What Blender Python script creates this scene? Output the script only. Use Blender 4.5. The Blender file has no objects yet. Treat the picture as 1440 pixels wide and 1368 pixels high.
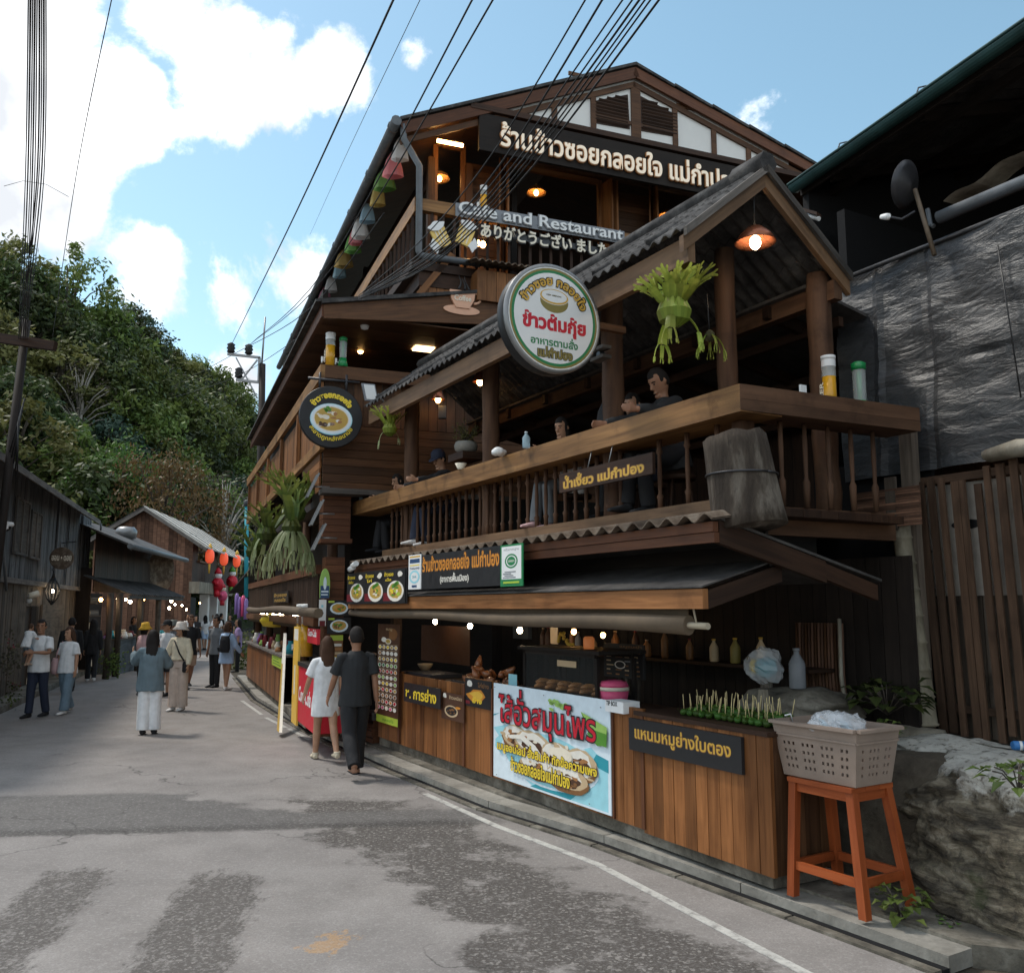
import bpy, math, random
from mathutils import Vector, Matrix, noise
R = math.radians
random.seed(11)
SC = bpy.context.scene
COL = SC.collection
# ------------------------------------------------------------------ camera, sky, sun, exposure
F, HZ, CAMH = 1250.0, 855.0, 1.97
PITCH = math.atan((HZ - 684) / F)
cam_d = bpy.data.cameras.new('camera'); cam = bpy.data.objects.new('camera', cam_d); COL.objects.link(cam)
cam_d.sensor_width = 36; cam_d.sensor_fit = 'HORIZONTAL'; cam_d.lens = 36 * F / 1440
cam_d.clip_start = 0.05; cam_d.clip_end = 3000
cam.location = (0, 0, CAMH); cam.rotation_euler = (math.pi / 2 + PITCH, 0, 0)
SC.camera = cam
SUN_EL, SUN_AZ = 58.0, -62.0        # azimuth measured from +Y, negative = to the left
SUN_STR, SKY_STR, EXPO = 2.0, 0.14, 0.45
SC.view_settings.view_transform = 'Standard'; SC.view_settings.look = 'None'
SC.view_settings.gamma = 1.0; SC.view_settings.use_curve_mapping = False
SC.view_settings.exposure = EXPO
SC.cycles.use_denoising = True
SC.cycles.max_bounces = 6; SC.cycles.diffuse_bounces = 3; SC.cycles.glossy_bounces = 2
SC.cycles.transmission_bounces = 5; SC.cycles.transparent_max_bounces = 8
SC.cycles.sample_clamp_indirect = 4.0
sd = bpy.data.lights.new('sun', 'SUN'); so = bpy.data.objects.new('sun', sd); COL.objects.link(so)
sd.energy = SUN_STR; sd.angle = R(9); sd.color = (1.0, 0.94, 0.85)
az, el = R(SUN_AZ), R(SUN_EL)
sun_dir = Vector((math.sin(az) * math.cos(el), math.cos(az) * math.cos(el), math.sin(el)))
so.rotation_euler = (-sun_dir).to_track_quat('-Z', 'Y').to_euler()

def NT(idb):
    nt = idb.node_tree; nt.nodes.clear(); return nt
def N(nt, typ, **kw):
    n = nt.nodes.new(typ)
    for k, v in kw.items():
        if k == 'op': n.operation = v
        elif k == 'blend': n.blend_type = v
        elif hasattr(n, k): setattr(n, k, v)
    return n
def L(nt, a, b): nt.links.new(a, b)
def mth(nt, op, a, b=None, clamp=False):
    n = nt.nodes.new('ShaderNodeMath'); n.operation = op; n.use_clamp = clamp
    for i, v in enumerate((a, b)):
        if v is None: continue
        if isinstance(v, (int, float)): n.inputs[i].default_value = v
        else: nt.links.new(v, n.inputs[i])
    return n.outputs[0]
def mixc(nt, fac, a, b, blend='MIX'):
    n = nt.nodes.new('ShaderNodeMix'); n.data_type = 'RGBA'; n.blend_type = blend
    for i, v in ((0, fac), (6, a), (7, b)):
        if isinstance(v, (int, float)): n.inputs[i].default_value = v
        elif isinstance(v, tuple): n.inputs[i].default_value = (*v[:3], 1)
        else: nt.links.new(v, n.inputs[i])
    return n.outputs[2]
def ramp(nt, fac, pts):
    n = nt.nodes.new('ShaderNodeValToRGB'); r = n.color_ramp
    while len(r.elements) < len(pts): r.elements.new(0.5)
    for e, (p, c) in zip(r.elements, pts):
        e.position = p; e.color = (*c[:3], 1) if isinstance(c, tuple) else (c, c, c, 1)
    nt.links.new(fac, n.inputs[0]); return n.outputs[0]
def noisetex(nt, vec, scale, detail=4, rough=0.55, dist=0.0):
    n = nt.nodes.new('ShaderNodeTexNoise'); n.inputs['Scale'].default_value = scale
    n.inputs['Detail'].default_value = detail; n.inputs['Roughness'].default_value = rough
    n.inputs['Distortion'].default_value = dist
    if vec is not None: nt.links.new(vec, n.inputs['Vector'])
    return n.outputs['Fac']
def smap(nt, v, a, b, lo=0.0, hi=1.0):
    n = nt.nodes.new('ShaderNodeMapRange'); n.interpolation_type = 'SMOOTHSTEP'
    nt.links.new(v, n.inputs[0])
    for i, x in ((1, a), (2, b), (3, lo), (4, hi)): n.inputs[i].default_value = x
    return n.outputs[0]

def ray(px, py):
    c, s = math.cos(PITCH), math.sin(PITCH); r = (px - 720) / F; u = (684 - py) / F
    return Vector((r, c - u * s, s + u * c))
CO = Vector((0, 0, CAMH))
def onz(px, py, z=0.0):
    d = ray(px, py); return CO + d * ((z - CAMH) / d.z)
def aty(px, py, Y):
    d = ray(px, py); return CO + d * (Y / d.y)

# sky: Nishita with drifting cumulus
W = bpy.data.worlds.new('World'); SC.world = W; W.use_nodes = True
nt = NT(W)
sky = N(nt, 'ShaderNodeTexSky'); sky.sky_type = 'NISHITA'; sky.sun_disc = False
sky.sun_elevation = el; sky.sun_rotation = az
sky.air_density = 1.0; sky.dust_density = 0.6; sky.ozone_density = 1.0
tc = N(nt, 'ShaderNodeTexCoord'); dvec = tc.outputs['Generated']
cl = noisetex(nt, dvec, 5.2, 9, 0.62, 0.15)
acc = None
for (px, py, rad, amp) in [(10, 20, .16, .28), (20, 130, .17, .30), (110, 170, .12, .3), (40, 300, .14, .32), (170, 110, .08, .25), (-60, 260, .2, .34), (250, 10, .10, .3), (330, 50, .13, .30), (385, 140, .12, .32), (455, 120, .09, .33), (120, 260, .08, .24), (290, 145, .04, .2),
                           (215, 390, .12, .34), (300, 350, .08, .22), (335, 410, .12, .34), (430, 385, .13, .36), (330, 520, .09, .3), (160, 470, .09, .24), (190, 270, .03, .2), (-300, 200, .5, .3), (575, 70, .04, .16)]:
    d = ray(px, py).normalized()
    v = N(nt, 'ShaderNodeVectorMath', op='DISTANCE'); L(nt, dvec, v.inputs[0]); v.inputs[1].default_value = d
    b_ = smap(nt, v.outputs['Value'], rad, 0.0, 0.0, amp)
    acc = b_ if acc is None else mth(nt, 'MAXIMUM', acc, b_)
dens = mth(nt, 'ADD', cl, acc)
sz_ = N(nt, 'ShaderNodeSeparateXYZ'); L(nt, dvec, sz_.inputs[0])
over = smap(nt, mth(nt, 'SUBTRACT', mth(nt, 'MULTIPLY', sz_.outputs[2], .8), mth(nt, 'MULTIPLY', sz_.outputs[1], .9)), .05, .45, 0, .22)   # unseen bright cloud added overhead and behind the camera to light the ground
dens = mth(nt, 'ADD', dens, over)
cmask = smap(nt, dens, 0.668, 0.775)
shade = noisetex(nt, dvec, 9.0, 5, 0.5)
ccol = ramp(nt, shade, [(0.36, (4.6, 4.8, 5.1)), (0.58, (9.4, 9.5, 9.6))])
hs = N(nt, 'ShaderNodeHueSaturation'); hs.inputs['Saturation'].default_value = 0.95; hs.inputs['Value'].default_value = 1.05; hs.inputs['Hue'].default_value = 0.472
L(nt, sky.outputs[0], hs.inputs['Color'])
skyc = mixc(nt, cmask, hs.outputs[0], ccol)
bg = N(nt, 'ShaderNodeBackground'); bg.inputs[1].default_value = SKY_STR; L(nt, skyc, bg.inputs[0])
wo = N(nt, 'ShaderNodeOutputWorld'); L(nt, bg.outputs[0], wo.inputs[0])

# ------------------------------------------------------------------ materials
MATS = {}
def newmat(name):
    m = bpy.data.materials.new(name); m.use_nodes = True; nt = NT(m)
    out = N(nt, 'ShaderNodeOutputMaterial'); bs = N(nt, 'ShaderNodeBsdfPrincipled')
    L(nt, bs.outputs[0], out.inputs[0]); MATS[name] = m
    return m, nt, bs, out
def bump(nt, bs, h, strength=0.3, dist=0.01):
    b = N(nt, 'ShaderNodeBump'); b.inputs['Strength'].default_value = strength; b.inputs['Distance'].default_value = dist
    L(nt, h, b.inputs['Height']); L(nt, b.outputs[0], bs.inputs['Normal'])
def wood(name, c1, c2, rough=0.55, var=0.35, gx=1.6, gy=34.0, dirt=0.3, spec=0.22):
    """planks: UV in metres with the grain along U; 'rnd' = one random number per board"""
    m, nt, bs, out = newmat(name)
    uv = N(nt, 'ShaderNodeUVMap'); mp = N(nt, 'ShaderNodeMapping'); L(nt, uv.outputs[0], mp.inputs[0])
    mp.inputs['Scale'].default_value = (gx, gy, 1)
    at = N(nt, 'ShaderNodeAttribute', attribute_name='rnd')
    g = noisetex(nt, mp.outputs[0], 1.0, 5, 0.6, 0.6)
    mp2 = N(nt, 'ShaderNodeMapping'); L(nt, uv.outputs[0], mp2.inputs[0]); mp2.inputs['Scale'].default_value = (0.8, 5, 1)
    g2 = noisetex(nt, mp2.outputs[0], 1.0, 3, 0.5, 1.2)
    gm = mth(nt, 'ADD', mth(nt, 'MULTIPLY', g, 0.6), mth(nt, 'MULTIPLY', g2, 0.4))
    col = ramp(nt, gm, [(0.32, c1), (0.66, c2)])
    v = mth(nt, 'ADD', mth(nt, 'MULTIPLY', at.outputs['Fac'], var * 2), 1 - var)
    cb = N(nt, 'ShaderNodeCombineColor'); [L(nt, v, cb.inputs[i]) for i in range(3)]
    col = mixc(nt, 1.0, col, cb.outputs[0], 'MULTIPLY')
    tc = N(nt, 'ShaderNodeTexCoord')
    d = noisetex(nt, tc.outputs['Object'], 2.3, 6, 0.65)
    col = mixc(nt, smap(nt, d, 0.5, 0.72, 0, dirt), col, tuple(x * 0.35 for x in c1))
    L(nt, col, bs.inputs['Base Color'])
    L(nt, mth(nt, 'ADD', mth(nt, 'MULTIPLY', g, 0.25), rough - 0.12), bs.inputs['Roughness'])
    bs.inputs['Specular IOR Level'].default_value = spec
    bump(nt, bs, gm, 0.35, 0.006)
    return m
def plain(name, col, rough=0.5, metal=0.0, var=0.12, scale=6.0, spec=0.4, bmp=0.0, bscale=60):
    m, nt, bs, out = newmat(name)
    tc = N(nt, 'ShaderNodeTexCoord')
    n = noisetex(nt, tc.outputs['Object'], scale, 5, 0.6)
    c = ramp(nt, n, [(0.3, tuple(x * (1 - var) for x in col)), (0.7, tuple(min(1, x * (1 + var)) for x in col))])
    L(nt, c, bs.inputs['Base Color'])
    L(nt, smap(nt, n, 0.3, 0.7, max(0, rough - .06), min(1, rough + .06)), bs.inputs['Roughness'])
    bs.inputs['Metallic'].default_value = metal; bs.inputs['Specular IOR Level'].default_value = spec
    if bmp: bump(nt, bs, noisetex(nt, tc.outputs['Object'], bscale, 3, 0.6), bmp, 0.005)
    return m
def worn(name, c1, c2, c3, scale=3.0, rough=0.75, bmp=0.5, bscale=18, sz=1.0, spec=0.3):
    """three-tone weathered surface (metal sheets, concrete, bark, boards)"""
    m, nt, bs, out = newmat(name)
    tc = N(nt, 'ShaderNodeTexCoord'); mp = N(nt, 'ShaderNodeMapping'); L(nt, tc.outputs['Object'], mp.inputs[0])
    mp.inputs['Scale'].default_value = (1, 1, sz)
    n = noisetex(nt, mp.outputs[0], scale, 8, 0.65, 0.3); n2 = noisetex(nt, mp.outputs[0], scale * 5.3, 6, 0.7)
    c = ramp(nt, n, [(0.32, c1), (0.5, c2), (0.7, c3)])
    c = mixc(nt, smap(nt, n2, 0.45, 0.75, 0, 0.55), c, c1)
    L(nt, c, bs.inputs['Base Color']); bs.inputs['Roughness'].default_value = rough
    bs.inputs['Specular IOR Level'].default_value = spec
    bump(nt, bs, mth(nt, 'ADD', n, noisetex(nt, mp.outputs[0], bscale, 5, 0.65)), bmp, 0.02)
    return m
def glow(name, col, strength):
    m, nt, bs, out = newmat(name)
    bs.inputs['Base Color'].default_value = (*col, 1); bs.inputs['Emission Color'].default_value = (*col, 1)
    bs.inputs['Emission Strength'].default_value = strength; return m
def glass(name, col=(0.9, 0.95, 1), rough=0.05, alpha=0.25):
    m, nt, bs, out = newmat(name)
    bs.inputs['Base Color'].default_value = (*col, 1); bs.inputs['Roughness'].default_value = rough
    bs.inputs['Alpha'].default_value = alpha; bs.inputs['Specular IOR Level'].default_value = 0.7
    return m
def leafmat(name, c1, c2, c3, trans=0.3, rough=0.5):
    m, nt, bs, out = newmat(name)
    at = N(nt, 'ShaderNodeAttribute', attribute_name='rnd')
    oi = N(nt, 'ShaderNodeObjectInfo')
    c = ramp(nt, at.outputs['Fac'], [(0.0, c1), (0.5, c2), (1.0, c3)])
    h = N(nt, 'ShaderNodeHueSaturation'); L(nt, c, h.inputs['Color'])
    L(nt, smap(nt, oi.outputs['Random'], 0, 1, 0.7, 1.3), h.inputs['Value'])
    L(nt, smap(nt, oi.outputs['Random'], 0, 1, 0.48, 0.515), h.inputs['Hue'])
    L(nt, h.outputs[0], bs.inputs['Base Color']); bs.inputs['Roughness'].default_value = rough
    bs.inputs['Specular IOR Level'].default_value = 0.25
    tr = N(nt, 'ShaderNodeBsdfTranslucent'); L(nt, h.outputs[0], tr.inputs[0])
    mx = N(nt, 'ShaderNodeMixShader'); mx.inputs[0].default_value = trans
    L(nt, bs.outputs[0], mx.inputs[1]); L(nt, tr.outputs[0], mx.inputs[2]); L(nt, mx.outputs[0], out.inputs[0])
    return m

# ------------------------------------------------------------------ mesh builder and tags
def wloc(o):
    v = Vector((0, 0, 0))
    while o is not None: v += o.location; o = o.parent
    return v
class MB:
    def __init__(s): s.v = []; s.f = []; s.uv = []; s.r = []; s.mi = []; s.sm = []; s.m = 0
    def face(s, pts, uvs=None, rnd=None, smooth=False):
        b = len(s.v); s.v += [Vector(p) for p in pts]; s.f.append(tuple(range(b, b + len(pts))))
        s.uv.append(uvs or [(0, 0)] * len(pts)); s.r.append(random.random() if rnd is None else rnd); s.mi.append(s.m); s.sm.append(smooth)
    def obox(s, o, ax, ay, az, rnd=None, skip=()):
        """box from corner o with edge vectors; grain runs along the longest edge"""
        o = Vector(o); E = [Vector(ax), Vector(ay), Vector(az)]
        if E[0].cross(E[1]).dot(E[2]) < 0: o = o + E[2]; E[2] = -E[2]
        Ls = [e.length for e in E]; k = Ls.index(max(Ls)); r = random.random() if rnd is None else rnd
        ou, ov = random.uniform(0, 50), random.uniform(0, 50)
        V = [o + (E[0] if i & 1 else Vector()) + (E[1] if i & 2 else Vector()) + (E[2] if i & 4 else Vector()) for i in range(8)]
        b = len(s.v); s.v += V
        def co(i): return [Ls[0] * (i & 1), Ls[1] * (i >> 1 & 1), Ls[2] * (i >> 2 & 1)]
        for n, (q, nax) in enumerate((((0, 2, 3, 1), 2), ((4, 5, 7, 6), 2), ((0, 1, 5, 4), 1), ((2, 6, 7, 3), 1), ((0, 4, 6, 2), 0), ((1, 3, 7, 5), 0))):
            if n in skip: continue
            axs = [a_ for a_ in (0, 1, 2) if a_ != nax]
            if k in axs: gu = k; gv = [a_ for a_ in axs if a_ != k][0]
            else: gu, gv = axs
            s.f.append(tuple(b + i for i in q)); s.uv.append([(co(i)[gu] + ou, co(i)[gv] + ov + nax * 3.3) for i in q])
            s.r.append(r); s.mi.append(s.m); s.sm.append(False)
    def beam(s, p0, p1, w, h, up=(0, 0, 1), rnd=None):
        p0, p1 = Vector(p0), Vector(p1); d = p1 - p0; u = Vector(up); sd_ = d.cross(u).normalized(); u = sd_.cross(d).normalized()
        s.obox(p0 - sd_ * w / 2 - u * h / 2, d, sd_ * w, u * h, rnd)
    def tube(s, pts, rad, seg=8, cap=True, rnd=None, smooth=True, flat=1.0, up=None):
        pts = [Vector(p) for p in pts]; n = len(pts)
        rs = rad if isinstance(rad, (list, tuple)) else [rad] * n
        r = random.random() if rnd is None else rnd
        ref = Vector(up) if up else None; b0 = len(s.v); dist = 0; ds = []
        for i, p in enumerate(pts):
            t = (pts[min(i + 1, n - 1)] - pts[max(i - 1, 0)]).normalized()
            if ref is None: ref = Vector((0, 0, 1)) if abs(t.z) < .9 else Vector((1, 0, 0))
            x = t.cross(ref)
            if x.length < 1e-5: x = t.orthogonal()
            x.normalize(); y = x.cross(t).normalized(); ref = y
            if i: dist += (p - pts[i - 1]).length
            ds.append(dist)
            rx, ry = rs[i] if isinstance(rs[i], (list, tuple)) else (rs[i], rs[i] * flat)
            for j in range(seg):
                a_ = 2 * math.pi * j / seg; s.v.append(p + x * (math.cos(a_) * rx) + y * (math.sin(a_) * ry))
        for i in range(n - 1):
            for j in range(seg):
                k = (j + 1) % seg; rr = 0.06
                s.f.append((b0 + i * seg + j, b0 + i * seg + k, b0 + (i + 1) * seg + k, b0 + (i + 1) * seg + j))
                s.uv.append([(ds[i], j * rr), (ds[i], (j + 1) * rr), (ds[i + 1], (j + 1) * rr), (ds[i + 1], j * rr)])
                s.r.append(r); s.mi.append(s.m); s.sm.append(smooth)
        if cap:
            for i, rev in ((0, True), (n - 1, False)):
                q = [b0 + i * seg + j for j in range(seg)]
                if rev: q.reverse()
                s.f.append(tuple(q)); s.uv.append([(0, 0)] * seg); s.r.append(r); s.mi.append(s.m); s.sm.append(False)
    def lathe(s, prof, o, axis=(0, 0, 1), seg=16, smooth=True, rnd=None, cap=True):
        """prof: (radius, distance along axis)"""
        ax = Vector(axis).normalized(); x = ax.orthogonal().normalized(); y = ax.cross(x); o = Vector(o); b0 = len(s.v); r = random.random() if rnd is None else rnd
        for (rr, h) in prof:
            for j in range(seg):
                a_ = 2 * math.pi * j / seg; s.v.append(o + ax * h + (x * math.cos(a_) + y * math.sin(a_)) * rr)
        for i in range(len(prof) - 1):
            for j in range(seg):
                k = (j + 1) % seg
                s.f.append((b0 + i * seg + j, b0 + i * seg + k, b0 + (i + 1) * seg + k, b0 + (i + 1) * seg + j))
                s.uv.append([(prof[i][1], j * .05), (prof[i][1], (j + 1) * .05), (prof[i + 1][1], (j + 1) * .05), (prof[i + 1][1], j * .05)])
                s.r.append(r); s.mi.append(s.m); s.sm.append(smooth)
        if cap:
            for i, rev in ((0, True), (len(prof) - 1, False)):
                q = [b0 + i * seg + j for j in range(seg)]
                if rev: q.reverse()
                s.f.append(tuple(q)); s.uv.append([(0, 0)] * seg); s.r.append(r); s.mi.append(s.m); s.sm.append(False)
    def ball(s, c, r, seg=12, rings=8, rnd=None, rough=0.0):
        rx, ry, rz = r if isinstance(r, (list, tuple)) else (r, r, r); b0 = len(s.v); c = Vector(c); q = random.random() if rnd is None else rnd
        for i in range(rings + 1):
            th = math.pi * i / rings
            for j in range(seg):
                ph = 2 * math.pi * j / seg; d = Vector((math.sin(th) * math.cos(ph), math.sin(th) * math.sin(ph), math.cos(th)))
                k = 1 + (rough * noise.noise(d * 2.5 + c * 3.1) if rough else 0)
                s.v.append(c + Vector((d.x * rx, d.y * ry, d.z * rz)) * k)
        for i in range(rings):
            for j in range(seg):
                k = (j + 1) % seg
                s.f.append((b0 + i * seg + j, b0 + (i + 1) * seg + j, b0 + (i + 1) * seg + k, b0 + i * seg + k))
                s.uv.append([(0, 0)] * 4); s.r.append(q); s.mi.append(s.m); s.sm.append(True)
    def prism(s, poly, d, rnd=None):
        """polygon (list of 3-D points) pushed along d"""
        poly = [Vector(p) for p in poly]; d = Vector(d); n = len(poly); r = random.random() if rnd is None else rnd
        x = (poly[1] - poly[0]).normalized(); nn = Vector()
        for i in range(n): nn += poly[i].cross(poly[(i + 1) % n])
        if nn.dot(d) > 0: poly.reverse()
        yv = nn.normalized().cross(x)
        uv = [((p - poly[0]).dot(x), (p - poly[0]).dot(yv)) for p in poly]
        b = len(s.v); s.v += poly + [p + d for p in poly]
        s.f.append(tuple(range(b, b + n))); s.uv.append(uv); s.f.append(tuple(range(b + 2 * n - 1, b + n - 1, -1))); s.uv.append(uv[::-1])
        s.r += [r, r]; s.mi += [s.m] * 2; s.sm += [False] * 2
        for i in range(n):
            k = (i + 1) % n; l_ = (poly[k] - poly[i]).length
            s.f.append((b + k, b + i, b + n + i, b + n + k)); s.uv.append([(l_, 0), (0, 0), (0, d.length), (l_, d.length)]); s.r.append(r); s.mi.append(s.m); s.sm.append(False)
    def add_mesh(s, me, mw=None, rnd=None, smooth=False):
        b = len(s.v); s.v += [(mw @ v.co) if mw else v.co.copy() for v in me.vertices]; r = random.random() if rnd is None else rnd
        for p in me.polygons:
            s.f.append(tuple(b + i for i in p.vertices)); s.uv.append([(0, 0)] * len(p.vertices)); s.r.append(r); s.mi.append(s.m); s.sm.append(smooth)
    def build(s, name, mats, parent=None, local=False, **tags):
        me = bpy.data.meshes.new(name)
        off = Vector((0, 0, 0)) if (local or parent is None) else wloc(parent)
        me.from_pydata([tuple(v - off) for v in s.v], [], s.f)
        ul = me.uv_layers.new(name='UVMap').data
        ul.foreach_set('uv', [c for q in s.uv for p in q for c in p])
        a_ = me.attributes.new('rnd', 'FLOAT', 'FACE'); a_.data.foreach_set('value', s.r)
        for m in (mats if isinstance(mats, (list, tuple)) else [mats]): me.materials.append(MATS[m] if isinstance(m, str) else m)
        me.polygons.foreach_set('material_index', s.mi); me.polygons.foreach_set('use_smooth', s.sm)
        me.update()
        o = bpy.data.objects.new(name, me); COL.objects.link(o)
        if parent is not None: o.parent = parent
        tag(o, **tags); return o
def tag(o, label=None, cat=None, group=None, kind=None):
    if label: o['label'] = label
    if cat: o['category'] = cat
    if group: o['group'] = group
    if kind: o['kind'] = kind
    return o
def thing(name, label, cat, loc=(0, 0, 0), group=None, rotz=0.0):
    o = bpy.data.objects.new(name, None); COL.objects.link(o); o.empty_display_size = 0.2
    o.location = loc; o.rotation_euler = (0, 0, rotz); return tag(o, label, cat, group)
def copy_tree(o, loc=None, rotz=None, label=None, parent=None):
    c_ = o.copy(); COL.objects.link(c_)
    if parent is not None: c_.parent = parent
    if loc is not None: c_.location = loc
    if rotz is not None: c_.rotation_euler = (0, 0, rotz)
    if label: c_['label'] = label
    for ch in list(o.children): copy_tree(ch, parent=c_)
    return c_

# ------------------------------------------------------------------ reference planes (t to the viewer's right, z up, o towards the street)
class Pl:
    def __init__(s, P, right, out): s.P = Vector((P[0], P[1], 0)); s.r = Vector(right); s.n = Vector(out)
    def off(s, o): return Pl(s.P + s.n * o, s.r, s.n)
    def px(s, x, y, o=0.0):
        d = ray(x, y); P = s.P + s.n * o; q = CO + d * ((P - CO).dot(s.n) / d.dot(s.n)); return ((q - s.P).dot(s.r), q.z)
    def pt(s, t, z, o=0.0): return s.P + s.r * t + s.n * o + Vector((0, 0, z))
    def box(s, mb, t0, t1, z0, z1, o0, o1, rnd=None):
        mb.obox(s.pt(t0, z0, o0), s.r * (t1 - t0), Vector((0, 0, z1 - z0)), s.n * (o1 - o0), rnd)
    def pxbox(s, mb, x0, y0, x1, y1, o0, o1, rnd=None):
        """box whose front face (at o1) spans the two picture corners of the object"""
        t0, z1 = s.px(x0, y0, o1); t1, z0 = s.px(x1, y1, o1); s.box(mb, t0, t1, z0, z1, o0, o1, rnd); return t0, t1, z0, z1
    def poly(s, mb, pts, o0, o1, rnd=None): mb.prism([s.pt(t, z, o0) for t, z in pts], s.n * (o1 - o0), rnd)
UP = Vector((0, 0, 1))
c_ = Vector((-1.87 - 1.74, 12.65 - 6.22, 0)).normalized(); n_ = Vector((c_.y, -c_.x, 0))
a_ = Vector((-math.sin(R(21.2)), math.cos(R(21.2)), 0)); b_ = Vector((a_.y, -a_.x, 0))
e_ = Vector((-math.sin(R(17.6)), math.cos(R(17.6)), 0))
PC = Pl((1.74, 6.22), -c_, -n_)              # the food counter's front; t = -distance along it
PM = Pl((-2.801, 13.4), b_, -a_)             # the restaurant's gable front
PS = Pl((-2.801, 13.4), -a_, -b_)            # the restaurant's long side along the street
PH = Pl((-10.6, 18.85), e_, Vector((e_.y, -e_.x, 0)))   # the grey house across the street
def planks(mb, pl, t0, t1, z0, z1, o0, th=0.02, w=0.14, horiz=False, gap=0.007, holes=(), jit=0.003):
    """boards covering a rectangle, leaving out the holes (t0,t1,z0,z1)"""
    lo, hi = (z0, z1) if horiz else (t0, t1); k = max(1, round((hi - lo) / w)); w = (hi - lo) / k
    for i in range(k):
        p, q = lo + i * w, lo + (i + 1) * w - gap; mid = (p + q) / 2
        segs = [((t0, t1) if horiz else (z0, z1))]
        for h in holes:
            ha, hb = (h[2], h[3]) if horiz else (h[0], h[1]); sa, sb = (h[0], h[1]) if horiz else (h[2], h[3])
            if ha < mid < hb:
                ns = []
                for (x0, x1) in segs:
                    if sb <= x0 or sa >= x1: ns.append((x0, x1)); continue
                    if sa > x0: ns.append((x0, sa))
                    if sb < x1: ns.append((sb, x1))
                segs = ns
        for (x0, x1) in segs:
            j = random.uniform(0, jit)
            if horiz: pl.box(mb, x0, x1, p, q, o0, o0 + th + j)
            else: pl.box(mb, p, q, x0, x1, o0, o0 + th + j)
TMP = bpy.data.scenes.new('work')          # a scratch scene: evaluating there leaves the big scene alone
def evaluated(o):
    TMP.collection.objects.link(o); vl = TMP.view_layers[0]; vl.update(); dg = vl.depsgraph; return bpy.data.meshes.new_from_object(o.evaluated_get(dg))
TONE = '\u0e48\u0e49\u0e4a\u0e4b'; UPV = '\u0e31\u0e34\u0e35\u0e36\u0e37\u0e47'
def textmesh(s, bold=0.0, ext=0.0, shear=0.0, spacing=1.0, res=3):
    cu = bpy.data.curves.new('t', 'FONT'); cu.body = s; cu.size = 1.0; cu.offset = bold; cu.extrude = ext; cu.shear = shear
    cu.space_character = spacing; cu.resolution_u = res; cu.align_x = 'LEFT'
    for nm in ('_ta', '_tb'): cu.materials.append(bpy.data.materials.get(nm) or bpy.data.materials.new(nm))
    for i, ch in enumerate(s):                      # a tone mark over an upper vowel stands one step higher
        if ch in TONE and ((i and s[i - 1] in UPV) or s[i + 1:i + 2] == '\u0e33'): cu.body_format[i].material_index = 1
    o = bpy.data.objects.new('t', cu); me = evaluated(o)
    bpy.data.objects.remove(o); bpy.data.curves.remove(cu)
    up_ = {i for p in me.polygons if p.material_index == 1 for i in p.vertices}
    for i in up_: me.vertices[i].co.y += 0.2
    return me
def bbox(me):
    xs = [v.co.x for v in me.vertices]; ys = [v.co.y for v in me.vertices]; return min(xs), max(xs), min(ys), max(ys)
def put_text(mb, s, O, X, Y, w, h, bold=0.0, ext=0.004, shear=0.0, ref=None, spacing=1.0, res=3):
    """lettering filling a w x h box whose lower-left corner is O; X, Y unit vectors of the face; ext = real thickness"""
    me = textmesh(s, bold, 0.0, shear, spacing, res); x0, x1, y0, y1 = ref or bbox(me)
    if ext: 
        bpy.data.meshes.remove(me); me = textmesh(s, bold, 1.0, shear, spacing, res)
    Zv = X.cross(Y).normalized(); sx, sy = w / (x1 - x0), h / (y1 - y0)
    for v in me.vertices: v.co = Vector(O) + X * ((v.co.x - x0) * sx) + Y * ((v.co.y - y0) * sy) + Zv * (v.co.z * ext * .5 + ext * .5)
    mb.add_mesh(me); bpy.data.meshes.remove(me); return (x0, x1, y0, y1)
def arc_text(mb, s, O, X, Y, rad, a0, a1, size, bold=0.0, ext=0.003, inside=False):
    """lettering bent round an arc of radius rad (angles in degrees, clockwise from a0 to a1)"""
    me = textmesh(s, bold, 0, res=3); x0, x1, y0, y1 = bbox(me); bpy.data.meshes.remove(me); me = textmesh(s, bold, 1.0, res=3)
    Zv = X.cross(Y).normalized(); k = size / (y1 - y0)
    for v in me.vertices:
        f_ = (v.co.x - x0) / (x1 - x0); an = R(a0 + (a1 - a0) * f_); yy = (v.co.y - y0) * k
        rr = rad - yy if inside else rad + yy
        v.co = Vector(O) + X * (math.cos(an) * rr) + Y * (math.sin(an) * rr) + Zv * (v.co.z * ext * .5 + ext * .5)
    mb.add_mesh(me); bpy.data.meshes.remove(me)
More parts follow.
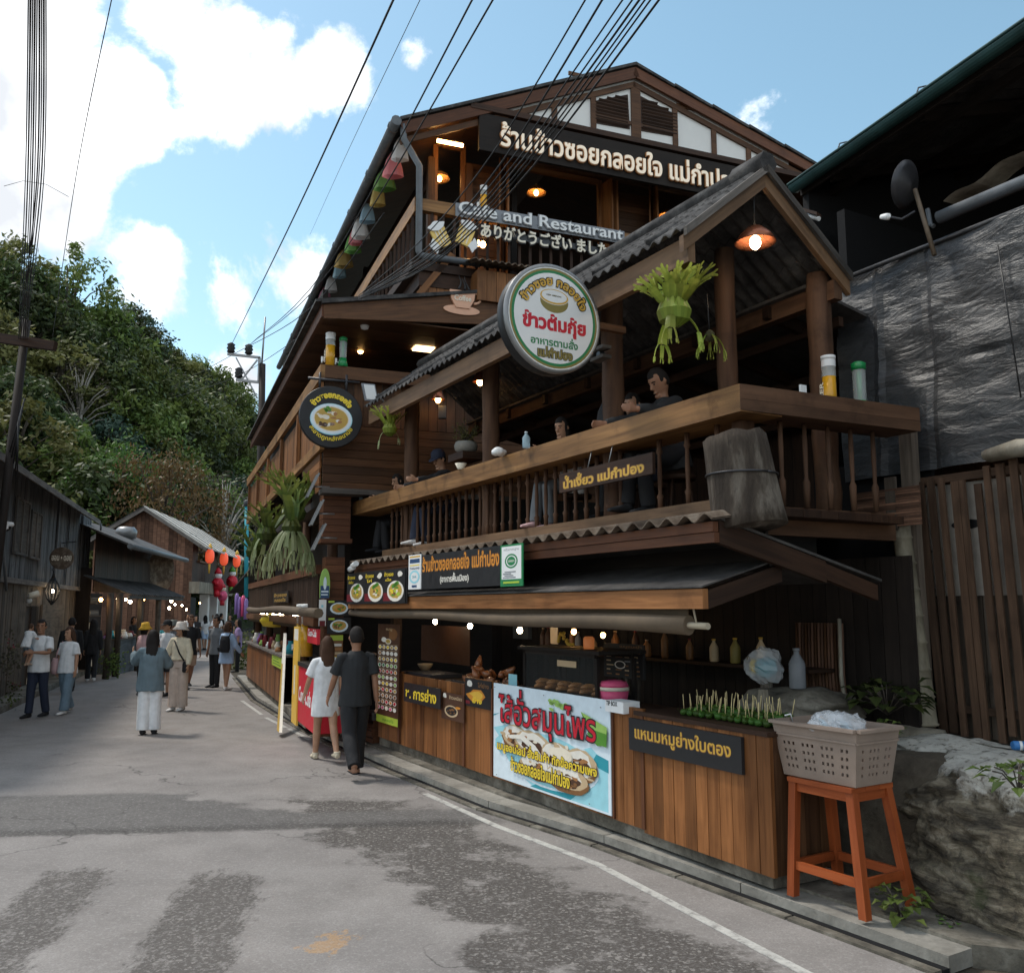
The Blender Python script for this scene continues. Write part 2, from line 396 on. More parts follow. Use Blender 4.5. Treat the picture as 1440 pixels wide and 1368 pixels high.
class Print:
    """a flat printed face: shapes laid a millimetre apart on one board, all in one mesh"""
    def __init__(s, mb, O, X, Y, w, h): s.mb = mb; s.O = Vector(O); s.X = X; s.Y = Y; s.w = w; s.h = h; s.Z = X.cross(Y).normalized(); s.k = 0
    def P(s, x, y): return s.O + s.X * (x * s.w) + s.Y * (y * s.h) + s.Z * (0.0003 * (s.k + 1))
    def poly(s, m, pts, lift=True):
        if lift: s.k += 1
        s.mb.m = m; s.mb.face([s.P(x, y) for x, y in pts])
    def rect(s, m, x0, y0, x1, y1, lift=True): s.poly(m, [(x0, y0), (x1, y0), (x1, y1), (x0, y1)], lift)
    def ell(s, m, cx, cy, rx, ry, n=20, jag=0.0, lift=True):
        q = random.uniform(0, 9)
        s.poly(m, [(cx + rx * math.cos(2 * math.pi * i / n) * (1 + jag * noise.noise(Vector((i * .9, q, 0)))), cy + ry * math.sin(2 * math.pi * i / n) * (1 + jag * noise.noise(Vector((i * .9, q, 3))))) for i in range(n)], lift)
    def dish(s, plate, fill, tops, cx, cy, rx, ry, n=9):
        s.ell(plate, cx, cy, rx, ry); s.ell(fill, cx, cy + ry * .05, rx * .8, ry * .74, jag=.15)
        s.k += 1
        for i in range(n):
            a = random.uniform(0, 6.28); q = random.uniform(0, .55)
            s.ell(random.choice(tops), cx + rx * q * math.cos(a), cy + ry * q * math.sin(a), rx * random.uniform(.1, .25), ry * random.uniform(.08, .2), 7, .5, lift=(i % 3 == 0))
    def text(s, m, t, x0, y0, x1, y1, bold=0.02, outline=None, ob=0.07, ext=0.001):
        if outline is not None:
            me = textmesh(t, bold); bb = bbox(me); bpy.data.meshes.remove(me)
            s.k += 1; s.mb.m = outline; put_text(s.mb, t, s.P(x0, y0), s.X, s.Y, (x1 - x0) * s.w, (y1 - y0) * s.h, bold + ob, 0, ref=bb)
            s.k += 1; s.mb.m = m; put_text(s.mb, t, s.P(x0, y0), s.X, s.Y, (x1 - x0) * s.w, (y1 - y0) * s.h, bold, 0, ref=bb)
        else:
            s.k += 1; s.mb.m = m; put_text(s.mb, t, s.P(x0, y0), s.X, s.Y, (x1 - x0) * s.w, (y1 - y0) * s.h, bold, 0)
# ------------------------------------------------------------------ materials used everywhere
wood('wood_warm', (.12, .048, .017), (.31, .135, .05), var=.32, rough=.5)
wood('wood_counter', (.125, .045, .014), (.30, .122, .042), var=.42, rough=.42, dirt=.2, gy=28)
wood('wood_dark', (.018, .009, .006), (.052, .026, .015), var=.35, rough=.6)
wood('wood_brown', (.046, .021, .010), (.125, .058, .027), var=.35, rough=.55)
wood('wood_red', (.072, .027, .013), (.155, .062, .030), var=.25, rough=.5)
wood('wood_rail', (.115, .052, .019), (.38, .20, .078), var=.18, rough=.5, gy=16, gx=.8, dirt=.75)
wood('wood_beam', (.085, .047, .026), (.22, .13, .072), var=.18, rough=.6, gy=20)
wood('wood_grey', (.052, .046, .042), (.19, .168, .15), var=.4, rough=.8, dirt=.6, gy=22)
wood('wood_bluegrey', (.055, .058, .063), (.155, .16, .168), var=.35, rough=.8, dirt=.6, gy=22)
wood('wood_weathered', (.045, .035, .027), (.145, .115, .09), var=.4, rough=.8, dirt=.7, gy=22)
wood('wood_rust', (.07, .036, .024), (.20, .105, .066), var=.5, rough=.75, dirt=.5, gy=20)
wood('wood_orange', (.22, .045, .013), (.36, .088, .026), var=.16, rough=.4, gy=26, dirt=.5)
wood('wood_post', (.050, .024, .014), (.14, .074, .042), var=.2, rough=.7, gy=14, gx=1.2, dirt=.55)
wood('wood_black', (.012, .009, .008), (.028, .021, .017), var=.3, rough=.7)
wood('wood_fence', (.032, .018, .011), (.10, .058, .036), var=.4, rough=.75, dirt=.4)
worn('tile_roof', (.022, .021, .021), (.058, .055, .054), (.13, .125, .12), scale=4, rough=.85)
worn('sheet_roof', (.025, .023, .022), (.062, .057, .054), (.11, .10, .095), scale=2, rough=.7)
worn('pale_roof', (.30, .29, .26), (.45, .43, .39), (.56, .54, .50), scale=1.2, rough=.8, bmp=.2)
worn('rust_sheet', (.055, .036, .024), (.13, .095, .068), (.25, .21, .165), scale=5, rough=.85)
worn('concrete', (.15, .14, .12), (.26, .245, .215), (.36, .34, .30), scale=2.2, rough=.9, bmp=.4)
worn('concrete_old', (.05, .045, .036), (.14, .125, .10), (.27, .25, .21), scale=3, rough=.95)
worn('earth', (.035, .028, .02), (.075, .06, .044), (.13, .11, .08), scale=2.0, rough=1.0, bmp=.8)
worn('log_bark', (.018, .013, .010), (.060, .046, .035), (.22, .19, .155), scale=4.5, rough=.95, bmp=.9, sz=.25)
worn('log_pale', (.14, .12, .09), (.25, .22, .17), (.36, .33, .27), scale=3, rough=.85, sz=.3)
plain('white_wall', (.72, .71, .68), .7, var=.05, scale=2)
plain('black', (.012, .012, .013), .5)
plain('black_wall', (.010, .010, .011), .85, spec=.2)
plain('gutter_green', (.022, .060, .058), .45, var=.3, scale=4)
plain('gutter_grey', (.11, .12, .13), .45, var=.25, scale=5)
plain('metal_grey', (.25, .25, .25), .4, metal=.6)
plain('metal_dark', (.05, .05, .055), .4, metal=.5)
plain('white', (.78, .78, .77), .5, var=.03)
worn('white_paint', (.20, .19, .18), (.44, .43, .40), (.52, .51, .47), scale=9, rough=.9, bmp=.1)
plain('tarp_brown', (.115, .082, .052), .75, var=.22, scale=3, bmp=.2, bscale=12)
plain('rope', (.35, .30, .22), .8)
plain('wire_black', (.008, .008, .009), .5)
plain('bamboo', (.12, .085, .055), .6, var=.35, scale=9)
glow('lamp_warm', (1.0, .52, .16), 22.0)
glow('lamp_soft', (1.0, .66, .30), 5.0)
glow('lamp_white', (1.0, .76, .48), 45.0)

# road: pale worn concrete asphalt with a dark patched strip, stains, gravelly worn edge
m, nt, bs, out = newmat('road')
tc = N(nt, 'ShaderNodeTexCoord'); P_ = tc.outputs['Object']
sx = N(nt, 'ShaderNodeSeparateXYZ'); L(nt, P_, sx.inputs[0]); X_, Y_ = sx.outputs[0], sx.outputs[1]
wob = noisetex(nt, P_, 1.6, 6, .65); wob2 = noisetex(nt, P_, 5.5, 6, .7); big = noisetex(nt, P_, .35, 4, .5)
grain = noisetex(nt, P_, 75, 3, .75); agg = N(nt, 'ShaderNodeTexVoronoi'); agg.inputs['Scale'].default_value = 55; L(nt, P_, agg.inputs['Vector'])
base = ramp(nt, wob, [(.30, (.195, .177, .165)), (.52, (.262, .240, .225)), (.72, (.32, .296, .278))])
base = mixc(nt, smap(nt, big, .35, .65, 0, .35), base, (.20, .185, .18))
# yellowish-brown dust further down the street
base = mixc(nt, mth(nt, 'MULTIPLY', smap(nt, wob2, .42, .68, 0, .4), smap(nt, Y_, 11, 15, 0, 1)), base, (.21, .17, .145))
# coarse dark aggregate showing on the worn lane edge and the wheel tracks
aggc = ramp(nt, agg.outputs['Distance'], [(.05, (.22, .205, .195)), (.32, (.075, .068, .063)), (.6, (.055, .05, .047))])
cid = N(nt, 'ShaderNodeMix'); cid.data_type = 'RGBA'
agg2 = mixc(nt, smap(nt, agg.outputs['Color'], .74, .86), (.058, .049, .043), (.25, .23, .21))
agg2 = mixc(nt, smap(nt, grain, .35, .65, 0, .5), agg2, (.10, .09, .083))
# worn band parallel to the counter: distance from the kerb line, between Y 4.5 and 10.2
cn = mth(nt, 'ADD', mth(nt, 'MULTIPLY', X_, n_.x), mth(nt, 'MULTIPLY', Y_, n_.y))     # position across the counter direction
cn0 = 1.74 * n_.x + 6.22 * n_.y
dk = mth(nt, 'SUBTRACT', cn0 - .75, cn)                                                # metres out from the white line
dkw = mth(nt, 'ADD', dk, mth(nt, 'MULTIPLY', mth(nt, 'SUBTRACT', wob, .5), 2.1))
lane = mth(nt, 'MULTIPLY', smap(nt, dkw, -.1, .25), smap(nt, dkw, 1.30, 1.05))
wid = mth(nt, 'ADD', Y_, mth(nt, 'MULTIPLY', mth(nt, 'SUBTRACT', wob, .5), 1.2))
lane = mth(nt, 'MULTIPLY', lane, mth(nt, 'MULTIPLY', smap(nt, wid, 9.75, 9.5), smap(nt, wid, 4.2, 5.0)))
gate = smap(nt, noisetex(nt, P_, 2.6, 8, .72), .33, .45)
lane = mth(nt, 'MULTIPLY', lane, gate)
def track(x0, w, ya, yb, thr):
    dx = mth(nt, 'ABSOLUTE', mth(nt, 'SUBTRACT', mth(nt, 'ADD', X_, mth(nt, 'MULTIPLY', Y_, .17)), x0))
    s_ = mth(nt, 'MULTIPLY', smap(nt, dx, w, w * .25), mth(nt, 'MULTIPLY', smap(nt, Y_, yb, yb - .9), smap(nt, Y_, ya, ya + .4)))
    mpn = N(nt, 'ShaderNodeMapping'); L(nt, P_, mpn.inputs[0]); mpn.inputs['Scale'].default_value = (2.2, .9, 1)
    return mth(nt, 'MULTIPLY', smap(nt, mth(nt, 'ADD', mth(nt, 'MULTIPLY', s_, .36), noisetex(nt, mpn.outputs[0], 3.4, 10, .85)), thr - .02, thr + .10), .85)
tr1 = mth(nt, 'MAXIMUM', track(-.95, .55, 3, 7.6, .74), track(-2.05, .55, 3, 7.7, .76))
spots = smap(nt, noisetex(nt, P_, 3.7, 6, .7), .665, .69)
cov = mth(nt, 'MAXIMUM', lane, mth(nt, 'MAXIMUM', tr1, mth(nt, 'MULTIPLY', spots, .8)))
col = mixc(nt, cov, base, agg2)
# dark asphalt patch laid across the street (a trench), its near edge ragged
pw = mth(nt, 'ADD', mth(nt, 'SUBTRACT', Y_, mth(nt, 'MULTIPLY', X_, .11)), mth(nt, 'MULTIPLY', mth(nt, 'SUBTRACT', wob2, .5), .25))
farx = mth(nt, 'ADD', 10.4, mth(nt, 'MULTIPLY', smap(nt, mth(nt, 'ADD', X_, mth(nt, 'MULTIPLY', wob, 1.4)), -3.3, -1.2), -1.15))
patch = mth(nt, 'MULTIPLY', smap(nt, pw, 8.65, 8.75), smap(nt, mth(nt, 'SUBTRACT', pw, farx), .05, -.12))
patch = mth(nt, 'MULTIPLY', patch, smap(nt, X_, .2, -.6))
pc = ramp(nt, wob2, [(.3, (.072, .067, .064)), (.7, (.125, .118, .113))])
pc = mixc(nt, smap(nt, grain, .5, .72, 0, .5), pc, (.2, .19, .18))
col = mixc(nt, mth(nt, 'MULTIPLY', patch, .92), col, pc)
edge = mth(nt, 'MULTIPLY', mth(nt, 'MULTIPLY', smap(nt, pw, 8.50, 8.62), smap(nt, pw, 8.86, 8.68)), smap(nt, X_, .3, -.6))
col = mixc(nt, mth(nt, 'MULTIPLY', edge, .8), col, (.035, .032, .030))
# faint worn orange paint
dxo = N(nt, 'ShaderNodeVectorMath', op='DISTANCE'); L(nt, P_, dxo.inputs[0]); dxo.inputs[1].default_value = onz(465, 1325)
op = smap(nt, mth(nt, 'ADD', smap(nt, dxo.outputs['Value'], .34, .05, 0, .3), noisetex(nt, P_, 7, 6, .7)), .70, .76)
op = mth(nt, 'MULTIPLY', op, smap(nt, dxo.outputs['Value'], .36, .2))
col = mixc(nt, mth(nt, 'MULTIPLY', op, .55), col, (.5, .28, .10))
col = mixc(nt, smap(nt, grain, .35, .65, 0, .42), col, (.12, .113, .107))
col = mixc(nt, smap(nt, noisetex(nt, P_, 30, 5, .75), .50, .66, 0, .42), col, (.36, .345, .33))
ck = N(nt, 'ShaderNodeTexVoronoi', feature='DISTANCE_TO_EDGE'); ck.inputs['Scale'].default_value = .42
wv = N(nt, 'ShaderNodeVectorMath', op='ADD'); nz = N(nt, 'ShaderNodeTexNoise'); nz.inputs['Scale'].default_value = 1.7; nz.inputs['Detail'].default_value = 6; L(nt, P_, nz.inputs['Vector']); L(nt, P_, wv.inputs[0]); L(nt, nz.outputs['Color'], wv.inputs[1]); L(nt, wv.outputs[0], ck.inputs['Vector'])
col = mixc(nt, mth(nt, 'MULTIPLY', smap(nt, ck.outputs['Distance'], .008, .002, 0, .6), smap(nt, big, .48, .58)), col, (.05, .046, .043))
L(nt, col, bs.inputs['Base Color']); L(nt, mth(nt, 'SUBTRACT', .93, mth(nt, 'MULTIPLY', patch, .12)), bs.inputs['Roughness'])
bs.inputs['Specular IOR Level'].default_value = .25
hh = mth(nt, 'ADD', mth(nt, 'MULTIPLY', grain, .5), mth(nt, 'ADD', mth(nt, 'MULTIPLY', cov, -.5), wob2))
bump(nt, bs, hh, .45, .008)

# ------------------------------------------------------------------ ground, road, kerb
def flat(name, pts, z, mat, kind='structure'):
    mb = MB(); mb.face([(p[0], p[1], z) for p in pts]); return mb.build(name, mat, kind=kind)
flat('ground', [(-400, -60), (300, -60), (300, 500), (-400, 500)], -0.03, 'earth')
KERB = [Vector(p) for p in [(4.2, 2.2, 0), (2.36, 5.17, 0), (.73, 7.80, 0), (-.28, 9.15, 0), (-1.55, 11.35, 0), (-2.62, 13.34, 0), (-4.0, 16.2, 0), (-5.55, 19.6, 0), (-7.9, 25.9, 0), (-11.5, 35.5, 0), (-16, 48, 0), (-24, 66, 0)]]
def shifted(pl_, d):
    out_ = []
    for i, p in enumerate(pl_):
        t = (pl_[min(i + 1, len(pl_) - 1)] - pl_[max(i - 1, 0)]).normalized(); out_.append(p + Vector((t.y, -t.x, 0)) * d)
    return out_
LEFTE = [(-5.5, 1.0), (-7.4, 8.0), (-9.9, 16), (-10.55, 18.85), (-13.4, 28.2), (-16.6, 38), (-21, 50), (-29, 66)]
mb = MB(); kl = [(p.x, p.y) for p in shifted(KERB, -.02)]
mb.face([(x, y, 0) for x, y in LEFTE[:1] + [(-4, -8), (6, -8)] + kl + LEFTE[:0:-1]]); mb.build('road', 'road', kind='structure')
def ribbon(mb, pts, d0, d1, z0, z1, seglen=None, gap=0.0):
    A, B = shifted(pts, d0), shifted(pts, d1)
    for i in range(len(pts) - 1):
        n = 1 if not seglen else max(1, round((A[i + 1] - A[i]).length / seglen))
        for k in range(n):
            f0, f1 = k / n, (k + 1) / n - gap / max(.01, (A[i + 1] - A[i]).length)
            q = [A[i].lerp(A[i + 1], f0), A[i].lerp(A[i + 1], f1), B[i].lerp(B[i + 1], f1), B[i].lerp(B[i + 1], f0)]
            mb.prism([(v.x, v.y, z0) for v in q], (0, 0, z1 - z0))
KF = KERB[1:9]
mb = MB(); ribbon(mb, KF, .0, .06, -.02, .012); mb.build('drain_slot', 'black_wall', kind='structure')
mb = MB(); ribbon(mb, KF, .05, .27, -.02, .075, 1.25, .012); mb.build('kerb', 'concrete', kind='structure')
mb = MB(); ribbon(mb, KF, -.09, -.02, -.02, .018, 1.0, .02); mb.build('drain_edge', 'concrete_old', kind='structure')
mb = MB()
pv = shifted(KF, .272)
mb.prism([(v.x, v.y, -.03) for v in pv] + [(-5.5, 27.5, -.03), (8, 24, -.03), (6.5, 4.0, -.03)], (0, 0, .125)); mb.build('pavement', 'concrete_old', kind='structure')
mb = MB()
WL = [onz(*q) for q in [(1180, 1389), (1132, 1368), (840, 1215), (700, 1162), (598, 1116)]]
ribbon(mb, WL, -.035, .035, .001, .005)
for a0, a1 in (((436, 1040), (405, 1024)), ((402, 1023), (374, 1009)), ((368, 1005), (340, 985))): ribbon(mb, [onz(*a0), onz(*a1)], -.035, .035, .001, .005)
mb.build('road_marking', 'white_paint', kind='structure')

# raised earth bank at the right with its fence; a whitewashed boulder holds it
mb = MB(); bankz = .92
g0 = []
nx, ny = 26, 26
for i in range(nx):
    for j in range(ny):
        u = -6.5 + 7.4 * i / (nx - 1); o = .75 + 3.6 * j / (ny - 1)
        p = Vector((1.74, 6.22, 0)) + c_ * u + n_ * o
        edge = min(1, max(0, (o - .75) / .35)); e2 = min(1, max(0, (.9 - u) / .6))
        z = bankz * edge ** .5 * e2 + .05 * noise.noise(p * 1.3) + .03 * noise.noise(p * 4) - .04 * (1 - edge)
        g0.append((p.x, p.y, z))
for i in range(nx - 1):
    for j in range(ny - 1):
        k = i * ny + j; mb.face([g0[k], g0[k + 1], g0[k + ny + 1], g0[k + ny]], smooth=True)
mb.build('earth_bank', 'earth', kind='structure')

m, nt, bs, out = newmat('boulder')
tc = N(nt, 'ShaderNodeTexCoord'); P_ = tc.outputs['Object']
sx = N(nt, 'ShaderNodeSeparateXYZ'); L(nt, P_, sx.inputs[0])
mpn = N(nt, 'ShaderNodeMapping'); L(nt, P_, mpn.inputs[0]); mpn.inputs['Rotation'].default_value = (.5, .35, .2); mpn.inputs['Scale'].default_value = (1, 1, 3.2)
n1 = noisetex(nt, mpn.outputs[0], 3.2, 9, .72, .6); n2 = noisetex(nt, P_, 14, 6, .7); n3 = noisetex(nt, P_, 2.2, 6, .7)
col = ramp(nt, n1, [(.32, (.014, .012, .010)), (.43, (.075, .062, .046)), (.54, (.19, .16, .115)), (.68, (.40, .35, .27))])
col = mixc(nt, smap(nt, n2, .48, .66, 0, .7), col, (.045, .04, .033))
wh = smap(nt, mth(nt, 'ADD', sx.outputs[2], mth(nt, 'MULTIPLY', mth(nt, 'SUBTRACT', n3, .5), .75)), .80, .90)
wh = mth(nt, 'MULTIPLY', wh, smap(nt, n2, .66, .50, .15, 1))
col = mixc(nt, wh, col, (.50, .48, .43))
mo = mth(nt, 'MULTIPLY', smap(nt, noisetex(nt, P_, 4, 6, .7), .56, .68, 0, .6), smap(nt, sx.outputs[2], .75, .2))
col = mixc(nt, mo, col, (.045, .062, .022))
L(nt, col, bs.inputs['Base Color']); bs.inputs['Roughness'].default_value = .95; bs.inputs['Specular IOR Level'].default_value = .2
bump(nt, bs, mth(nt, 'ADD', n1, mth(nt, 'MULTIPLY', n2, .5)), .9, .05)
mb = MB(); path = [Vector(p) for p in [(2.75, 7.3, 0), (2.66, 6.8, 0), (2.68, 6.25, 0), (2.74, 5.8, 0), (2.92, 5.42, 0), (3.18, 5.1, 0), (3.6, 4.75, 0), (4.4, 4.3, 0)]]
def along(pts, f):
    k = f * (len(pts) - 1); i = min(int(k), len(pts) - 2); return pts[i].lerp(pts[i + 1], k - i)
nu, nv = 150, 70; gr = []
for i in range(nu):
    p = along(path, i / (nu - 1)); t = (along(path, min(1, i / (nu - 1) + .02)) - along(path, max(0, i / (nu - 1) - .02))).normalized(); inn = Vector((-t.y, t.x, 0))
    hh_ = .93 + .05 * noise.noise(Vector((i * .08, 0, 5)))
    for j in range(nv):
        f_ = j / (nv - 1)
        if f_ < .62: g = f_ / .62; z = hh_ * g; o = .34 * g ** 1.5 - .10 * math.sin(g * 3.1)
        else: g = (f_ - .62) / .38; z = hh_ * (1 - .02 * g) + .05 * math.sin(g * 3.14); o = .34 + .75 * g
        q = p + inn * o + Vector((0, 0, z))
        lay = Vector((q.x * 1.2, q.y * 1.2, q.z * 3.5 + q.x))
        d = .10 * noise.noise(lay * 1.1) + .07 * abs(noise.noise(lay * 2.6)) + .035 * noise.noise(lay * 6) + .02 * noise.noise(q * 13) + .04 * abs(noise.noise(q * 5))
        gr.append(q - inn * d * (1 if f_ < .62 else .2) + Vector((0, 0, d * .4 if j else -.08)))
for i in range(nu - 1):
    for j in range(nv - 1):
        k = i * nv + j; mb.face([gr[k], gr[k + nv], gr[k + nv + 1], gr[k + 1]], smooth=True)
mb.build('boulder', 'boulder', label='whitewashed mossy boulder wall beside the orange stool', cat='boulder')

# ------------------------------------------------------------------ hill and forest
FOOT = [(-140, 30, 0), (-46, 34, 0), (-30, 46, 0), (-24, 60, .5), (-22, 80, 1), (-14, 120, 1), (20, 180, 2), (90, 260, 2)]
CREST = []
for (px, py, Y) in [(-900, 420, 70), (-260, 440, 72), (-60, 452, 74), (60, 485, 78), (150, 522, 84), (230, 588, 98), (310, 628, 115), (400, 700, 140), (560, 760, 200)]:
    q = aty(px, py, Y); CREST.append((q.x, q.y, q.z))
def along3(pts, f): 
    k = f * (len(pts) - 1); i = min(int(k), len(pts) - 2); return Vector(pts[i]).lerp(Vector(pts[i + 1]), k - i)
def hp(u, v):
    v = max(v, 0.0); A, B = along3(FOOT, u), along3(CREST, u)
    if v <= 1: q = A.lerp(B, v); q.z = A.z + (B.z - A.z) * (v ** 1.15)
    else: q = B + (B - A) * (v - 1) * .8; q.z = B.z * (1 - .25 * (v - 1))
    return q + Vector((0, 0, 1.2 * noise.noise(Vector((q.x * .07, q.y * .07, 1)))))
mb = MB(); nu, nv = 60, 30; gr = [hp(i / (nu - 1), 1.6 * j / (nv - 1)) for i in range(nu) for j in range(nv)]
for i in range(nu - 1):
    for j in range(nv - 1):
        k = i * nv + j; mb.face([gr[k], gr[k + nv], gr[k + nv + 1], gr[k + 1]], smooth=True)
worn('undergrowth', (.012, .016, .007), (.022, .030, .011), (.045, .052, .02), scale=.9, rough=1, bmp=1)
mb.build('hillside', 'undergrowth', kind='structure')

leafmat('leaf_dark', (.024, .039, .013), (.054, .081, .024), (.107, .140, .041))
leafmat('leaf_mid', (.051, .078, .018), (.104, .146, .034), (.177, .220, .055))
leafmat('leaf_olive', (.076, .085, .024), (.152, .161, .049), (.232, .232, .079))
leafmat('leaf_bluegreen', (.027, .051, .037), (.051, .090, .061), (.091, .134, .085))
leafmat('leaf_rust', (.075, .042, .016), (.13, .078, .030), (.17, .12, .05))
leafmat('leaf_bare', (.055, .048, .036), (.09, .078, .055), (.12, .11, .07))
leafmat('leaf_bright', (.045, .085, .018), (.085, .145, .03), (.14, .20, .05))
plain('bark', (.075, .06, .048), .9, var=.4, scale=3)
plain('bark_pale', (.30, .28, .25), .8, var=.25, scale=3)
def make_tree(name, leaf, h, r, seed, nclump, per, size, squash=1.0, trunk='bark', gaps=0.0, low=.25, tall=False):
    """trunk with limbs, and a crown of leaf-sized faces gathered in clumps round the limb ends"""
    rg = random.Random(seed); root = thing(name, None, None)
    tb = MB(); hb = h * low
    tb.tube([(0, 0, -1.5), (.05 * r, 0, hb), (rg.uniform(-.1, .1) * r, rg.uniform(-.1, .1) * r, h * .62), (rg.uniform(-.15, .15) * r, rg.uniform(-.15, .15) * r, h * .86)], [r * .075, r * .055, r * .035, r * .015], 7)
    cr = MB(); hc = (h - hb) / 2
    for i in range(nclump):
        while True:
            d = Vector((rg.uniform(-1, 1), rg.uniform(-1, 1), rg.uniform(-1, 1)))
            if .12 < d.length < 1: break
        d = d.normalized() * (d.length ** .45)
        w = 1 - .45 * max(0, d.z) ** 2 if not tall else 1 - .55 * abs(d.z)
        k = 1 + .38 * noise.noise(d * 1.9 + Vector((seed, 0, 0)))
        c = Vector((d.x * r * w * k, d.y * r * w * k, hb + hc + d.z * hc * k * squash))
        if i % 3 == 0:
            s0 = Vector((0, 0, hb + (c.z - hb) * .45)); tb.tube([s0, s0.lerp(c, .55) + Vector((0, 0, .04 * h)), c], [r * .028, r * .016, r * .006], 5)
        cs = r * rg.uniform(.16, .30); tone = rg.uniform(.1, .75)
        for j in range(per):
            g = Vector((rg.gauss(0, .5), rg.gauss(0, .5), rg.gauss(0, .36)))
            p = c + g * cs; s_ = size * rg.uniform(.6, 1.35)
            nrm = (g + Vector((rg.uniform(-1, 1), rg.uniform(-1, 1), rg.uniform(-.2, 1.3)))).normalized(); x = nrm.orthogonal().normalized()
            x = Matrix.Rotation(rg.uniform(0, 6.28), 3, nrm) @ x; y = nrm.cross(x)
            cr.face([p - x * s_, p - y * s_ * .42, p + x * s_, p + y * s_ * .42], rnd=min(1, max(0, tone + rg.uniform(-.25, .25))))
    tb.build('trunk', trunk, root, local=True); cr.build('crown', leaf, root, local=True); return root
PROTO = {
 'dark': make_tree('broadleaf_tree', 'leaf_dark', 9.5, 4.0, 1, 105, 44, .26),
 'mid': make_tree('broadleaf_tree', 'leaf_mid', 10, 3.9, 2, 95, 42, .26),
 'olive': make_tree('broadleaf_tree', 'leaf_olive', 9, 3.6, 3, 85, 40, .24, gaps=.2),
 'blue': make_tree('broadleaf_tree', 'leaf_bluegreen', 9, 3.5, 4, 80, 42, .25, tall=True),
 'rust': make_tree('broadleaf_tree', 'leaf_rust', 7, 3.4, 5, 120, 60, .11),
 'bare': make_tree('bare_tree', 'leaf_bare', 9.5, 3.0, 6, 75, 14, .12, trunk='bark_pale'),
 'vine': make_tree('climber_covered_tree', 'leaf_bright', 8, 3.6, 7, 110, 60, .13),
 'tall': make_tree('tall_tree', 'leaf_mid', 13, 3.6, 8, 75, 40, .24, low=.32)}
LBL = {'dark': 'dark green broadleaf tree among others on the forested hillside', 'mid': 'mid green broadleaf tree among others on the forested hillside',
 'olive': 'olive yellow leafed tree among others on the forested hillside', 'blue': 'slender blue green tree among others on the forested hillside',
 'rust': 'rust brown leafed tree above the pale roofed gable house', 'bare': 'leafless grey tree with pale branches on the forested hillside',
 'vine': 'bright green climber covered tree low on the forested hillside', 'tall': 'tall loose crowned tree rising against the clouds on the hill'}
CATS = {'bare': 'tree'}
used = set()
def plant_tree(kind, loc, sc, rz, label=None, group='trees on the forested hillside'):
    if kind not in used: o = PROTO[kind]; used.add(kind)
    else: o = copy_tree(PROTO[kind])
    o.location = loc; o.rotation_euler = (0, 0, rz); o.scale = (sc, sc, sc * random.uniform(.9, 1.12))
    o['label'] = label or LBL[kind]; o['category'] = 'tree'
    if group: o['group'] = group
    return o
rg = random.Random(5); done = []
def proj(P):
    c, s = math.cos(PITCH), math.sin(PITCH); z = P[2] - CAMH; yc = P[1] * c + z * s
    return 720 + F * P[0] / yc, 684 - F * (-P[1] * s + z * c) / yc
for v in [.04, .16, .28, .40, .52, .64, .76, .88, 1.0, 1.08]:
    u = .02 + rg.uniform(0, .02)
    while u < .93:
        q = hp(u, v + rg.uniform(-.05, .05)); x, y = proj(q)
        if -170 < x < 470 and q.y > 30:
            k = rg.choices(['dark', 'mid', 'olive', 'blue', 'bare'], [38, 26, 14, 12, 6 if v > .2 else 0])[0]
            plant_tree(k, q, rg.uniform(.72, 1.1) * (.8 if v > .95 else 1), rg.uniform(0, 6.28))
        du = 4.3 / max(8, (hp(u + .01, v) - hp(u, v)).length * 100); u += du * rg.uniform(.8, 1.25)
def place_tree(kind, px, py, Y, hpx, label, group=None):
    """a tree whose foot is on the slope at depth Y, top at the given picture row"""
    base = None
    for i in range(200):
        u = i / 199
        for j in range(40):
            q = hp(u, j / 30)
            if abs(q.y - Y) < 2.5 and (base is None or abs(proj(q)[0] - px) < abs(proj(base)[0] - px)): base = q
    top = aty(px, py, base.y); zs = {'tall': 13, 'rust': 7, 'bare': 9.5, 'vine': 8, 'blue': 9, 'olive': 9, 'mid': 10, 'dark': 9.5}[kind]
    o = plant_tree(kind, base, max(.4, (top.z - base.z) / zs), 1.0, label, group); o.location.x = top.x; o.scale.x = o.scale.y = min(o.scale.x, 1.05); return o
place_tree('tall', 105, 352, 76, 0, 'tall open crowned tree against the clouds at the crest of the hill')
place_tree('olive', 20, 335, 74, 0, 'olive tree with a spreading crown at the upper left edge of the photo')
place_tree('blue', 192, 440, 92, 0, 'dark bluish tree standing alone on the hill skyline below the small cloud')
place_tree('rust', 232, 655, 54, 0, 'rust brown leafed tree above the pale roofed gable house')
place_tree('vine', 175, 622, 58, 0, 'bright green climber covered tree beside the rust brown tree')
place_tree('bare', 318, 650, 60, 0, 'bare white trunked tree right of the rust brown tree')
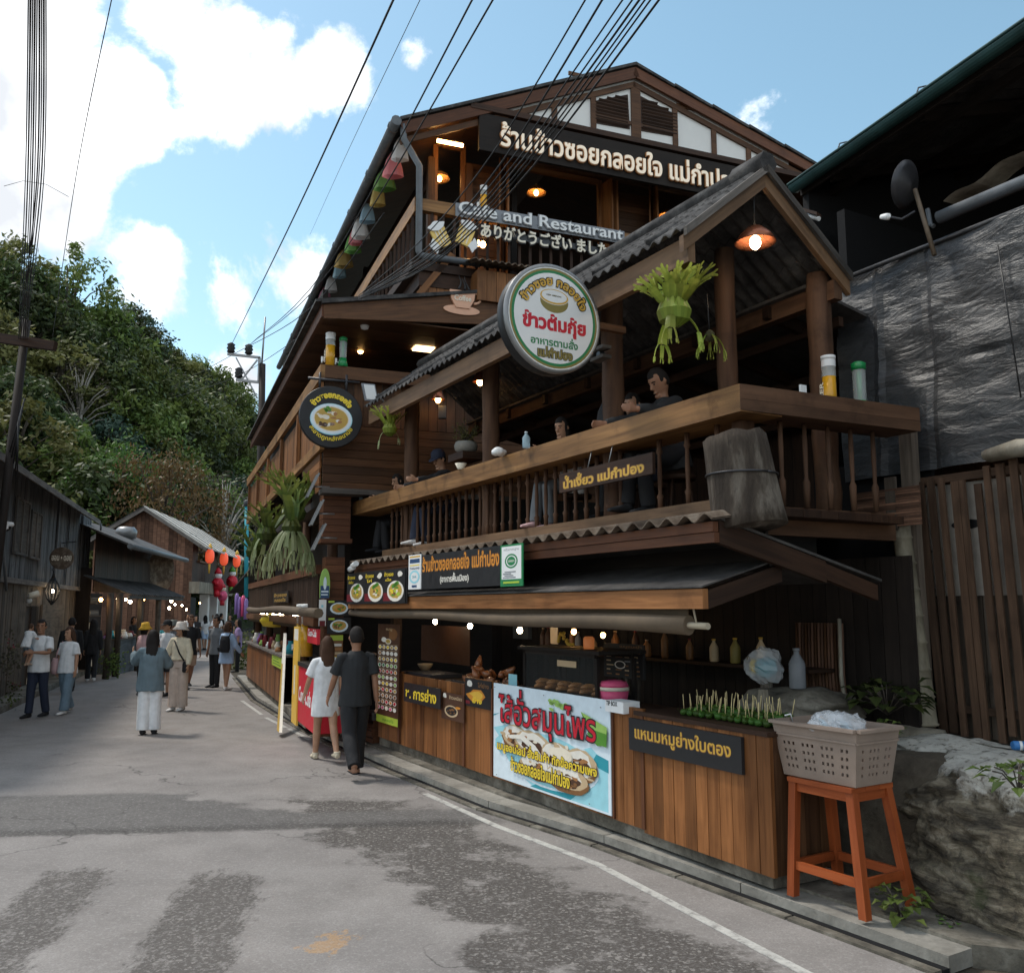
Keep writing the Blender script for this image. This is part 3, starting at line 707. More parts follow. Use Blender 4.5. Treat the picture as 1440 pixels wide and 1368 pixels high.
# low scrub filling the gaps on the slope
mb = MB(); rg = random.Random(9)
for i in range(900):
    u, v = rg.uniform(.04, .9), rg.uniform(0, 1.05); q = hp(u, v); x, y = proj(q)
    if not (-60 < x < 440): continue
    tone = rg.uniform(0, .8)
    for j in range(22):
        g = Vector((rg.gauss(0, .8), rg.gauss(0, .8), abs(rg.gauss(0, .9)))); p = q + g; s_ = rg.uniform(.14, .34)
        nrm = Vector((rg.uniform(-1, 1), rg.uniform(-1, 1), rg.uniform(0, 1))).normalized(); xx = nrm.orthogonal().normalized(); xx = Matrix.Rotation(rg.uniform(0, 6.28), 3, nrm) @ xx; yy = nrm.cross(xx)
        mb.face([p - xx * s_, p - yy * s_ * .45, p + xx * s_, p + yy * s_ * .45], rnd=min(1, max(0, tone + rg.uniform(-.2, .2))))
mb.build('scrub', 'leaf_dark', kind='stuff', label='low scrub and ground cover between the trees on the hillside', cat='undergrowth')
# ================================================================== the restaurant's tall gabled house
RB = thing('restaurant_building', 'tall dark timber restaurant with a half timbered white gable and long side balconies', 'building', PM.pt(1.5, 0, 0))
def M(x, y, o=0.0): return PM.px(x, y, o)
def S(x, y, o=0.0): return PS.px(x, y, o)
# roof: measured at the front verge (o = .5)
eL, pk, eR = M(563, 166, .5), M(895, 89, .5), M(1137, 222, .5)
eR = (pk[0] + (eR[0] - pk[0]) * 1.5, pk[1] + (eR[1] - pk[1]) * 1.5)
sB = -15.2                                  # rear end of the roof
def roofslab(mb, A, B, th, o0, o1):
    d = Vector((B[0] - A[0], B[1] - A[1])); nn = Vector((-d.y, d.x)).normalized() * th
    PM.poly(mb, [A, B, (B[0] - nn.x, B[1] - nn.y), (A[0] - nn.x, A[1] - nn.y)], o0, o1)
mb = MB()
for A, B in ((eL, pk), (pk, eR)):
    k = 7
    for i in range(k):
        a = (A[0] + (B[0] - A[0]) * i / k, A[1] + (B[1] - A[1]) * i / k + .03); b = (A[0] + (B[0] - A[0]) * (i + 1) / k, A[1] + (B[1] - A[1]) * (i + 1) / k + .03 - (.03 if (A is eL) == (i < 0) else 0))
        roofslab(mb, a, b, .05, sB, .5)
rf = mb.build('roof', 'tile_roof', RB)
mb = MB()
for A, B in ((eL, pk), (pk, eR)): roofslab(mb, (A[0], A[1] - .055), (B[0], B[1] - .055), .19, .42, .47)
mb.build('verge_board', 'wood_red', rf)
mb = MB(); roofslab(mb, (eL[0] + .1, eL[1] - .08), (pk[0], pk[1] - .11), .03, sB, .36); roofslab(mb, (pk[0], pk[1] - .11), (eR[0], eR[1] - .11), .03, sB, .36)
mb.build('soffit', 'wood_brown', rf)
mb = MB(); gy = [PM.pt(eL[0] - .06, eL[1] - .05, o) for o in (.5, sB)]
mb.tube(gy, .085, 10); 
for k in range(9): q = PM.pt(eL[0] - .06, eL[1] - .05, .3 - k * 1.7); mb.tube([q, q - a_ * -.04], .1, 10)
mb.build('gutter', 'gutter_grey', rf)
dp = [PM.pt(*M(x, y, .42), .42) for x, y in [(567, 176), (568, 196), (590, 234), (589, 354), (594, 360), (674, 371)]]
mb = MB(); mb.tube(dp[:4] + [dp[3].lerp(dp[4], .5)] + dp[4:], .055, 10)
mb.build('downpipe', 'gutter_grey', RB)
# gable pediment
ped_l, ped_r = M(679, 161, .39), M(1096, 231, .39)
zP = (ped_l[1] + ped_r[1]) / 2
def under(t, d): # underside of the roof at t
    A, B = (eL, pk) if t < pk[0] else (pk, eR); return A[1] + (B[1] - A[1]) * (t - A[0]) / (B[0] - A[0]) - d
tl = eL[0] + (zP - eL[1]) / ((pk[1] - eL[1]) / (pk[0] - eL[0])); tl = M(672, 160, .39)[0]; tr = M(1110, 231, .39)[0]
mb = MB(); PM.poly(mb, [(tl, zP), (tr, zP), (tr, under(tr, .2)), (pk[0], under(pk[0], .2)), (tl, max(zP + .02, under(tl, .2)))], .2, .37)
gb = mb.build('gable_panel', 'white_wall', RB)
mb = MB()
for x, w in ((731, .09), (780, .10), (835, .10), (895, .19), (950, .10), (1004, .10), (1052, .10)):
    t = M(x, 200, .39)[0]; PM.poly(mb, [(t - w / 2, zP), (t + w / 2, zP), (t + w / 2, under(t + w / 2, .3)), (t - w / 2, under(t - w / 2, .3))], .372, .405)
t0, t1 = M(835, 180, .39)[0], M(950, 220, .39)[0]; zm = M(838, 173, .39)[1]; zm2 = M(838, 176, .39)[1]
PM.box(mb, t0 + .05, t1 - .05, zP + .26, zP + .33, .372, .40)
PM.box(mb, M(800, 150, .39)[0], t0 - .05, zP + .95, zP + 1.02, .372, .40); PM.box(mb, t1 + .05, M(1004, 180, .39)[0], zP + .82, zP + .89, .372, .40)
for A, B in ((eL, pk), (pk, eR)): roofslab(mb, (A[0], A[1] - .30), (B[0], B[1] - .30), .10, .372, .41)
mb.build('timber_trim', 'wood_brown', gb)
for poly in ([(836, 141), (884, 132), (887, 181), (837, 172)], [(902, 134), (953, 161), (954, 192), (902, 183)]):
    q = [M(x, y, .41) for x, y in poly]; mb = MB(); PM.poly(mb, q, .374, .382)
    zlo, zhi = min(p[1] for p in q), max(p[1] for p in q); n = int((zhi - zlo) / .065); ta, tb_ = q[0][0], q[1][0]
    for i in range(n):
        z = zlo + .03 + i * .065
        top = lambda t: q[0][1] + (q[1][1] - q[0][1]) * (t - ta) / (tb_ - ta)
        x0, x1 = ta + .02, tb_ - .02
        if top(x0) < z + .03: x0 = ta + (z + .03 - q[0][1]) / (q[1][1] - q[0][1]) * (tb_ - ta)
        if top(x1) < z + .03: x1 = ta + (z + .03 - q[0][1]) / (q[1][1] - q[0][1]) * (tb_ - ta)
        if x1 - x0 > .1: mb.obox(PM.pt(x0, z, .382), PM.r * (x1 - x0), Vector((0, 0, .045)) + PM.n * .03, Vector((0, 0, .012)))
    mb.build('louvre', 'wood_dark', gb)
# ledge and deep dark soffit under the pediment
mb = MB(); PM.box(mb, tl - .15, tr + .3, zP - .10, zP - .003, -.5, .48); mb.build('ledge', 'wood_dark', RB)
zS = zP - .30
# third-storey wall with openings, set back .6
o3 = -.55
wz0 = M(600, 300, o3)[1] - 1.4; wl, wr = M(604, 250, o3)[0], 10.6
zt = min(zS + .7, under(wl + .1, .36))
W1 = M(612, 206, o3) + M(650, 280, o3); W2 = M(712, 236, o3) + M(843, 320, o3); W3 = M(917, 262, o3) + M(1003, 330, o3)
W3 = (W3[0], W3[1], W3[0] + (W2[2] - W2[0]), W3[3])
holes = [(w[0], w[2], wz0 + .3, w[1]) for w in (W1, W2, W3)]
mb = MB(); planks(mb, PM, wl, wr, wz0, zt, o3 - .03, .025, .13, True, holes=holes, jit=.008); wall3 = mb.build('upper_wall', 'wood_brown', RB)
for w in (W1, W2, W3):
    fr = MB(); a0, b0, top = w[0], w[2], w[1]
    for t in (a0 - .04, b0 - .04): PM.box(fr, t, t + .08, wz0 + .3, top + .08, o3 - .02, o3 + .05)
    PM.box(fr, a0 + .04, b0 - .04, top, top + .09, o3 - .02, o3 + .045)
    wf = fr.build('window_frame', 'wood_warm', RB)
    if w is not W1:
        for t, sg in ((a0 - .02, -1), (b0 + .02, 1)):       # folded shutters standing open
            sh = MB(); o_ = PM.pt(t, wz0 + .35, o3 + .052); d = (PM.n * .30 + PM.r * sg * .06)
            sh.obox(o_, d, PM.r * sg * .03, Vector((0, 0, top - wz0 - .35)))
            sh.obox(o_ + PM.r * sg * .05 - PM.n * .0, d * .8 + PM.r * sg * .1, PM.r * sg * .03, Vector((0, 0, top - wz0 - .35)))
            for k in (.25, .6): sh.obox(o_ + d * .98 + Vector((0, 0, (top - wz0) * k)), PM.n * .012, PM.r * sg * .02, Vector((0, 0, .06)))
            sh.build('shutter', 'wood_warm', wf)
# corner posts and a beam over the windows
mb = MB()
for x in (604, 657, 700): t = M(x, 250, o3)[0]; PM.box(mb, t - .06, t + .06, wz0, zt - .1, o3 + .03, o3 + .14)
PM.box(mb, M(700, 230, o3)[0] + .07, wr, W2[1] + .1, W2[1] + .26, o3 + .03, o3 + .1); mb.build('corner_post', 'wood_brown', RB)
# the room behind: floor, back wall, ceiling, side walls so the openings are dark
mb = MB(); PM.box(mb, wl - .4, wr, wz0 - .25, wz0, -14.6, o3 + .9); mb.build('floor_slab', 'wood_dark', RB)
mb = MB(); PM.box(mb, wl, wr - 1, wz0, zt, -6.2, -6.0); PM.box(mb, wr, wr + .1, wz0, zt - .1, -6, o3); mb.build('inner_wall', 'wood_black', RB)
mb = MB()   # side wall along the street, third storey, with window bays
sw = -(wl + .05)
hs_ = [(-.0 + 2.6 * k + .6, -.0 + 2.6 * k + 1.9) for k in range(6)]
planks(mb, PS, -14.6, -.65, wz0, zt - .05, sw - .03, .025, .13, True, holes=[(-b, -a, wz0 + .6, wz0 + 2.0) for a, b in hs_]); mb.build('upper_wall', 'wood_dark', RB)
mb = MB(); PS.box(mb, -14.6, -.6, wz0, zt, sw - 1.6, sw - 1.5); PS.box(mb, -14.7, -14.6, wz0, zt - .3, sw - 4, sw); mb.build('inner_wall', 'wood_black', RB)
# third-storey balcony rail: front and street side
r3 = M(583, 277, .40); zr = r3[1]; tr3 = r3[0]
mb = MB(); PM.box(mb, tr3 + .06, 6.8, zr - .20, zr, .28, .40); RL = mb.build('balcony_rail', 'wood_rail', RB)
mb = MB(); so_ = -tr3
mb.obox(PM.pt(tr3, zr - .24, -13.8), PM.n * 14.2, PM.r * .055, Vector((0, 0, .24))); RS = mb.build('balcony_rail', 'wood_rail', RB)
zb = M(600, 372, .3)[1]
bal = MB()
def spindles(parent, n, fn, z0, z1, mat='wood_dark', w=.045):
    for i in range(n):
        q = fn(i); m_ = MB(); m_.obox(q + Vector((-w / 2, -w / 2, z0)), (w, 0, 0), (0, w, 0), (0, 0, z1 - z0)); m_.build('baluster', mat, parent)
spindles(RL, 26, lambda i: PM.pt(tr3 + .12 + i * .19, 0, .34), zb + .02, zr - .20)
spindles(RS, 40, lambda i: PM.pt(tr3 + .03, 0, .2 - i * .3), zb + .02, zr - .24)
mb = MB(); PM.box(mb, tr3 - .03, 6.8, zb - .14, zb, .22, .40); mb.obox(PM.pt(tr3 - .03, zb - .14, -13.8), PM.n * 14.0, PM.r * .2, Vector((0, 0, .14))); mb.build('balcony_beam', 'wood_dark', RB)
# tan boarded box below the balcony and the small corrugated roof beside the sign
mb = MB(); t0, z1 = M(592, 377, .36); t1, z0 = M(706, 424, .36)
planks(mb, PM, t0, t1, z0 - .3, z1, .3, .03, .14); mb.obox(PM.pt(t0 - .08, z0 - .05, .34), PM.r * .55 + UP * .75, PM.n * .06, PM.r * .09 - UP * .05)
mb.build('boarded_front', 'wood_warm', RB)
mb = MB(); tA, zA = M(668, 369, .8); tB, zB_ = M(742, 375, .8)
planks(mb, PM, tA + .08, tB, zB_ - .62, zA - .06, .66, .03, .16); mb.obox(PM.pt(tA + .08, zB_ - .62, .3), PM.n * .36, PM.r * .03, UP * .5); hb_ = mb.build('hatch_box', 'wood_warm', RB)
def corrugated(mb, O, U, V, th, pitch, amp, nn, per=6):
    """wavy sheet: U along the waves' crossing direction, V down the slope, nn up"""
    n = int(U.length / pitch * per)
    for i in range(n):
        f0, f1 = i / n, (i + 1) / n; h0, h1 = amp * math.sin(2 * math.pi * i / per), amp * math.sin(2 * math.pi * (i + 1) / per)
        A, B = O + U * f0 + nn * h0, O + U * f1 + nn * h1; C, D = B + V, A + V; d = -nn * th
        mb.face([A, D, C, B], smooth=True, rnd=.5); mb.face([A + d, B + d, C + d, D + d], smooth=True, rnd=.5)
        mb.face([A, B, B + d, A + d], rnd=.5); mb.face([D, D + d, C + d, C], rnd=.5)
mb = MB(); corrugated(mb, PM.pt(tA - .05, zA + .02, .92), PM.r * (tB - tA + .15), -PM.n * .7 + UP * .18, .012, .11, .02, UP); mb.build('corrugated_sheet', 'rust_sheet', hb_)
# second-storey canopy: tapering fascia, dark boarded soffit, long edge along the street
fc = [M(x, y, .62) for x, y in [(455, 428), (706, 411), (706, 457), (456, 447)]]
mb = MB(); PM.poly(mb, fc, .56, .62); CN = mb.build('canopy_fascia', 'wood_brown', RB)
mb = MB(); PM.poly(mb, [(fc[0][0] - .03, fc[0][1]), (fc[1][0], fc[1][1]), (fc[1][0], fc[1][1] + .05), (fc[0][0] - .03, fc[0][1] + .05)], .54, .68); mb.build('canopy_edge', 'tile_roof', CN)
zc = S(455, 430, -fc[0][0])[1]; cz = fc[0][1]
mb = MB(); mb.obox(PM.pt(fc[0][0] - .02, cz - .18, -11.2), PM.n * 11.8, PM.r * .05, UP * .2); mb.build('canopy_fascia', 'wood_red', RB)
mb = MB(); mb.obox(PM.pt(fc[0][0] - .12, cz + .022, -11.2), PM.n * 11.85, PM.r * 2.4 + UP * .45, UP * .04); mb.build('canopy_roof', 'tile_roof', RB)
mb = MB()
for k in range(22): mb.obox(PM.pt(fc[0][0] + .05, cz - .12, -11.1 + k * .53), PM.n * .52, PM.r * 4.2, UP * .02)
mb.build('canopy_soffit', 'wood_brown', RB)
# second-storey rail
r2 = M(451, 512, .15); z2 = r2[1]
mb = MB(); PM.box(mb, r2[0] + .07, 3.2, z2 - .20, z2, .03, .15); mb.build('balcony_rail', 'wood_brown', RB)
mb = MB(); mb.obox(PM.pt(r2[0], z2 - .22, -12.9), PM.n * 13.05, PM.r * .07, UP * .22); mb.build('balcony_rail', 'wood_rail', RB)
# boarded second-storey parapet, street side and front
zlow = S(400, 672, .1)[1] ; zlow = 4.35
mb = MB(); planks(mb, PS, -12.8, -.02, zlow + .15, z2 - .3, -r2[0] - .12, .025, .17); mb.build('parapet', 'wood_warm', RB)
mb = MB(); mb.obox(PM.pt(r2[0] + .03, zlow, -12.9), PM.n * 13.0, PM.r * .07, UP * .16); mb.build('parapet_beam', 'wood_rail', RB)
for k in range(6):
    mb = MB(); mb.obox(PM.pt(r2[0] + .02, zlow + .16, -12.6 + k * 2.5), PM.n * .11, PM.r * .06, UP * (z2 - zlow - .4)); mb.build('parapet_post', 'wood_warm', RB)
mb = MB(); planks(mb, PM, r2[0] + .1, 4.6, 3.75, zlow + .42, -.02, .03, .13, True); planks(mb, PM, r2[0] + .1, 4.6, zlow + .43, z2 - .1, -.05, .025, .15); mb.build('front_wall', 'wood_brown', RB)
mb = MB(); PM.box(mb, r2[0] + .05, 3.0, 3.66, 3.74, .0, .35); mb.build('wall_ledge', 'wood_grey', RB)
mb = MB()   # triangular boarded return under the parapet
for k in range(5): mb.obox(PM.pt(r2[0] + .08, zlow - .12 * (k + 1), -.2 - .0), -PM.n * (1.9 - .38 * k), PM.r * .03, UP * .113)
mb.build('parapet_return', 'wood_warm', RB)
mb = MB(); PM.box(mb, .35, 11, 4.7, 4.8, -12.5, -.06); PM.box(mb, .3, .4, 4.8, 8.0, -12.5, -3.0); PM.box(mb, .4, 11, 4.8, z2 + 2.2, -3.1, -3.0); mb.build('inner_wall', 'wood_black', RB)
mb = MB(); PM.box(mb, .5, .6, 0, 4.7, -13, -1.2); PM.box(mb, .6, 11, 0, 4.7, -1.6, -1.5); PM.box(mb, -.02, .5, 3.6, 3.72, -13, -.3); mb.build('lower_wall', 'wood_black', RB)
# the corner pillar: boarded, wider above
pl0, pl1 = M(456, 760, 0)[0], M(489, 760, 0)[0]
mb = MB()
for i in range(22): PM.box(mb, pl0 + .03, pl1 - .03, .1 + i * .12, .1 + i * .12 + .115, -.32, -.03 + random.uniform(0, .006))
pil = mb.build('pillar', 'wood_red', RB); zk = M(470, 757, 0)[1]; zk2 = M(470, 684, 0)[1]
mb = MB()
for i in range(8): h = (zk2 - zk) / 8; PM.box(mb, pl0 - .03, pl1 + .03, zk + i * h, zk + i * h + h - .006, -.36, .02 + random.uniform(0, .006))
PM.box(mb, pl0 - .06, pl1 + .06, zk - .07, zk - .003, -.38, .05); mb.build('pillar_casing', 'wood_red', pil)
# first deck along the street: dark boarded railing, beams, deck
zd = 2.62
mb = MB(); mb.obox(PM.pt(-.06, zd - .12, -12.6), PM.n * 12.1, PM.r * .08, UP * .14); DR = mb.build('deck_rail', 'wood_red', RB)
mb = MB(); planks(mb, PS, -12.6, -.5, zd - .78, zd - .125, .0, .02, .13, gap=.035); mb.build('deck_boards', 'wood_dark', DR)
mb = MB(); mb.obox(PM.pt(-.08, zd - .93, -12.6), PM.n * 12.1, PM.r * .1, UP * .14); mb.build('deck_beam', 'wood_red', DR)
mb = MB(); PM.box(mb, .0, .5, zd - 1.0, zd - .94, -12.6, -.5); mb.build('deck_floor', 'wood_dark', RB)
for k in range(5):
    mb = MB(); q = PM.pt(.25, .1, -.9 - k * 2.9); mb.tube([q, q + UP * 4.5], .085, 8); mb.build('deck_post', 'wood_post', RB)
# warm lamps that stand free of the house
GRP = 'warm strip lights under the restaurant eaves'
def strip(p0, p1, label, mat='lamp_warm', g=GRP, r=.032):
    t = thing('strip_light', label, 'lamp', p0, g); m_ = MB(); m_.tube([p0, p1], r, 8); m_.build('tube', mat, t)
    m_ = MB(); m_.obox(Vector(p0) + UP * (r + .003) - Vector((.03, .03, 0)), Vector(p1) - Vector(p0), (.06, .06, 0), UP * .03); m_.build('housing', 'wood_dark', t); return t
oS = -1.75
for (x0, y0, x1, y1, lb) in [(564, 257, 581, 232, 'warm strip light under the side eaves nearest the gable corner'), (515, 346, 530, 318, 'warm strip light in the middle bay of the side eaves'), (472, 421, 483, 401, 'warm strip light in the lowest visible bay of the side eaves')]:
    A, B = S(x0, y0, oS), S(x1, y1, oS); strip(PS.pt(A[0], A[1], oS), PS.pt(B[0], A[1], oS), lb)
A, B = M(615, 198, .1), M(651, 191, .1); strip(PM.pt(A[0], A[1], .1), PM.pt(B[0], A[1], .1), 'warm strip light on the front soffit left of the Thai roof sign')
def pendant(p, label, r=.17, cord=.35, shade='shade_rattan', bulb='lamp_warm', group='pendant lamps in the upper room', nm='pendant_lamp'):
    t = thing(nm, label, 'lamp', p, group)
    m_ = MB(); m_.tube([Vector(p) + UP * .1, Vector(p) + UP * (.1 + cord)], .008, 6); m_.build('cord', 'wire_black', t)
    m_ = MB(); m_.lathe([(.03, .12), (.06, .11), (r * .75, .05), (r, -.02), (r * .97, -.025), (r * .7, .03), (.03, .09)], p, seg=20, cap=False); m_.build('lamp_shade', shade, t)
    m_ = MB(); m_.ball(Vector(p) + UP * -.02, (.045, .045, .06)); m_.build('bulb', bulb, t); return t
plain('shade_rattan', (.38, .20, .08), .6, var=.3, scale=20); plain('shade_copper', (.30, .10, .05), .3, metal=.6)
for x, y, o, lb in [(618, 250, -1.0, 'rattan pendant lamp in the narrow left window of the top floor'), (754, 270, -1.4, 'round pendant lamp in the wide middle window of the top floor'), (938, 303, -1.4, 'rattan pendant lamp in the right window of the top floor')]:
    q = M(x, y, o); pendant(PM.pt(q[0], q[1], o), lb, .2, .9)
def bulb(p, label, r=.05, group='bare bulbs of the restaurant', mat='lamp_warm'):
    t = thing('light_bulb', label, 'lamp', p, group); m_ = MB(); m_.ball(p, (r, r, r * 1.15)); m_.build('globe', mat, t)
    m_ = MB(); m_.lathe([(r * .45, r * .9), (r * .5, r * 1.6), (r * .3, r * 1.9)], p, seg=10); m_.build('socket', 'black', t); return t
for x, y, o, lb in [(507, 493, -1.2, 'small warm bulb under the second storey canopy soffit'), (679, 344, .2, 'small warm bulb below the painted beer mugs'), (671, 342, .1, 'tiny bulb just left of the other below the beer mugs')]:
    q = M(x, y, o); bulb(PM.pt(q[0], q[1], o), lb, .05)
q = M(596, 484, -.6); t = thing('ceiling_light', 'square recessed warm light in the second storey canopy soffit', 'lamp', PM.pt(q[0], q[1], -.6)); mb = MB(); PM.box(mb, q[0] - .16, q[0] + .16, cz - .15, cz - .125, -.75, -.5); mb.build('panel', 'lamp_soft', t)
mb = MB(); PM.box(mb, q[0] - .19, q[0] + .19, cz - .122, cz - .11, -.78, -.47); mb.build('frame', 'white', t)
# dome camera under the canopy
q = M(513, 455, .2); p = PM.pt(q[0], q[1], .2); t = thing('security_camera', 'white dome camera hanging under the canopy above the beer towers', 'camera', p)
mb = MB(); mb.lathe([(.02, -.1), (.055, -.085), (.07, -.04), (.07, .02), (.05, .06), (.03, .07)], p, seg=16); mb.build('dome', 'white', t); mb = MB(); mb.tube([p + UP * .06, p + UP * .12 + PM.r * .1], .02); mb.build('bracket', 'metal_grey', t)
# coloured paper flags along the street gutter
FC = {'white': (.62, .60, .58), 'pink': (.55, .20, .24), 'green': (.17, .36, .10), 'yellow': (.50, .38, .12), 'blue': (.30, .42, .50), 'red': (.50, .11, .13)}
for k, v in FC.items(): leafmat('paper_' + k, v, v, tuple(x * 1.1 for x in v), .4, .8)
fl = [(563, 205, 'white'), (553, 234, 'pink'), (541, 253, 'green'), (532, 272, 'yellow'), (517, 291, 'blue'), (507, 311, 'white'), (500, 330, 'pink'), (496, 345, 'green'), (484, 360, 'yellow'), (478, 374, 'blue'), (466, 382, 'white'), (458, 395, 'pink'), (452, 408, 'green'), (452, 420, 'yellow'), (446, 434, 'blue'), (438, 447, 'red'), (432, 461, 'yellow'), (420, 480, 'pink'), (415, 489, 'white'), (404, 499, 'yellow')]
for i, (x, y, cl_) in enumerate(fl):
    o = -(eL[0] + .12); q = S(x, y, o); p = PS.pt(q[0], eL[1] - .28, o); m_ = MB(); n = 12; rr = .13 + .02 * (i % 3); hh_ = .38 + .06 * (i % 2)
    sw_ = random.uniform(-.1, .1)
    rows = [[Vector((math.cos(6.283 * j / n) * rr * k_ * (1 + .12 * math.sin(j * 2.1 + i)), math.sin(6.283 * j / n) * rr * .6 * k_ * (1 + .12 * math.cos(j * 1.7)), -hz_)) + p + UP * .2 + PS.r * sw_ * hz_ for j in range(n)] for k_, hz_ in ((.25, 0), (.7, hh_ * .3), (.95, hh_ * .65), (1.12, hh_))]
    for a in range(3):
        for j in range(n): k = (j + 1) % n; m_.face([rows[a][j], rows[a + 1][j], rows[a + 1][k], rows[a][k]], smooth=True, rnd=.5)
    PLN = {'white': 'white', 'pink': 'pink', 'green': 'green', 'yellow': 'yellow', 'blue': 'pale blue', 'red': 'red'}
    m_.build('paper_flag', 'paper_' + cl_, label=f'{PLN[cl_]} paper flag hanging in the row under the restaurant side gutter', cat='paper flag', group='paper flags under the side gutter')
# ================================================================== two-storey food porch in front of the house
def C(x, y, o=0.0): return PC.px(x, y, o)
PO = thing('porch', 'two storey timber porch with a tiled gable roof above the food counter', 'building', PC.pt(-3.5, 0, -1))
TL = -7.62          # far end
dz = 2.70
# deck and its dark inside
mb = MB()
for i in range(24): PC.box(mb, TL, -.1 if i < 8 else -1.2, dz - .06, dz, -.35 - i * .19, -.35 - i * .19 + .185)
mb.build('deck', 'wood_dark', PO)
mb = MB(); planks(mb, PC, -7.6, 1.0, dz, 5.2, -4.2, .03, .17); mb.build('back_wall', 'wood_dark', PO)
mb = MB(); planks(mb, PC, -.75, 1.1, dz, 5.0, -2.75, .03, .16); mb.build('side_wall', 'wood_brown', PO)
# counter-like rail top
mb = MB(); PC.box(mb, TL - 1.0, -.15, 3.395, 3.6, -.42, 0); rt = mb.build('rail_counter', 'wood_rail', PO)
mb = MB(); PC.box(mb, -.148, .02 - .15 + .03, 3.40, 3.59, -.42, -.01); 
mb = MB(); O = PC.pt(-.147, 3.49, -.0); mb.obox(O, -PC.n * 1.86 + PC.r * .12, PC.r * -.35, UP * .11); mb.obox(O - UP * .085 + PC.n * .0, -PC.n * 1.86 + PC.r * .12, PC.r * -.33, UP * .083); mb.build('rail_counter', 'wood_post', PO)
bz1, bz0 = 3.395, 2.80
SP = []
for i, t in enumerate([-.62, -.98, -1.34] + [-1.9 - .185 * k for k in range(31)]):
    q = PC.pt(t, 0, -.2); m_ = MB(); h = bz1 - bz0
    m_.lathe([(.022, 0), (.022, h * .14), (.030, h * .18), (.016, h * .22), (.021, h * .5), (.016, h * .78), (.030, h * .82), (.022, h * .86), (.022, h)], q + UP * bz0, seg=8); m_.build('baluster', 'wood_post', PO)
for k in range(5):
    q = PC.pt(-.3 + .02 * k, 0, -.55 - .24 * k); m_ = MB(); h = 3.40 - 2.74; m_.lathe([(.022, 0), (.03, h * .3), (.016, h * .35), (.022, h * .7), (.018, h)], q + UP * 2.74, seg=8); m_.build('baluster', 'wood_post', PO)
mb = MB(); PC.box(mb, TL, -.35, dz + .01, bz0, -.28, -.12); mb.build('bottom_rail', 'wood_beam', PO)
mb = MB(); mb.obox(PC.pt(-.33, 2.52, -.35), -PC.n * 1.42 + PC.r * .08, PC.r * -.08, UP * .22); mb.build('bottom_rail', 'wood_post', PO)
mb = MB(); PC.box(mb, -.48, -.36, dz, 3.39, -.34, -.22); mb.build('newel_post', 'wood_post', PO)
# posts (bark stripped trunks) up to the roof
def trunkpost(t, o, z0, z1, r, name='post', mat='wood_post'):
    m_ = MB(); n = 9; m_.tube([PC.pt(t + .012 * math.sin(i * 2.2), z0 + (z1 - z0) * i / n, o + .01 * math.cos(i * 1.9)) for i in range(n + 1)], [r * (1 + .06 * math.sin(i * 2.7)) for i in range(n + 1)], 10); return m_.build(name, mat, PO)
for x, y in ((862, 555), (690, 620), (578, 690)): q = C(x, y, -.28); trunkpost(q[0], -.28, dz, 5.0, .105)
q = C(540, 700, -.28)
trunkpost(C(1005, 520, -.75)[0], -.9, dz, 5.2, .09)
pr = C(1154, 480, -1.5); trunkpost(pr[0], -1.5, dz, 4.9, .105)
# roof: eaves parallel to the counter, ridge .88 further in
ez, er, rz_ = 4.88, -1.65, 5.62; g0 = -.52
rd = .20
def rp(t, o): # roof surface height
    return ez + (rz_ - ez) * ((.2 - o) / .9) if o > -.7 else rz_ - (rz_ - 4.86) * ((-.7 - o) / .95)
ROOF = MB()
for side in (0, 1):
    o0, z0, o1, z1 = (.2, ez, -.7, rz_) if side == 0 else (-1.65, 4.86, -.7, rz_)
    nn = Vector((0, 0, 1)); rows = 5
    for k in range(rows):
        f0, f1 = k / rows - .0, (k + 1) / rows + .04
        A = PC.pt(TL, z0 + (z1 - z0) * f0 + .02, o0 + (o1 - o0) * f0); B = PC.pt(g0, z0 + (z1 - z0) * f0 + .02, o0 + (o1 - o0) * f0)
        V = PC.pt(0, (z1 - z0) * (f1 - f0) - .02, (o1 - o0) * (f1 - f0)) - PC.pt(0, 0, 0)
        corrugated(ROOF, A, B - A, V, .014, .14, .022, nn)
pr_ = ROOF.build('roof', 'tile_roof', PO)
mb = MB(); mb.tube([PC.pt(TL, rz_ + .03, -.7), PC.pt(g0 + .04, rz_ + .01, -.7)], .085, 8); mb.tube([PC.pt(g0 - .3, rz_ + .02, -.7), PC.pt(g0 + .07, rz_ + .02, -.7)], .10, 6); mb.build('ridge_cap', 'tile_roof', pr_)
for k in range(9): mb = MB(); t = -7.2 + k * .78; mb.tube([PC.pt(t, ez + .06, .17), PC.pt(t, ez + .06 + (rz_ - ez) * .3, -.12)], .035, 6); mb.build('tile_roll', 'tile_roof', pr_)
mb = MB(); PC.box(mb, TL, g0 + .0, ez - .24, ez - .03, .06, .13); mb.build('eave_beam', 'wood_beam', PO)
for (o0, z0) in ((.2, ez), (-1.67, 4.86)):
    mb = MB(); d = PC.pt(0, rz_ - z0, -.7 - o0) - PC.pt(0, 0, 0); O = PC.pt(g0 - .02, z0 - .03, o0); mb.obox(O - UP * .15, d, PC.r * .05, UP * .13); mb.build('barge_board', 'wood_beam', PO)
    mb = MB(); mb.obox(O + PC.r * .055 - UP * .03, d, PC.r * .035, UP * .07); mb.build('verge_trim', 'wood_grey', PO)
mb = MB(); PC.box(mb, TL, g0, ez - .25, ez - .08, -1.6, -1.5); mb.build('eave_beam', 'wood_post', PO)
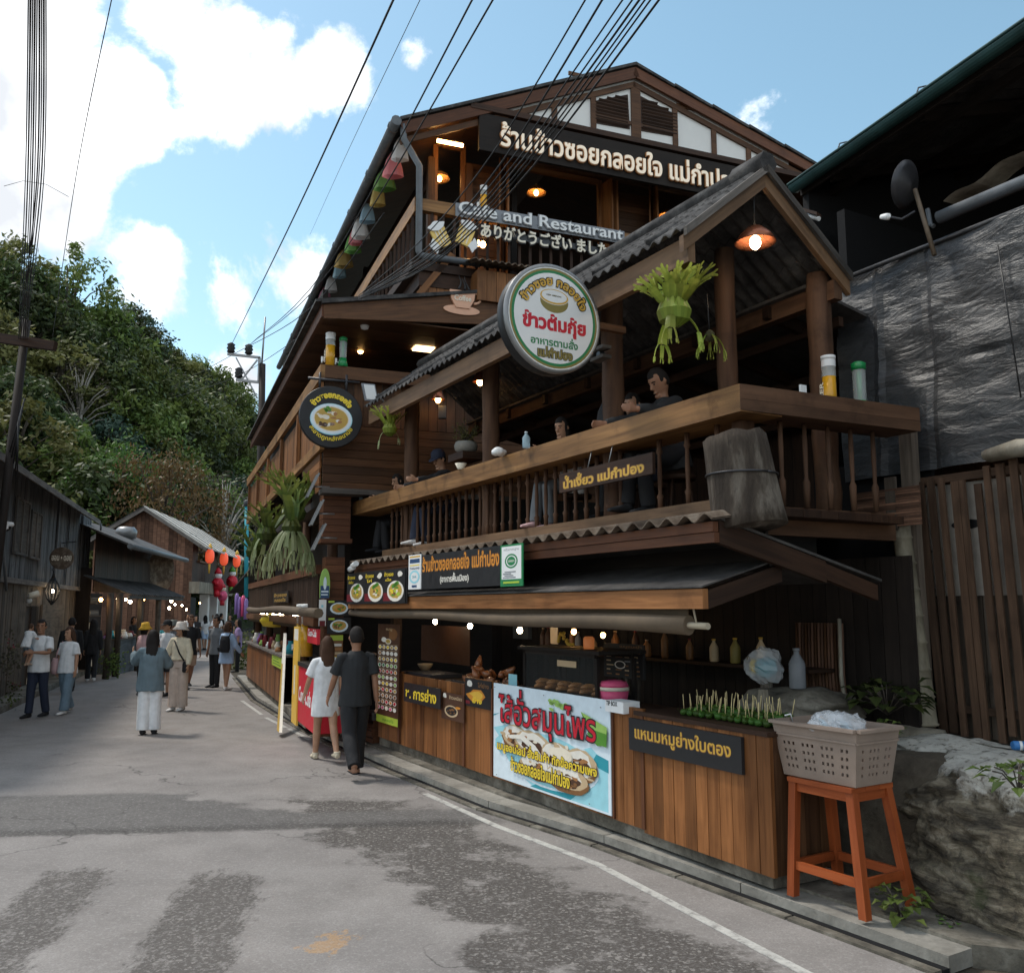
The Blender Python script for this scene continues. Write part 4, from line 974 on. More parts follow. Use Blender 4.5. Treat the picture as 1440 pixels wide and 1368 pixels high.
# lean-to roof behind, with rafters, seen dark from below
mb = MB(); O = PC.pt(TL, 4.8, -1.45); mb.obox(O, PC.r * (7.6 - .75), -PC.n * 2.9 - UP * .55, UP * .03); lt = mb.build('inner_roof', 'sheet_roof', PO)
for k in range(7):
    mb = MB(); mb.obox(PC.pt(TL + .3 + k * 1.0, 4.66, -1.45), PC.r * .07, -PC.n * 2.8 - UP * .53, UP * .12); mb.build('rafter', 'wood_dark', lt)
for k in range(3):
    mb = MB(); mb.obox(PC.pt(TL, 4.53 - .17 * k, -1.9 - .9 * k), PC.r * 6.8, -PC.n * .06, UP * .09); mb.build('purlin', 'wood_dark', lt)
# ---- first skirt roof below the balcony: high at the street, falling inwards
F1 = thing('skirt_roof', 'short corrugated roof with a red brown double fascia below the balcony', 'roof', PC.pt(-3.5, 2.4, .2))
o1 = .32; t1 = C(1002, 735, o1)[0]; TLs = C(497, 800, o1)[0]
mb = MB(); PC.box(mb, TLs, t1, 2.50, 2.57, o1 - .05, o1); PC.box(mb, TLs, t1 - .001, 2.425, 2.496, o1 - .06, o1 - .012); mb.build('fascia', 'wood_red', F1)
mb = MB(); corrugated(mb, PC.pt(TLs, 2.605, o1 + .06), PC.r * (t1 - TLs + .06), -PC.n * .62 + UP * .10, .012, .205, .028, UP, 8); mb.build('sheet', 'rust_sheet', F1)
mb = MB(); mb.obox(PC.pt(t1 - .05, 2.42, o1 - .062), -PC.n * 1.05 - UP * .26, PC.r * .05, UP * .16); mb.obox(PC.pt(t1 - .06, 2.20, -.75), -PC.n * .62 - UP * .17, PC.r * .05, UP * .12); mb.build('verge_board', 'wood_dark', F1)
mb = MB(); mb.obox(PC.pt(TLs + .2, 2.585, o1 - .07), PC.r * (t1 - TLs - .19), -PC.n * 1.65 - UP * .41, UP * .02); mb.build('sheet', 'sheet_roof', F1)
# ---- second skirt roof, rising inwards
F2 = thing('skirt_roof', 'plain grey awning roof with an orange brown fascia just above the rolled tarpaulin', 'roof', PC.pt(-3.5, 2.0, .2))
o2 = .36; t2 = C(988, 840, o2)[0]; TL2 = C(490, 835, o2)[0]
mb = MB(); PC.box(mb, TL2, t2, 1.965, 2.105, o2 - .05, o2); mb.build('fascia', 'wood_warm', F2)
mb = MB(); mb.obox(PC.pt(TL2, 2.112, o2 + .02), PC.r * (t2 - TL2 + .02), -PC.n * .75 + UP * .21, UP * .012); mb.build('sheet', 'sheet_roof', F2)
mb = MB(); mb.obox(PC.pt(t2 - .05, 1.965, o2 - .052), -PC.n * .72 + UP * .20, PC.r * .05, UP * .13); mb.build('verge_board', 'wood_dark', F2)
mb = MB(); mb.obox(PC.pt(TL2, 2.24, -.32), PC.r * (t2 - TL2 - .06), -PC.n * .03, UP * .3); mb.build('back_panel', 'wood_black', F2)
# rolled tarpaulin under it
TP = thing('rolled_tarpaulin', 'brown tarpaulin awning rolled up on a pole under the lower fascia', 'awning', PC.pt(-3.5, 1.85, .3))
tA, tB = C(490, 860, .34)[0], C(963, 880, .34)[0]
mb = MB(); n = 14; mb.tube([PC.pt(tA + (tB - tA) * i / n, 1.905 - .055 * i / n - .012 * math.sin(i * .9), .30) for i in range(n + 1)], [(.045 + .010 * i / n, .042 + .030 * i / n) for i in range(n + 1)], 12, up=UP)
PC.box(mb, tA + .05, tB - .05, 1.90, 1.975, .26, .27); mb.build('cloth', 'tarp_brown', TP)
mb = MB(); mb.tube([PC.pt(tB - .1, 1.85, .30), PC.pt(tB + .2, 1.845, .30)], .024, 8); mb.build('pole', 'rope', TP)
mb = MB(); mb.tube([PC.pt(tB + .08, 1.86, .30), PC.pt(tB + .03, 2.05, .3)], .008, 5); mb.build('cord', 'rope', TP)

# ================================================================== the food counter
CT = thing('food_counter', 'long warm brown plank food counter facing the street', 'counter', PC.pt(-3.5, .1, -.3))
cz0, cz1 = .19, 1.10
X = lambda x, y, o=0.0: C(x, y, o)[0]
cuts = [X(1087, 1150), X(905, 1100), X(862, 1060), X(692, 1000), X(653, 990), X(562, 975), X(530, 985)]
tops = [1.10, 1.10, 1.16, 1.19, 1.19, 1.16, 1.16]
segs = [(cuts[1], cuts[0], 1.10, .0), (cuts[2], cuts[1], 1.155, -.01), (cuts[3], cuts[2], 1.16, -.012), (cuts[4], cuts[3], 1.20, -.006), (cuts[5], cuts[4], 1.115, -.02), (cuts[6], cuts[5], 1.14, -.03)]
for (a, b, zt_, oo) in segs:
    mb = MB(); k = max(1, round((b - a) / .13))
    for i in range(k): PC.box(mb, a + (b - a) * i / k, a + (b - a) * (i + 1) / k - .005, cz0 + (.02 if a != cuts[1] else 0), zt_, oo - .03, oo + random.uniform(0, .004))
    mb.build('plank_panel', 'wood_counter', CT)
mb = MB(); k = 4
for i in range(k): mb.obox(PC.pt(-.0 - .03, cz0, -.032 - i * .145), -PC.n * .143, PC.r * .03, UP * (1.10 - cz0))
mb.build('end_panel', 'wood_brown', CT)
mb = MB(); PC.box(mb, cuts[1] - .1, .0 + .01, 1.102, 1.135, -.62, .015); mb.build('top', 'wood_dark', CT)
mb = MB(); PC.box(mb, cuts[6], cuts[1] - .11, 1.06, 1.09, -.70, -.05); mb.build('top', 'wood_dark', CT)
mb = MB(); PC.box(mb, cuts[6], -.05, .1, cz0 + .01, -.55, -.05); mb.build('plinth', 'concrete_old', CT)
for a in cuts[1:6]:
    mb = MB(); PC.box(mb, a - .02, a + .02, cz0 + .03, 1.12, -.02, .012); mb.build('batten', 'wood_red', CT)
# posts and dark back of the stall
mb = MB(); q = X(553, 900, -.1); PC.box(mb, q - .06, q + .06, .1, 2.0, -.2, -.08); mb.build('post', 'wood_dark', CT)
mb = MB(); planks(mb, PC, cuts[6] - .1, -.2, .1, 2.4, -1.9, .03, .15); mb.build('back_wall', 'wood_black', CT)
# ================================================================== signs and lettering
for k, v in dict(cream=(.80, .72, .58), gold=(.62, .36, .05), gold2=(.75, .45, .06), orange=(.62, .24, .03), red=(.55, .012, .03), deepred=(.16, .012, .018), green=(.02, .20, .07), lime=(.42, .55, .06), yellow=(.85, .62, .04),
               olive=(.24, .19, .05), navy=(.03, .07, .16), blue=(.04, .18, .45), teal=(.03, .30, .37), aqua=(.33, .66, .74), sky=(.70, .80, .86), brownfood=(.22, .10, .035), darkfood=(.08, .035, .018), broth=(.52, .33, .07), meat=(.38, .17, .06), tan=(.55, .40, .24),
               pale=(.78, .74, .66), leafp=(.09, .26, .03), herb=(.32, .52, .12), charcoal=(.016, .015, .016), slate=(.045, .047, .052), peach=(.72, .40, .26), grey=(.22, .23, .25), mugglass=(.80, .56, .16), pinkp=(.72, .10, .22), purple=(.28, .18, .45)).items():
    plain('p_' + k, v, .5, var=.06, scale=14)
glow('p_lit', (.95, .80, .62), .12); glow('p_litwhite', (.9, .93, 1.0), .25)
PM_ = list
def rect_px(pl, TL_, TR_, BR_, BL_, o):
    a, b, c2, d = [pl.px(x, y, o) for x, y in (TL_, TR_, BR_, BL_)]
    return (a[0] + d[0]) / 2, (b[0] + c2[0]) / 2, (c2[1] + d[1]) / 2, (a[1] + b[1]) / 2
class Board:
    """a sign board standing on a reference plane, with a printed face as its child"""
    def __init__(s, pl, r, o, th, name, label, cat, mat='p_charcoal', group=None, panel='board'):
        s.t0, s.t1, s.z0, s.z1 = r; s.pl = pl; s.o = o
        s.root = thing(name, label, cat, pl.pt((s.t0 + s.t1) / 2, s.z0, o), group); mb = MB(); pl.box(mb, s.t0, s.t1, s.z0, s.z1, o - th, o); mb.build(panel, mat, s.root)
        s.mb = MB(); s.mats = []; s.pr = Print(s.mb, pl.pt(s.t0, s.z0, o), pl.r, UP, s.t1 - s.t0, s.z1 - s.z0)
    def m(s, n):
        n = 'p_' + n if 'p_' + n in MATS else n
        if n not in s.mats: s.mats.append(n)
        return s.mats.index(n)
    def rect(s, m, *a, **k): s.pr.rect(s.m(m), *a, **k)
    def ell(s, m, *a, **k): s.pr.ell(s.m(m), *a, **k)
    def poly(s, m, *a, **k): s.pr.poly(s.m(m), *a, **k)
    def text(s, m, t, *a, outline=None, **k): s.pr.text(s.m(m), t, *a, outline=None if outline is None else s.m(outline), **k)
    def dish(s, plate, fill, tops, *a, **k): s.pr.dish(s.m(plate), s.m(fill), [s.m(x) for x in tops], *a, **k)
    def done(s, name='print'): return s.mb.build(name, s.mats, s.root) if s.mb.f else None
# --- big Thai roof sign (free standing lit letters on the dark soffit board)
tA, zA = M(703, 206, .50); tB = M(1040, 245, .50)[0]; zA2 = M(703, 170, .5)[1]
t = thing('roof_sign', 'large cream lit Thai letters with red edges under the white gable', 'sign', PM.pt(tA, zA, .5))
me = textmesh('ร้านข้าวซอยกลอยใจ แม่กำปอง', .035); bb = bbox(me); bpy.data.meshes.remove(me)
mb = MB(); put_text(mb, 'ร้านข้าวซอยกลอยใจ แม่กำปอง', PM.pt(tA, zA, .47), PM.r, UP, tB - tA, zA2 - zA, .042, .03, ref=bb); mb.build('letter_edge', 'p_meat', t)
mb = MB(); put_text(mb, 'ร้านข้าวซอยกลอยใจ แม่กำปอง', PM.pt(tA, zA, .502), PM.r, UP, tB - tA, zA2 - zA, .018, .02, ref=bb); mb.build('letters', 'p_lit', t)
mb = MB(); PM.box(mb, tA - .35, tB + .9, zA - .10, zA2 + .10, .40, .46); mb.build('sign_board', 'wood_black', t)
# --- cafe sign
r_ = rect_px(PM, (641, 280), (879, 318), (878, 334), (641, 304), .45); r_ = (r_[0], r_[1], M(641, 304, .45)[1] , M(641, 279, .45)[1])
t = thing('cafe_sign', 'white Latin letters on a grey strip reading Cafe and Restaurant', 'sign', PM.pt(r_[0], r_[2], .45))
mb = MB(); me = textmesh('Cafe and Restaurant', .0); bb = bbox(me); bpy.data.meshes.remove(me)
put_text(mb, 'Cafe and Restaurant', PM.pt(r_[0] + .05, r_[2] + .05, .44), PM.r, UP, r_[1] - r_[0] - .1, r_[3] - r_[2] - .1, .06, .02, ref=bb)
PM.box(mb, r_[0] + .0, r_[1], r_[2] + .01, r_[2] + (r_[3] - r_[2]) * .78, .42, .439); mb.build('backing', 'p_grey', t)
mb = MB(); put_text(mb, 'Cafe and Restaurant', PM.pt(r_[0] + .05, r_[2] + .05, .462), PM.r, UP, r_[1] - r_[0] - .1, r_[3] - r_[2] - .1, .012, .02, ref=bb); mb.build('letters', 'white', t)
tj0, zj1 = M(676, 314, .45); tj1 = M(853, 340, .45)[0]; zj0 = M(676, 333, .45)[1]
t = thing('japanese_sign', 'row of white Japanese letters below the Latin cafe sign', 'sign', PM.pt(tj0, zj0, .45))
mb = MB(); PM.box(mb, tj0, tj1, zj0 + .05, zj1 - .08, .42, .438); me = textmesh('ありがとうござい ました', .0); bb = bbox(me); bpy.data.meshes.remove(me)
put_text(mb, 'ありがとうござい ました', PM.pt(tj0, zj0, .44), PM.r, UP, tj1 - tj0, zj1 - zj0, .09, .02, ref=bb); mb.build('backing', 'p_slate', t)
mb = MB(); put_text(mb, 'ありがとうござい ました', PM.pt(tj0, zj0, .462), PM.r, UP, tj1 - tj0, zj1 - zj0, .028, .02, ref=bb); mb.build('letters', 'p_cream', t)
# --- beer mug cut-outs
def cut(pl, pts, o0, o1): m_ = MB(); pl.poly(m_, pts, o0, o1); return m_
def mug(cx, cy, ang, lab, hx):
    c0 = M(cx, cy, .46); t = thing('beer_mug_sign', lab, 'sign', PM.pt(c0[0], c0[1], .46), 'beer mug cut out signs')
    ca, sa = math.cos(R(ang)), math.sin(R(ang)); T = lambda x, y: (c0[0] + .7 * (x * ca - y * sa), c0[1] + .7 * (x * sa + y * ca))
    cut(PM, [T(-.17, -.27), T(.17, -.27), T(.19, .16), T(-.19, .16)], .42, .46).build('mug', 'p_mugglass', t)
    m_ = MB()
    for x in (-.08, 0, .08): PM.poly(m_, [T(x - .014, -.23), T(x + .014, -.23), T(x + .014, .12), T(x - .014, .12)], .462, .468)
    m_.build('facets', 'p_cream', t)
    m_ = MB(); m_.m = 0; q = [T(.21 * math.cos(a) * (1 + .12 * math.sin(5 * a)), .22 + .10 * math.sin(a) * (1 + .15 * math.cos(4 * a))) for a in [6.283 * i / 24 for i in range(24)]]; PM.poly(m_, q, .463, .49); m_.build('foam', 'white', t)
    q = [T(hx * (.25 + .10 * math.cos(a) + .03 * math.sin(3 * a)), -.20 + .15 * math.sin(a) + .03 * math.sin(5 * a)) for a in [6.283 * i / 20 for i in range(20)]]
    m_ = MB(); PM.poly(m_, q, .47, .495); m_.build('hand', 'white', t)
mug(619, 331, 28, 'beer mug sign at the left, tilted with foam to the upper left', -1); mug(655, 329, -18, 'beer mug sign at the right, tilted beside the Japanese letters', 1)
# --- coffee cup sign
c0 = M(650, 419, .66); t = thing('coffee_cup_sign', 'peach coffee cup and saucer cut out sign with dark steam', 'sign', PM.pt(c0[0], c0[1], .66)); T = lambda x, y: (c0[0] + x, c0[1] + y)
cut(PM, [T(-.2, .12), T(.22, .12), T(.2, -.02), T(.12, -.16), T(-.1, -.16), T(-.18, -.02)], .62, .66).build('cup', 'p_peach', t)
cut(PM, [T(.30 * math.cos(a), -.19 + .075 * math.sin(a)) for a in [6.283 * i / 28 for i in range(28)]], .60, .64).build('saucer', 'p_peach', t)
mb = MB(); mb.tube([PM.pt(*T(.2 + .11 * math.sin(a), .02 + .09 * math.cos(a)), .64) for a in [math.pi * i / 8 for i in range(9)]], .022, 6); mb.build('handle', 'p_peach', t)
mb = MB()
for k in range(3): mb.tube([PM.pt(*T(-.06 + .07 * k + .04 * math.sin(h * 14 + k), .14 + h), .65) for h in [.02 * i for i in range(10 + 2 * (k != 1))]], [.02 * (1 - i / 14) for i in range(10 + 2 * (k != 1))], 6)
mb.build('steam', 'p_charcoal', t)
mb = MB(); put_text(mb, 'Coffee', PM.pt(*T(-.13, -.05), .662), PM.r, UP, .28, .09, .02, .006); mb.build('letters', 'p_cream', t)
# --- round white shop sign hung square to the street from the porch eave
eA = PC.px(841, 462, .16); P0_ = PC.pt(eA[0], 0, 0)
PR = Pl(P0_, n_, -c_); c0 = PR.px(779, 448); rr = (PR.px(779, 372)[1] - PR.px(779, 522)[1]) / 2 * 1.0
cen = PR.pt(c0[0], c0[1], 0)
t = thing('round_shop_sign', 'round white Thai shop sign with a green rim hung from the porch eave', 'sign', cen)
mb = MB(); mb.lathe([(rr * .985, -.16), (rr, -.15), (rr, -.035)], cen, -c_, 48); mb.build('drum', 'black', t)
mb = MB(); mb.lathe([(rr * 1.0, -.033), (rr * 1.015, -.03), (rr * 1.015, .0), (rr * .97, .012), (rr * .94, .004)], cen, -c_, 48); mb.build('rim', 'metal_grey', t)
mb = MB(); mats_ = ['white', 'p_olive', 'p_green', 'p_gold', 'p_red', 'p_charcoal']; pr_ = Print(mb, cen - n_ * rr - UP * rr - c_ * .006, n_, UP, 2 * rr, 2 * rr)
for mi, q in ((0, .485), (1, .465), (2, .445), (0, .42)): pr_.ell(mi, .5, .5, q, q, 48)
pr_.ell(1, .5, .655, .15, .105, 28); pr_.ell(0, .5, .70, .155, .075, 28); pr_.ell(3, .5, .70, .15, .07, 28); pr_.ell(0, .5, .705, .135, .058, 28, .05)
for x in (.44, .5, .55): pr_.ell(1, x, .71, .03, .008, 8, lift=False)
pr_.text(4, 'ข้าวต้มกุ้ย', .165, .335, .84, .535, .05); pr_.text(2, 'อาหารตามสั่ง', .25, .235, .75, .335, .03); pr_.text(1, 'แม่กำปอง', .32, .125, .69, .225, .045, outline=5, ob=.05)
pr_.k += 1; mb.m = 5; o_ = cen - c_ * (.006 + .0003 * pr_.k + .001); arc_text(mb, 'ข้าวซอย กลอยใจ', o_, n_, UP, rr * .585, 160, 20, rr * .24, .085, .001)
mb.m = 3; arc_text(mb, 'ข้าวซอย กลอยใจ', o_ - c_ * .002, n_, UP, rr * .60, 159, 21, rr * .20, .03, .001)
mb.build('print', mats_, t)
mb = MB(); q = cen + n_ * (rr + .01) + UP * .02; mb.obox(q + c_ * .08, n_ * .34, c_ * .06, UP * .06); mb.build('bracket', 'wood_brown', t)
# --- round black food sign below the second-storey corner
c0 = M(466, 586, .45); rr = (M(466, 543, .45)[1] - M(466, 630, .45)[1]) / 2; cen = PM.pt(c0[0], c0[1], .45); nM = PM.n
t = thing('round_food_sign', 'round black sign with a bowl of noodles and yellow Thai lettering', 'sign', cen)
mb = MB(); mb.lathe([(rr * .97, -.09), (rr, -.08), (rr, -.01), (rr * .98, 0)], cen, nM, 48); mb.build('drum', 'p_charcoal', t)
mats_ = ['p_charcoal', 'p_sky', 'p_aqua', 'p_broth', 'p_darkfood', 'p_pale', 'p_leafp', 'p_yellow', 'p_meat', 'p_cream']; mb = MB(); pr_ = Print(mb, cen - b_ * rr - UP * rr, b_, UP, 2 * rr, 2 * rr)
pr_.ell(0, .5, .5, .48, .48, 40); pr_.ell(2, .5, .46, .335, .255, 36); pr_.ell(1, .5, .465, .325, .245, 36); pr_.ell(9, .5, .465, .28, .205, 32); pr_.ell(3, .5, .465, .265, .19, 24, .06)
rg = random.Random(3)
for i in range(26): pr_.ell(rg.choice([5, 5, 4, 8, 9, 3]), .46 + rg.uniform(-.16, .18), .47 + rg.uniform(-.12, .11), rg.uniform(.02, .06), rg.uniform(.012, .035), 8, .4, lift=(i % 4 == 0))
for i in range(5): pr_.ell(6, .43 + rg.uniform(-.04, .05), .60 + rg.uniform(-.04, .05), .03, .025, 7, .5, lift=(i == 0))
o_ = cen + nM * (.0003 * pr_.k + .002); mb.m = 7; arc_text(mb, 'ข้าวซอยกลอยใจ', o_, b_, UP, rr * .60, 150, 30, rr * .23, .06, .001); arc_text(mb, 'สะอาดถูกหลักอนามัย', o_, b_, UP, rr * .83, 208, 332, rr * .20, .02, .001, inside=True)
mb.build('print', mats_, t)
mb = MB(); 
for x in (-.18, .22): mb.tube([cen + b_ * x - nM * .04 + UP * (rr * .9), cen + b_ * x - nM * .04 + UP * (rr + .2)], .018, 6)
mb.tube([cen - b_ * .35 - nM * .04 + UP * (rr + .1), cen + b_ * .42 - nM * .04 + UP * (rr + .1)], .02, 6); mb.build('bracket', 'metal_dark', t)
# --- hanging board under the porch rail
r_ = rect_px(PC, (786, 666), (917, 637), (918, 666), (787, 693), .04)
B = Board(PC, r_, .04, .03, 'hanging_board_sign', 'dark wooden board with yellow Thai lettering hung below the porch rail', 'sign', 'wood_dark')
B.text('gold', 'น้ำเงี้ยว แม่กำปอง', .05, .16, .92, .84, .035, outline='brownfood', ob=.05); B.done('lettering')
mb = MB()
for f_ in (.32, .55): x = r_[0] + (r_[1] - r_[0]) * f_; mb.tube([PC.pt(x, r_[3], .02), PC.pt(x + .01, 3.40, -.02)], .006, 5)
mb.build('chain', 'metal_grey', B.root)
# --- black shop banner with certificates either side, and the bowl menu strip
r_ = rect_px(PC, (593, 780), (705, 767.5), (703, 824), (592, 828), .42)
B = Board(PC, r_, .42, .012, 'shop_banner', 'black banner with orange and white Thai lettering between two certificate boards', 'banner')
B.text('orange', 'ร้านข้าวซอยกลอยใจ แม่กำปอง', .015, .50, .985, .95, .03, outline='darkfood', ob=.05); B.text('pale', '(อาหารพื้นเมือง)', .27, .12, .64, .42, .03); B.done('lettering')
r_ = rect_px(PC, (575, 781), (592, 779), (591.5, 828), (574, 829), .43)
B = Board(PC, r_, .43, .012, 'certificate_board', 'narrow white certificate with a blue bar and a turquoise ring left of the black banner', 'sign', 'white', 'certificates beside the black banner')
B.rect('gold', .08, .92, .92, .965); B.rect('navy', .1, .76, .9, .88); B.rect('yellow', .12, .68, .88, .71); B.text('navy', 'THAILAND', .1, .58, .9, .635, .02); B.ell('aqua', .5, .36, .42, .19); B.ell('white', .5, .36, .30, .135); B.text('teal', 'SHA', .34, .32, .66, .40, .02); B.rect('navy', .3, .06, .7, .12); B.done()
r_ = rect_px(PC, (705, 767), (736, 763), (734, 823.5), (702.5, 825), .43)
B = Board(PC, r_, .43, .012, 'certificate_board', 'white certificate with a green round seal and green border right of the black banner', 'sign', 'p_green', 'certificates beside the black banner')
B.rect('white', .06, .17, .94, .955); B.text('grey', 'ครัวมาตรฐาน', .16, .84, .84, .91, .01); B.ell('green', .5, .60, .29, .175); B.ell('white', .5, .60, .23, .135); B.ell('green', .5, .60, .19, .11); B.text('pale', 'GREEN', .36, .575, .64, .625, .01)
for k in range(4): B.rect('grey', .12 + .08 * (k % 2), .20 + .045 * k, .7 - .1 * (k % 3), .222 + .045 * k)
B.text('yellow', 'healthy kitchen', .14, .055, .86, .125, .02) if False else B.rect('lime', .14, .07, .86, .115); B.done()
r_ = rect_px(PC, (488, 806), (572, 799), (572.5, 849), (488, 849), .40)
B = Board(PC, r_, .40, .012, 'bowl_menu_board', 'wide black menu board with three noodle bowls and yellow Thai lettering', 'sign')
for i, x in enumerate((.165, .50, .82)):
    B.rect(['charcoal', 'black', 'charcoal'][i], x - .165, .01, x + .165, .99); B.rect('deepred', x - .165, .08, x - .05, .32)
    B.dish('pale', 'broth', ['yellow', 'brownfood', 'leafp', 'lime', 'cream'], x + .02, .36, .125, .30, 14)
    for k in range(4): B.ell('leafp', x + .02 + .02 * (k - 1.5), .50 + .03 * k, .025, .06, 7, .4, lift=(k == 0))
    B.text('yellow', ['ข้าวซอย', 'ข้าวซอย', 'ข้าวซอย'][i], x - .15, .80, x - .01, .93, .02); B.text('yellow', ['น้ำเงี้ยว', 'ไก่', 'เนื้อ'][i], x - .13, .66, x - .04, .76, .02); B.ell('pale', x + .09, .84, .035, .09, 9, .5)
B.done()
# --- big sausage banner on the counter
r_ = rect_px(PC, (692, 958), (855, 986), (862.5, 1150.5), (696.5, 1089), .02)
B = Board(PC, r_, .02, .012, 'sausage_banner', 'large white and turquoise banner of sliced sausage with red Thai lettering', 'banner', 'p_sky')
for k, (y0, y1, c0_) in enumerate([(.42, .02, 'aqua')]): B.poly('aqua', [(0, .02), (.98, .02), (.98, .42), (.86, .55), (.6, .40), (.3, .5), (.1, .5), (.02, .4)])
B.poly('sky', [(.0, .0), (.42, .0), (.14, .2), (.0, .34)]); B.poly('teal', [(.36, .02), (.70, .02), (.84, .2), (.9, .34), (.6, .1), (.44, .08)]); B.poly('teal', [(.86, .4), (.985, .36), (.985, .47), (.9, .5)])
B.ell('sky', .5, .33, .42, .28, 30); B.ell('aqua', .5, .32, .38, .25, 30)
B.poly('teal', [(.0, .66), (.07, .69), (.0, .645)]); B.poly('teal', [(.05, .52), (.14, .58), (.06, .535)]); B.poly('aqua', [(.0, .52), (.14, .58), (.2, .55), (.06, .44)])
rg = random.Random(8)
for cx, cy, rx, ry in [(.22, .46, .13, .13), (.38, .42, .17, .15), (.60, .38, .14, .14), (.78, .36, .13, .15), (.45, .22, .19, .11), (.68, .20, .17, .12)]:
    B.ell('brownfood', cx, cy - .01, rx, ry, 22, .12); B.ell('tan', cx, cy + .02, rx * .95, ry * .9, 22, .15); B.ell('pale', cx - .01, cy + .04, rx * .8, ry * .62, 18, .3); B.ell('darkfood', cx + .01, cy - .01, rx * .55, ry * .5, 16, .35)
    for i in range(16): B.ell(rg.choice(['pale', 'meat', 'brownfood', 'tan', 'cream', 'meat']), cx + rg.gauss(0, rx * .42), cy + rg.gauss(0, ry * .42), rg.uniform(.012, .035), rg.uniform(.01, .026), 7, .6, lift=(i % 5 == 0))
B.poly('pale', [(.16, .48), (.30, .52), (.42, .44), (.52, .30), (.54, .16), (.50, .16), (.47, .28), (.38, .40), (.28, .47), (.18, .45)]); B.ell('cream', .64, .42, .09, .065, 14, .25)
for i in range(14): B.ell('herb', .60 + rg.gauss(0, .035), .90 + rg.gauss(0, .035), .02, .018, 7, .6, lift=(i % 5 == 0))
B.poly('leafp', [(.80, .86), (.99, .74), (.985, .60), (.92, .58), (.86, .66)]); B.poly('herb', [(.80, .86), (.99, .76), (.985, .70), (.88, .72)]); B.poly('leafp', [(.84, .68), (.985, .66), (.985, .585), (.9, .6)])
B.text('red', 'ไส้อั่วสมุนไพร', .07, .52, .91, .965, .012, outline='charcoal', ob=.04)
B.text('yellow', 'เมนูออนไลน์ สั่งสินค้า ทักข้อความเพจ', .055, .275, .915, .425, .03, outline='charcoal', ob=.05); B.text('yellow', 'ข้าวซอยกลอยใจแม่กำปอง', .19, .12, .71, .27, .03, outline='charcoal', ob=.05)
for x, y in ((.03, .96), (.5, .955), (.95, .93), (.05, .03), (.86, .05)): B.ell('grey', x, y, .006, .006, 8)
B.done()
# --- gold carved board at the near end of the counter
r_ = rect_px(PC, (884, 1008), (1042, 1037), (1045, 1090), (886, 1053), .03)
B = Board(PC, r_, .035, .028, 'carved_board_sign', 'black board with carved gold Thai lettering at the near end of the counter', 'sign', 'p_charcoal')
B.text('brownfood', 'แหนมหมูย่างใบตอง', .062, .255, .922, .825, .05); B.text('gold', 'แหนมหมูย่างใบตอง', .06, .27, .92, .84, .015); B.done('lettering')
q0, q1 = C(565, 958, .04), C(619, 970, .04)
B = Board(PC, rect_px(PC, (569, 958), (622, 970), (616, 1000), (567, 982), .07), .07, .012, 'grill_sign', 'small black board with slanting yellow Thai lettering clipped on the counter', 'sign')
B.text('yellow', 'ช. การย่าง', .05, .2, .9, .85, .03); B.done('lettering')
B = Board(PC, rect_px(PC, (621, 971), (652.5, 979), (652, 1018), (620.5, 1008), .03), .03, .01, 'small_menu', 'small dark menu card with one bowl beside the grill sign', 'sign', 'p_darkfood', 'small menu cards on the counter')
B.ell('pale', .15, .87, .10, .10, 8, .4); B.text('tan', 'ข้าวเหนียว', .35, .78, .92, .92, .02); B.dish('tan', 'charcoal', ['brownfood'], .45, .33, .30, .22); B.ell('orange', .75, .5, .12, .05, 8, .4); B.done()
B = Board(PC, rect_px(PC, (654, 951), (690.5, 960), (690.5, 1000), (654, 990), .012), .012, .01, 'small_menu', 'small menu card showing fried food over flames left of the sausage banner', 'sign', 'p_charcoal', 'small menu cards on the counter')
B.ell('pale', .18, .82, .11, .12, 8, .4); B.text('brownfood', 'ไก่ย่าง', .5, .72, .92, .9, .02); B.ell('orange', .48, .42, .32, .22, 12, .6); B.ell('gold2', .45, .42, .22, .15, 11, .7); B.text('yellow', 'ย่าง', .3, .14, .66, .36, .03); B.rect('deepred', .03, .08, .2, .2); B.done()
B = Board(PC, rect_px(PC, (531, 876), (561, 879), (560, 1023), (530, 1013), .05), .05, .012, 'tall_menu', 'tall brown menu poster with a grid of dishes and a lime green foot', 'sign', 'p_darkfood')
B.rect('lime', .0, .0, 1, .075); B.text('leafp', 'กลอยใจ', .3, .022, .8, .055, .02); B.ell('pale', .3, .84, .12, .025); B.ell('brownfood', .72, .90, .2, .06, 10, .4); B.dish('pale', 'broth', ['leafp', 'brownfood'], .5, .825, .14, .028, 4); B.text('tan', 'เมนู', .4, .93, .68, .96, .02)
rg = random.Random(4)
rows_c = [['yellow', 'gold2', 'broth'], ['pale', 'meat', 'tan'], ['yellow', 'broth', 'gold2'], ['leafp', 'herb', 'green'], ['red', 'meat', 'orange'], ['pale', 'herb', 'cream'], ['herb', 'pale', 'yellow'], ['deepred', 'red', 'broth'], ['meat', 'brownfood', 'gold2'], ['orange', 'red', 'meat'], ['pale', 'cream', 'pinkp']]
for i, rc in enumerate(rows_c):
    y = .765 - i * .061; B.rect('tan', .06, y + .026, .94, .0291 + y, lift=(i == 0))
    for k in range(5): x = .13 + .185 * k; B.ell('pale', x, y, .078, .021, 12, lift=(k == 0)); 
    for k in range(5): x = .13 + .185 * k; B.ell(rg.choice(rc), x, y, .055, .015, 8, .3, lift=(k == 0))
B.done()
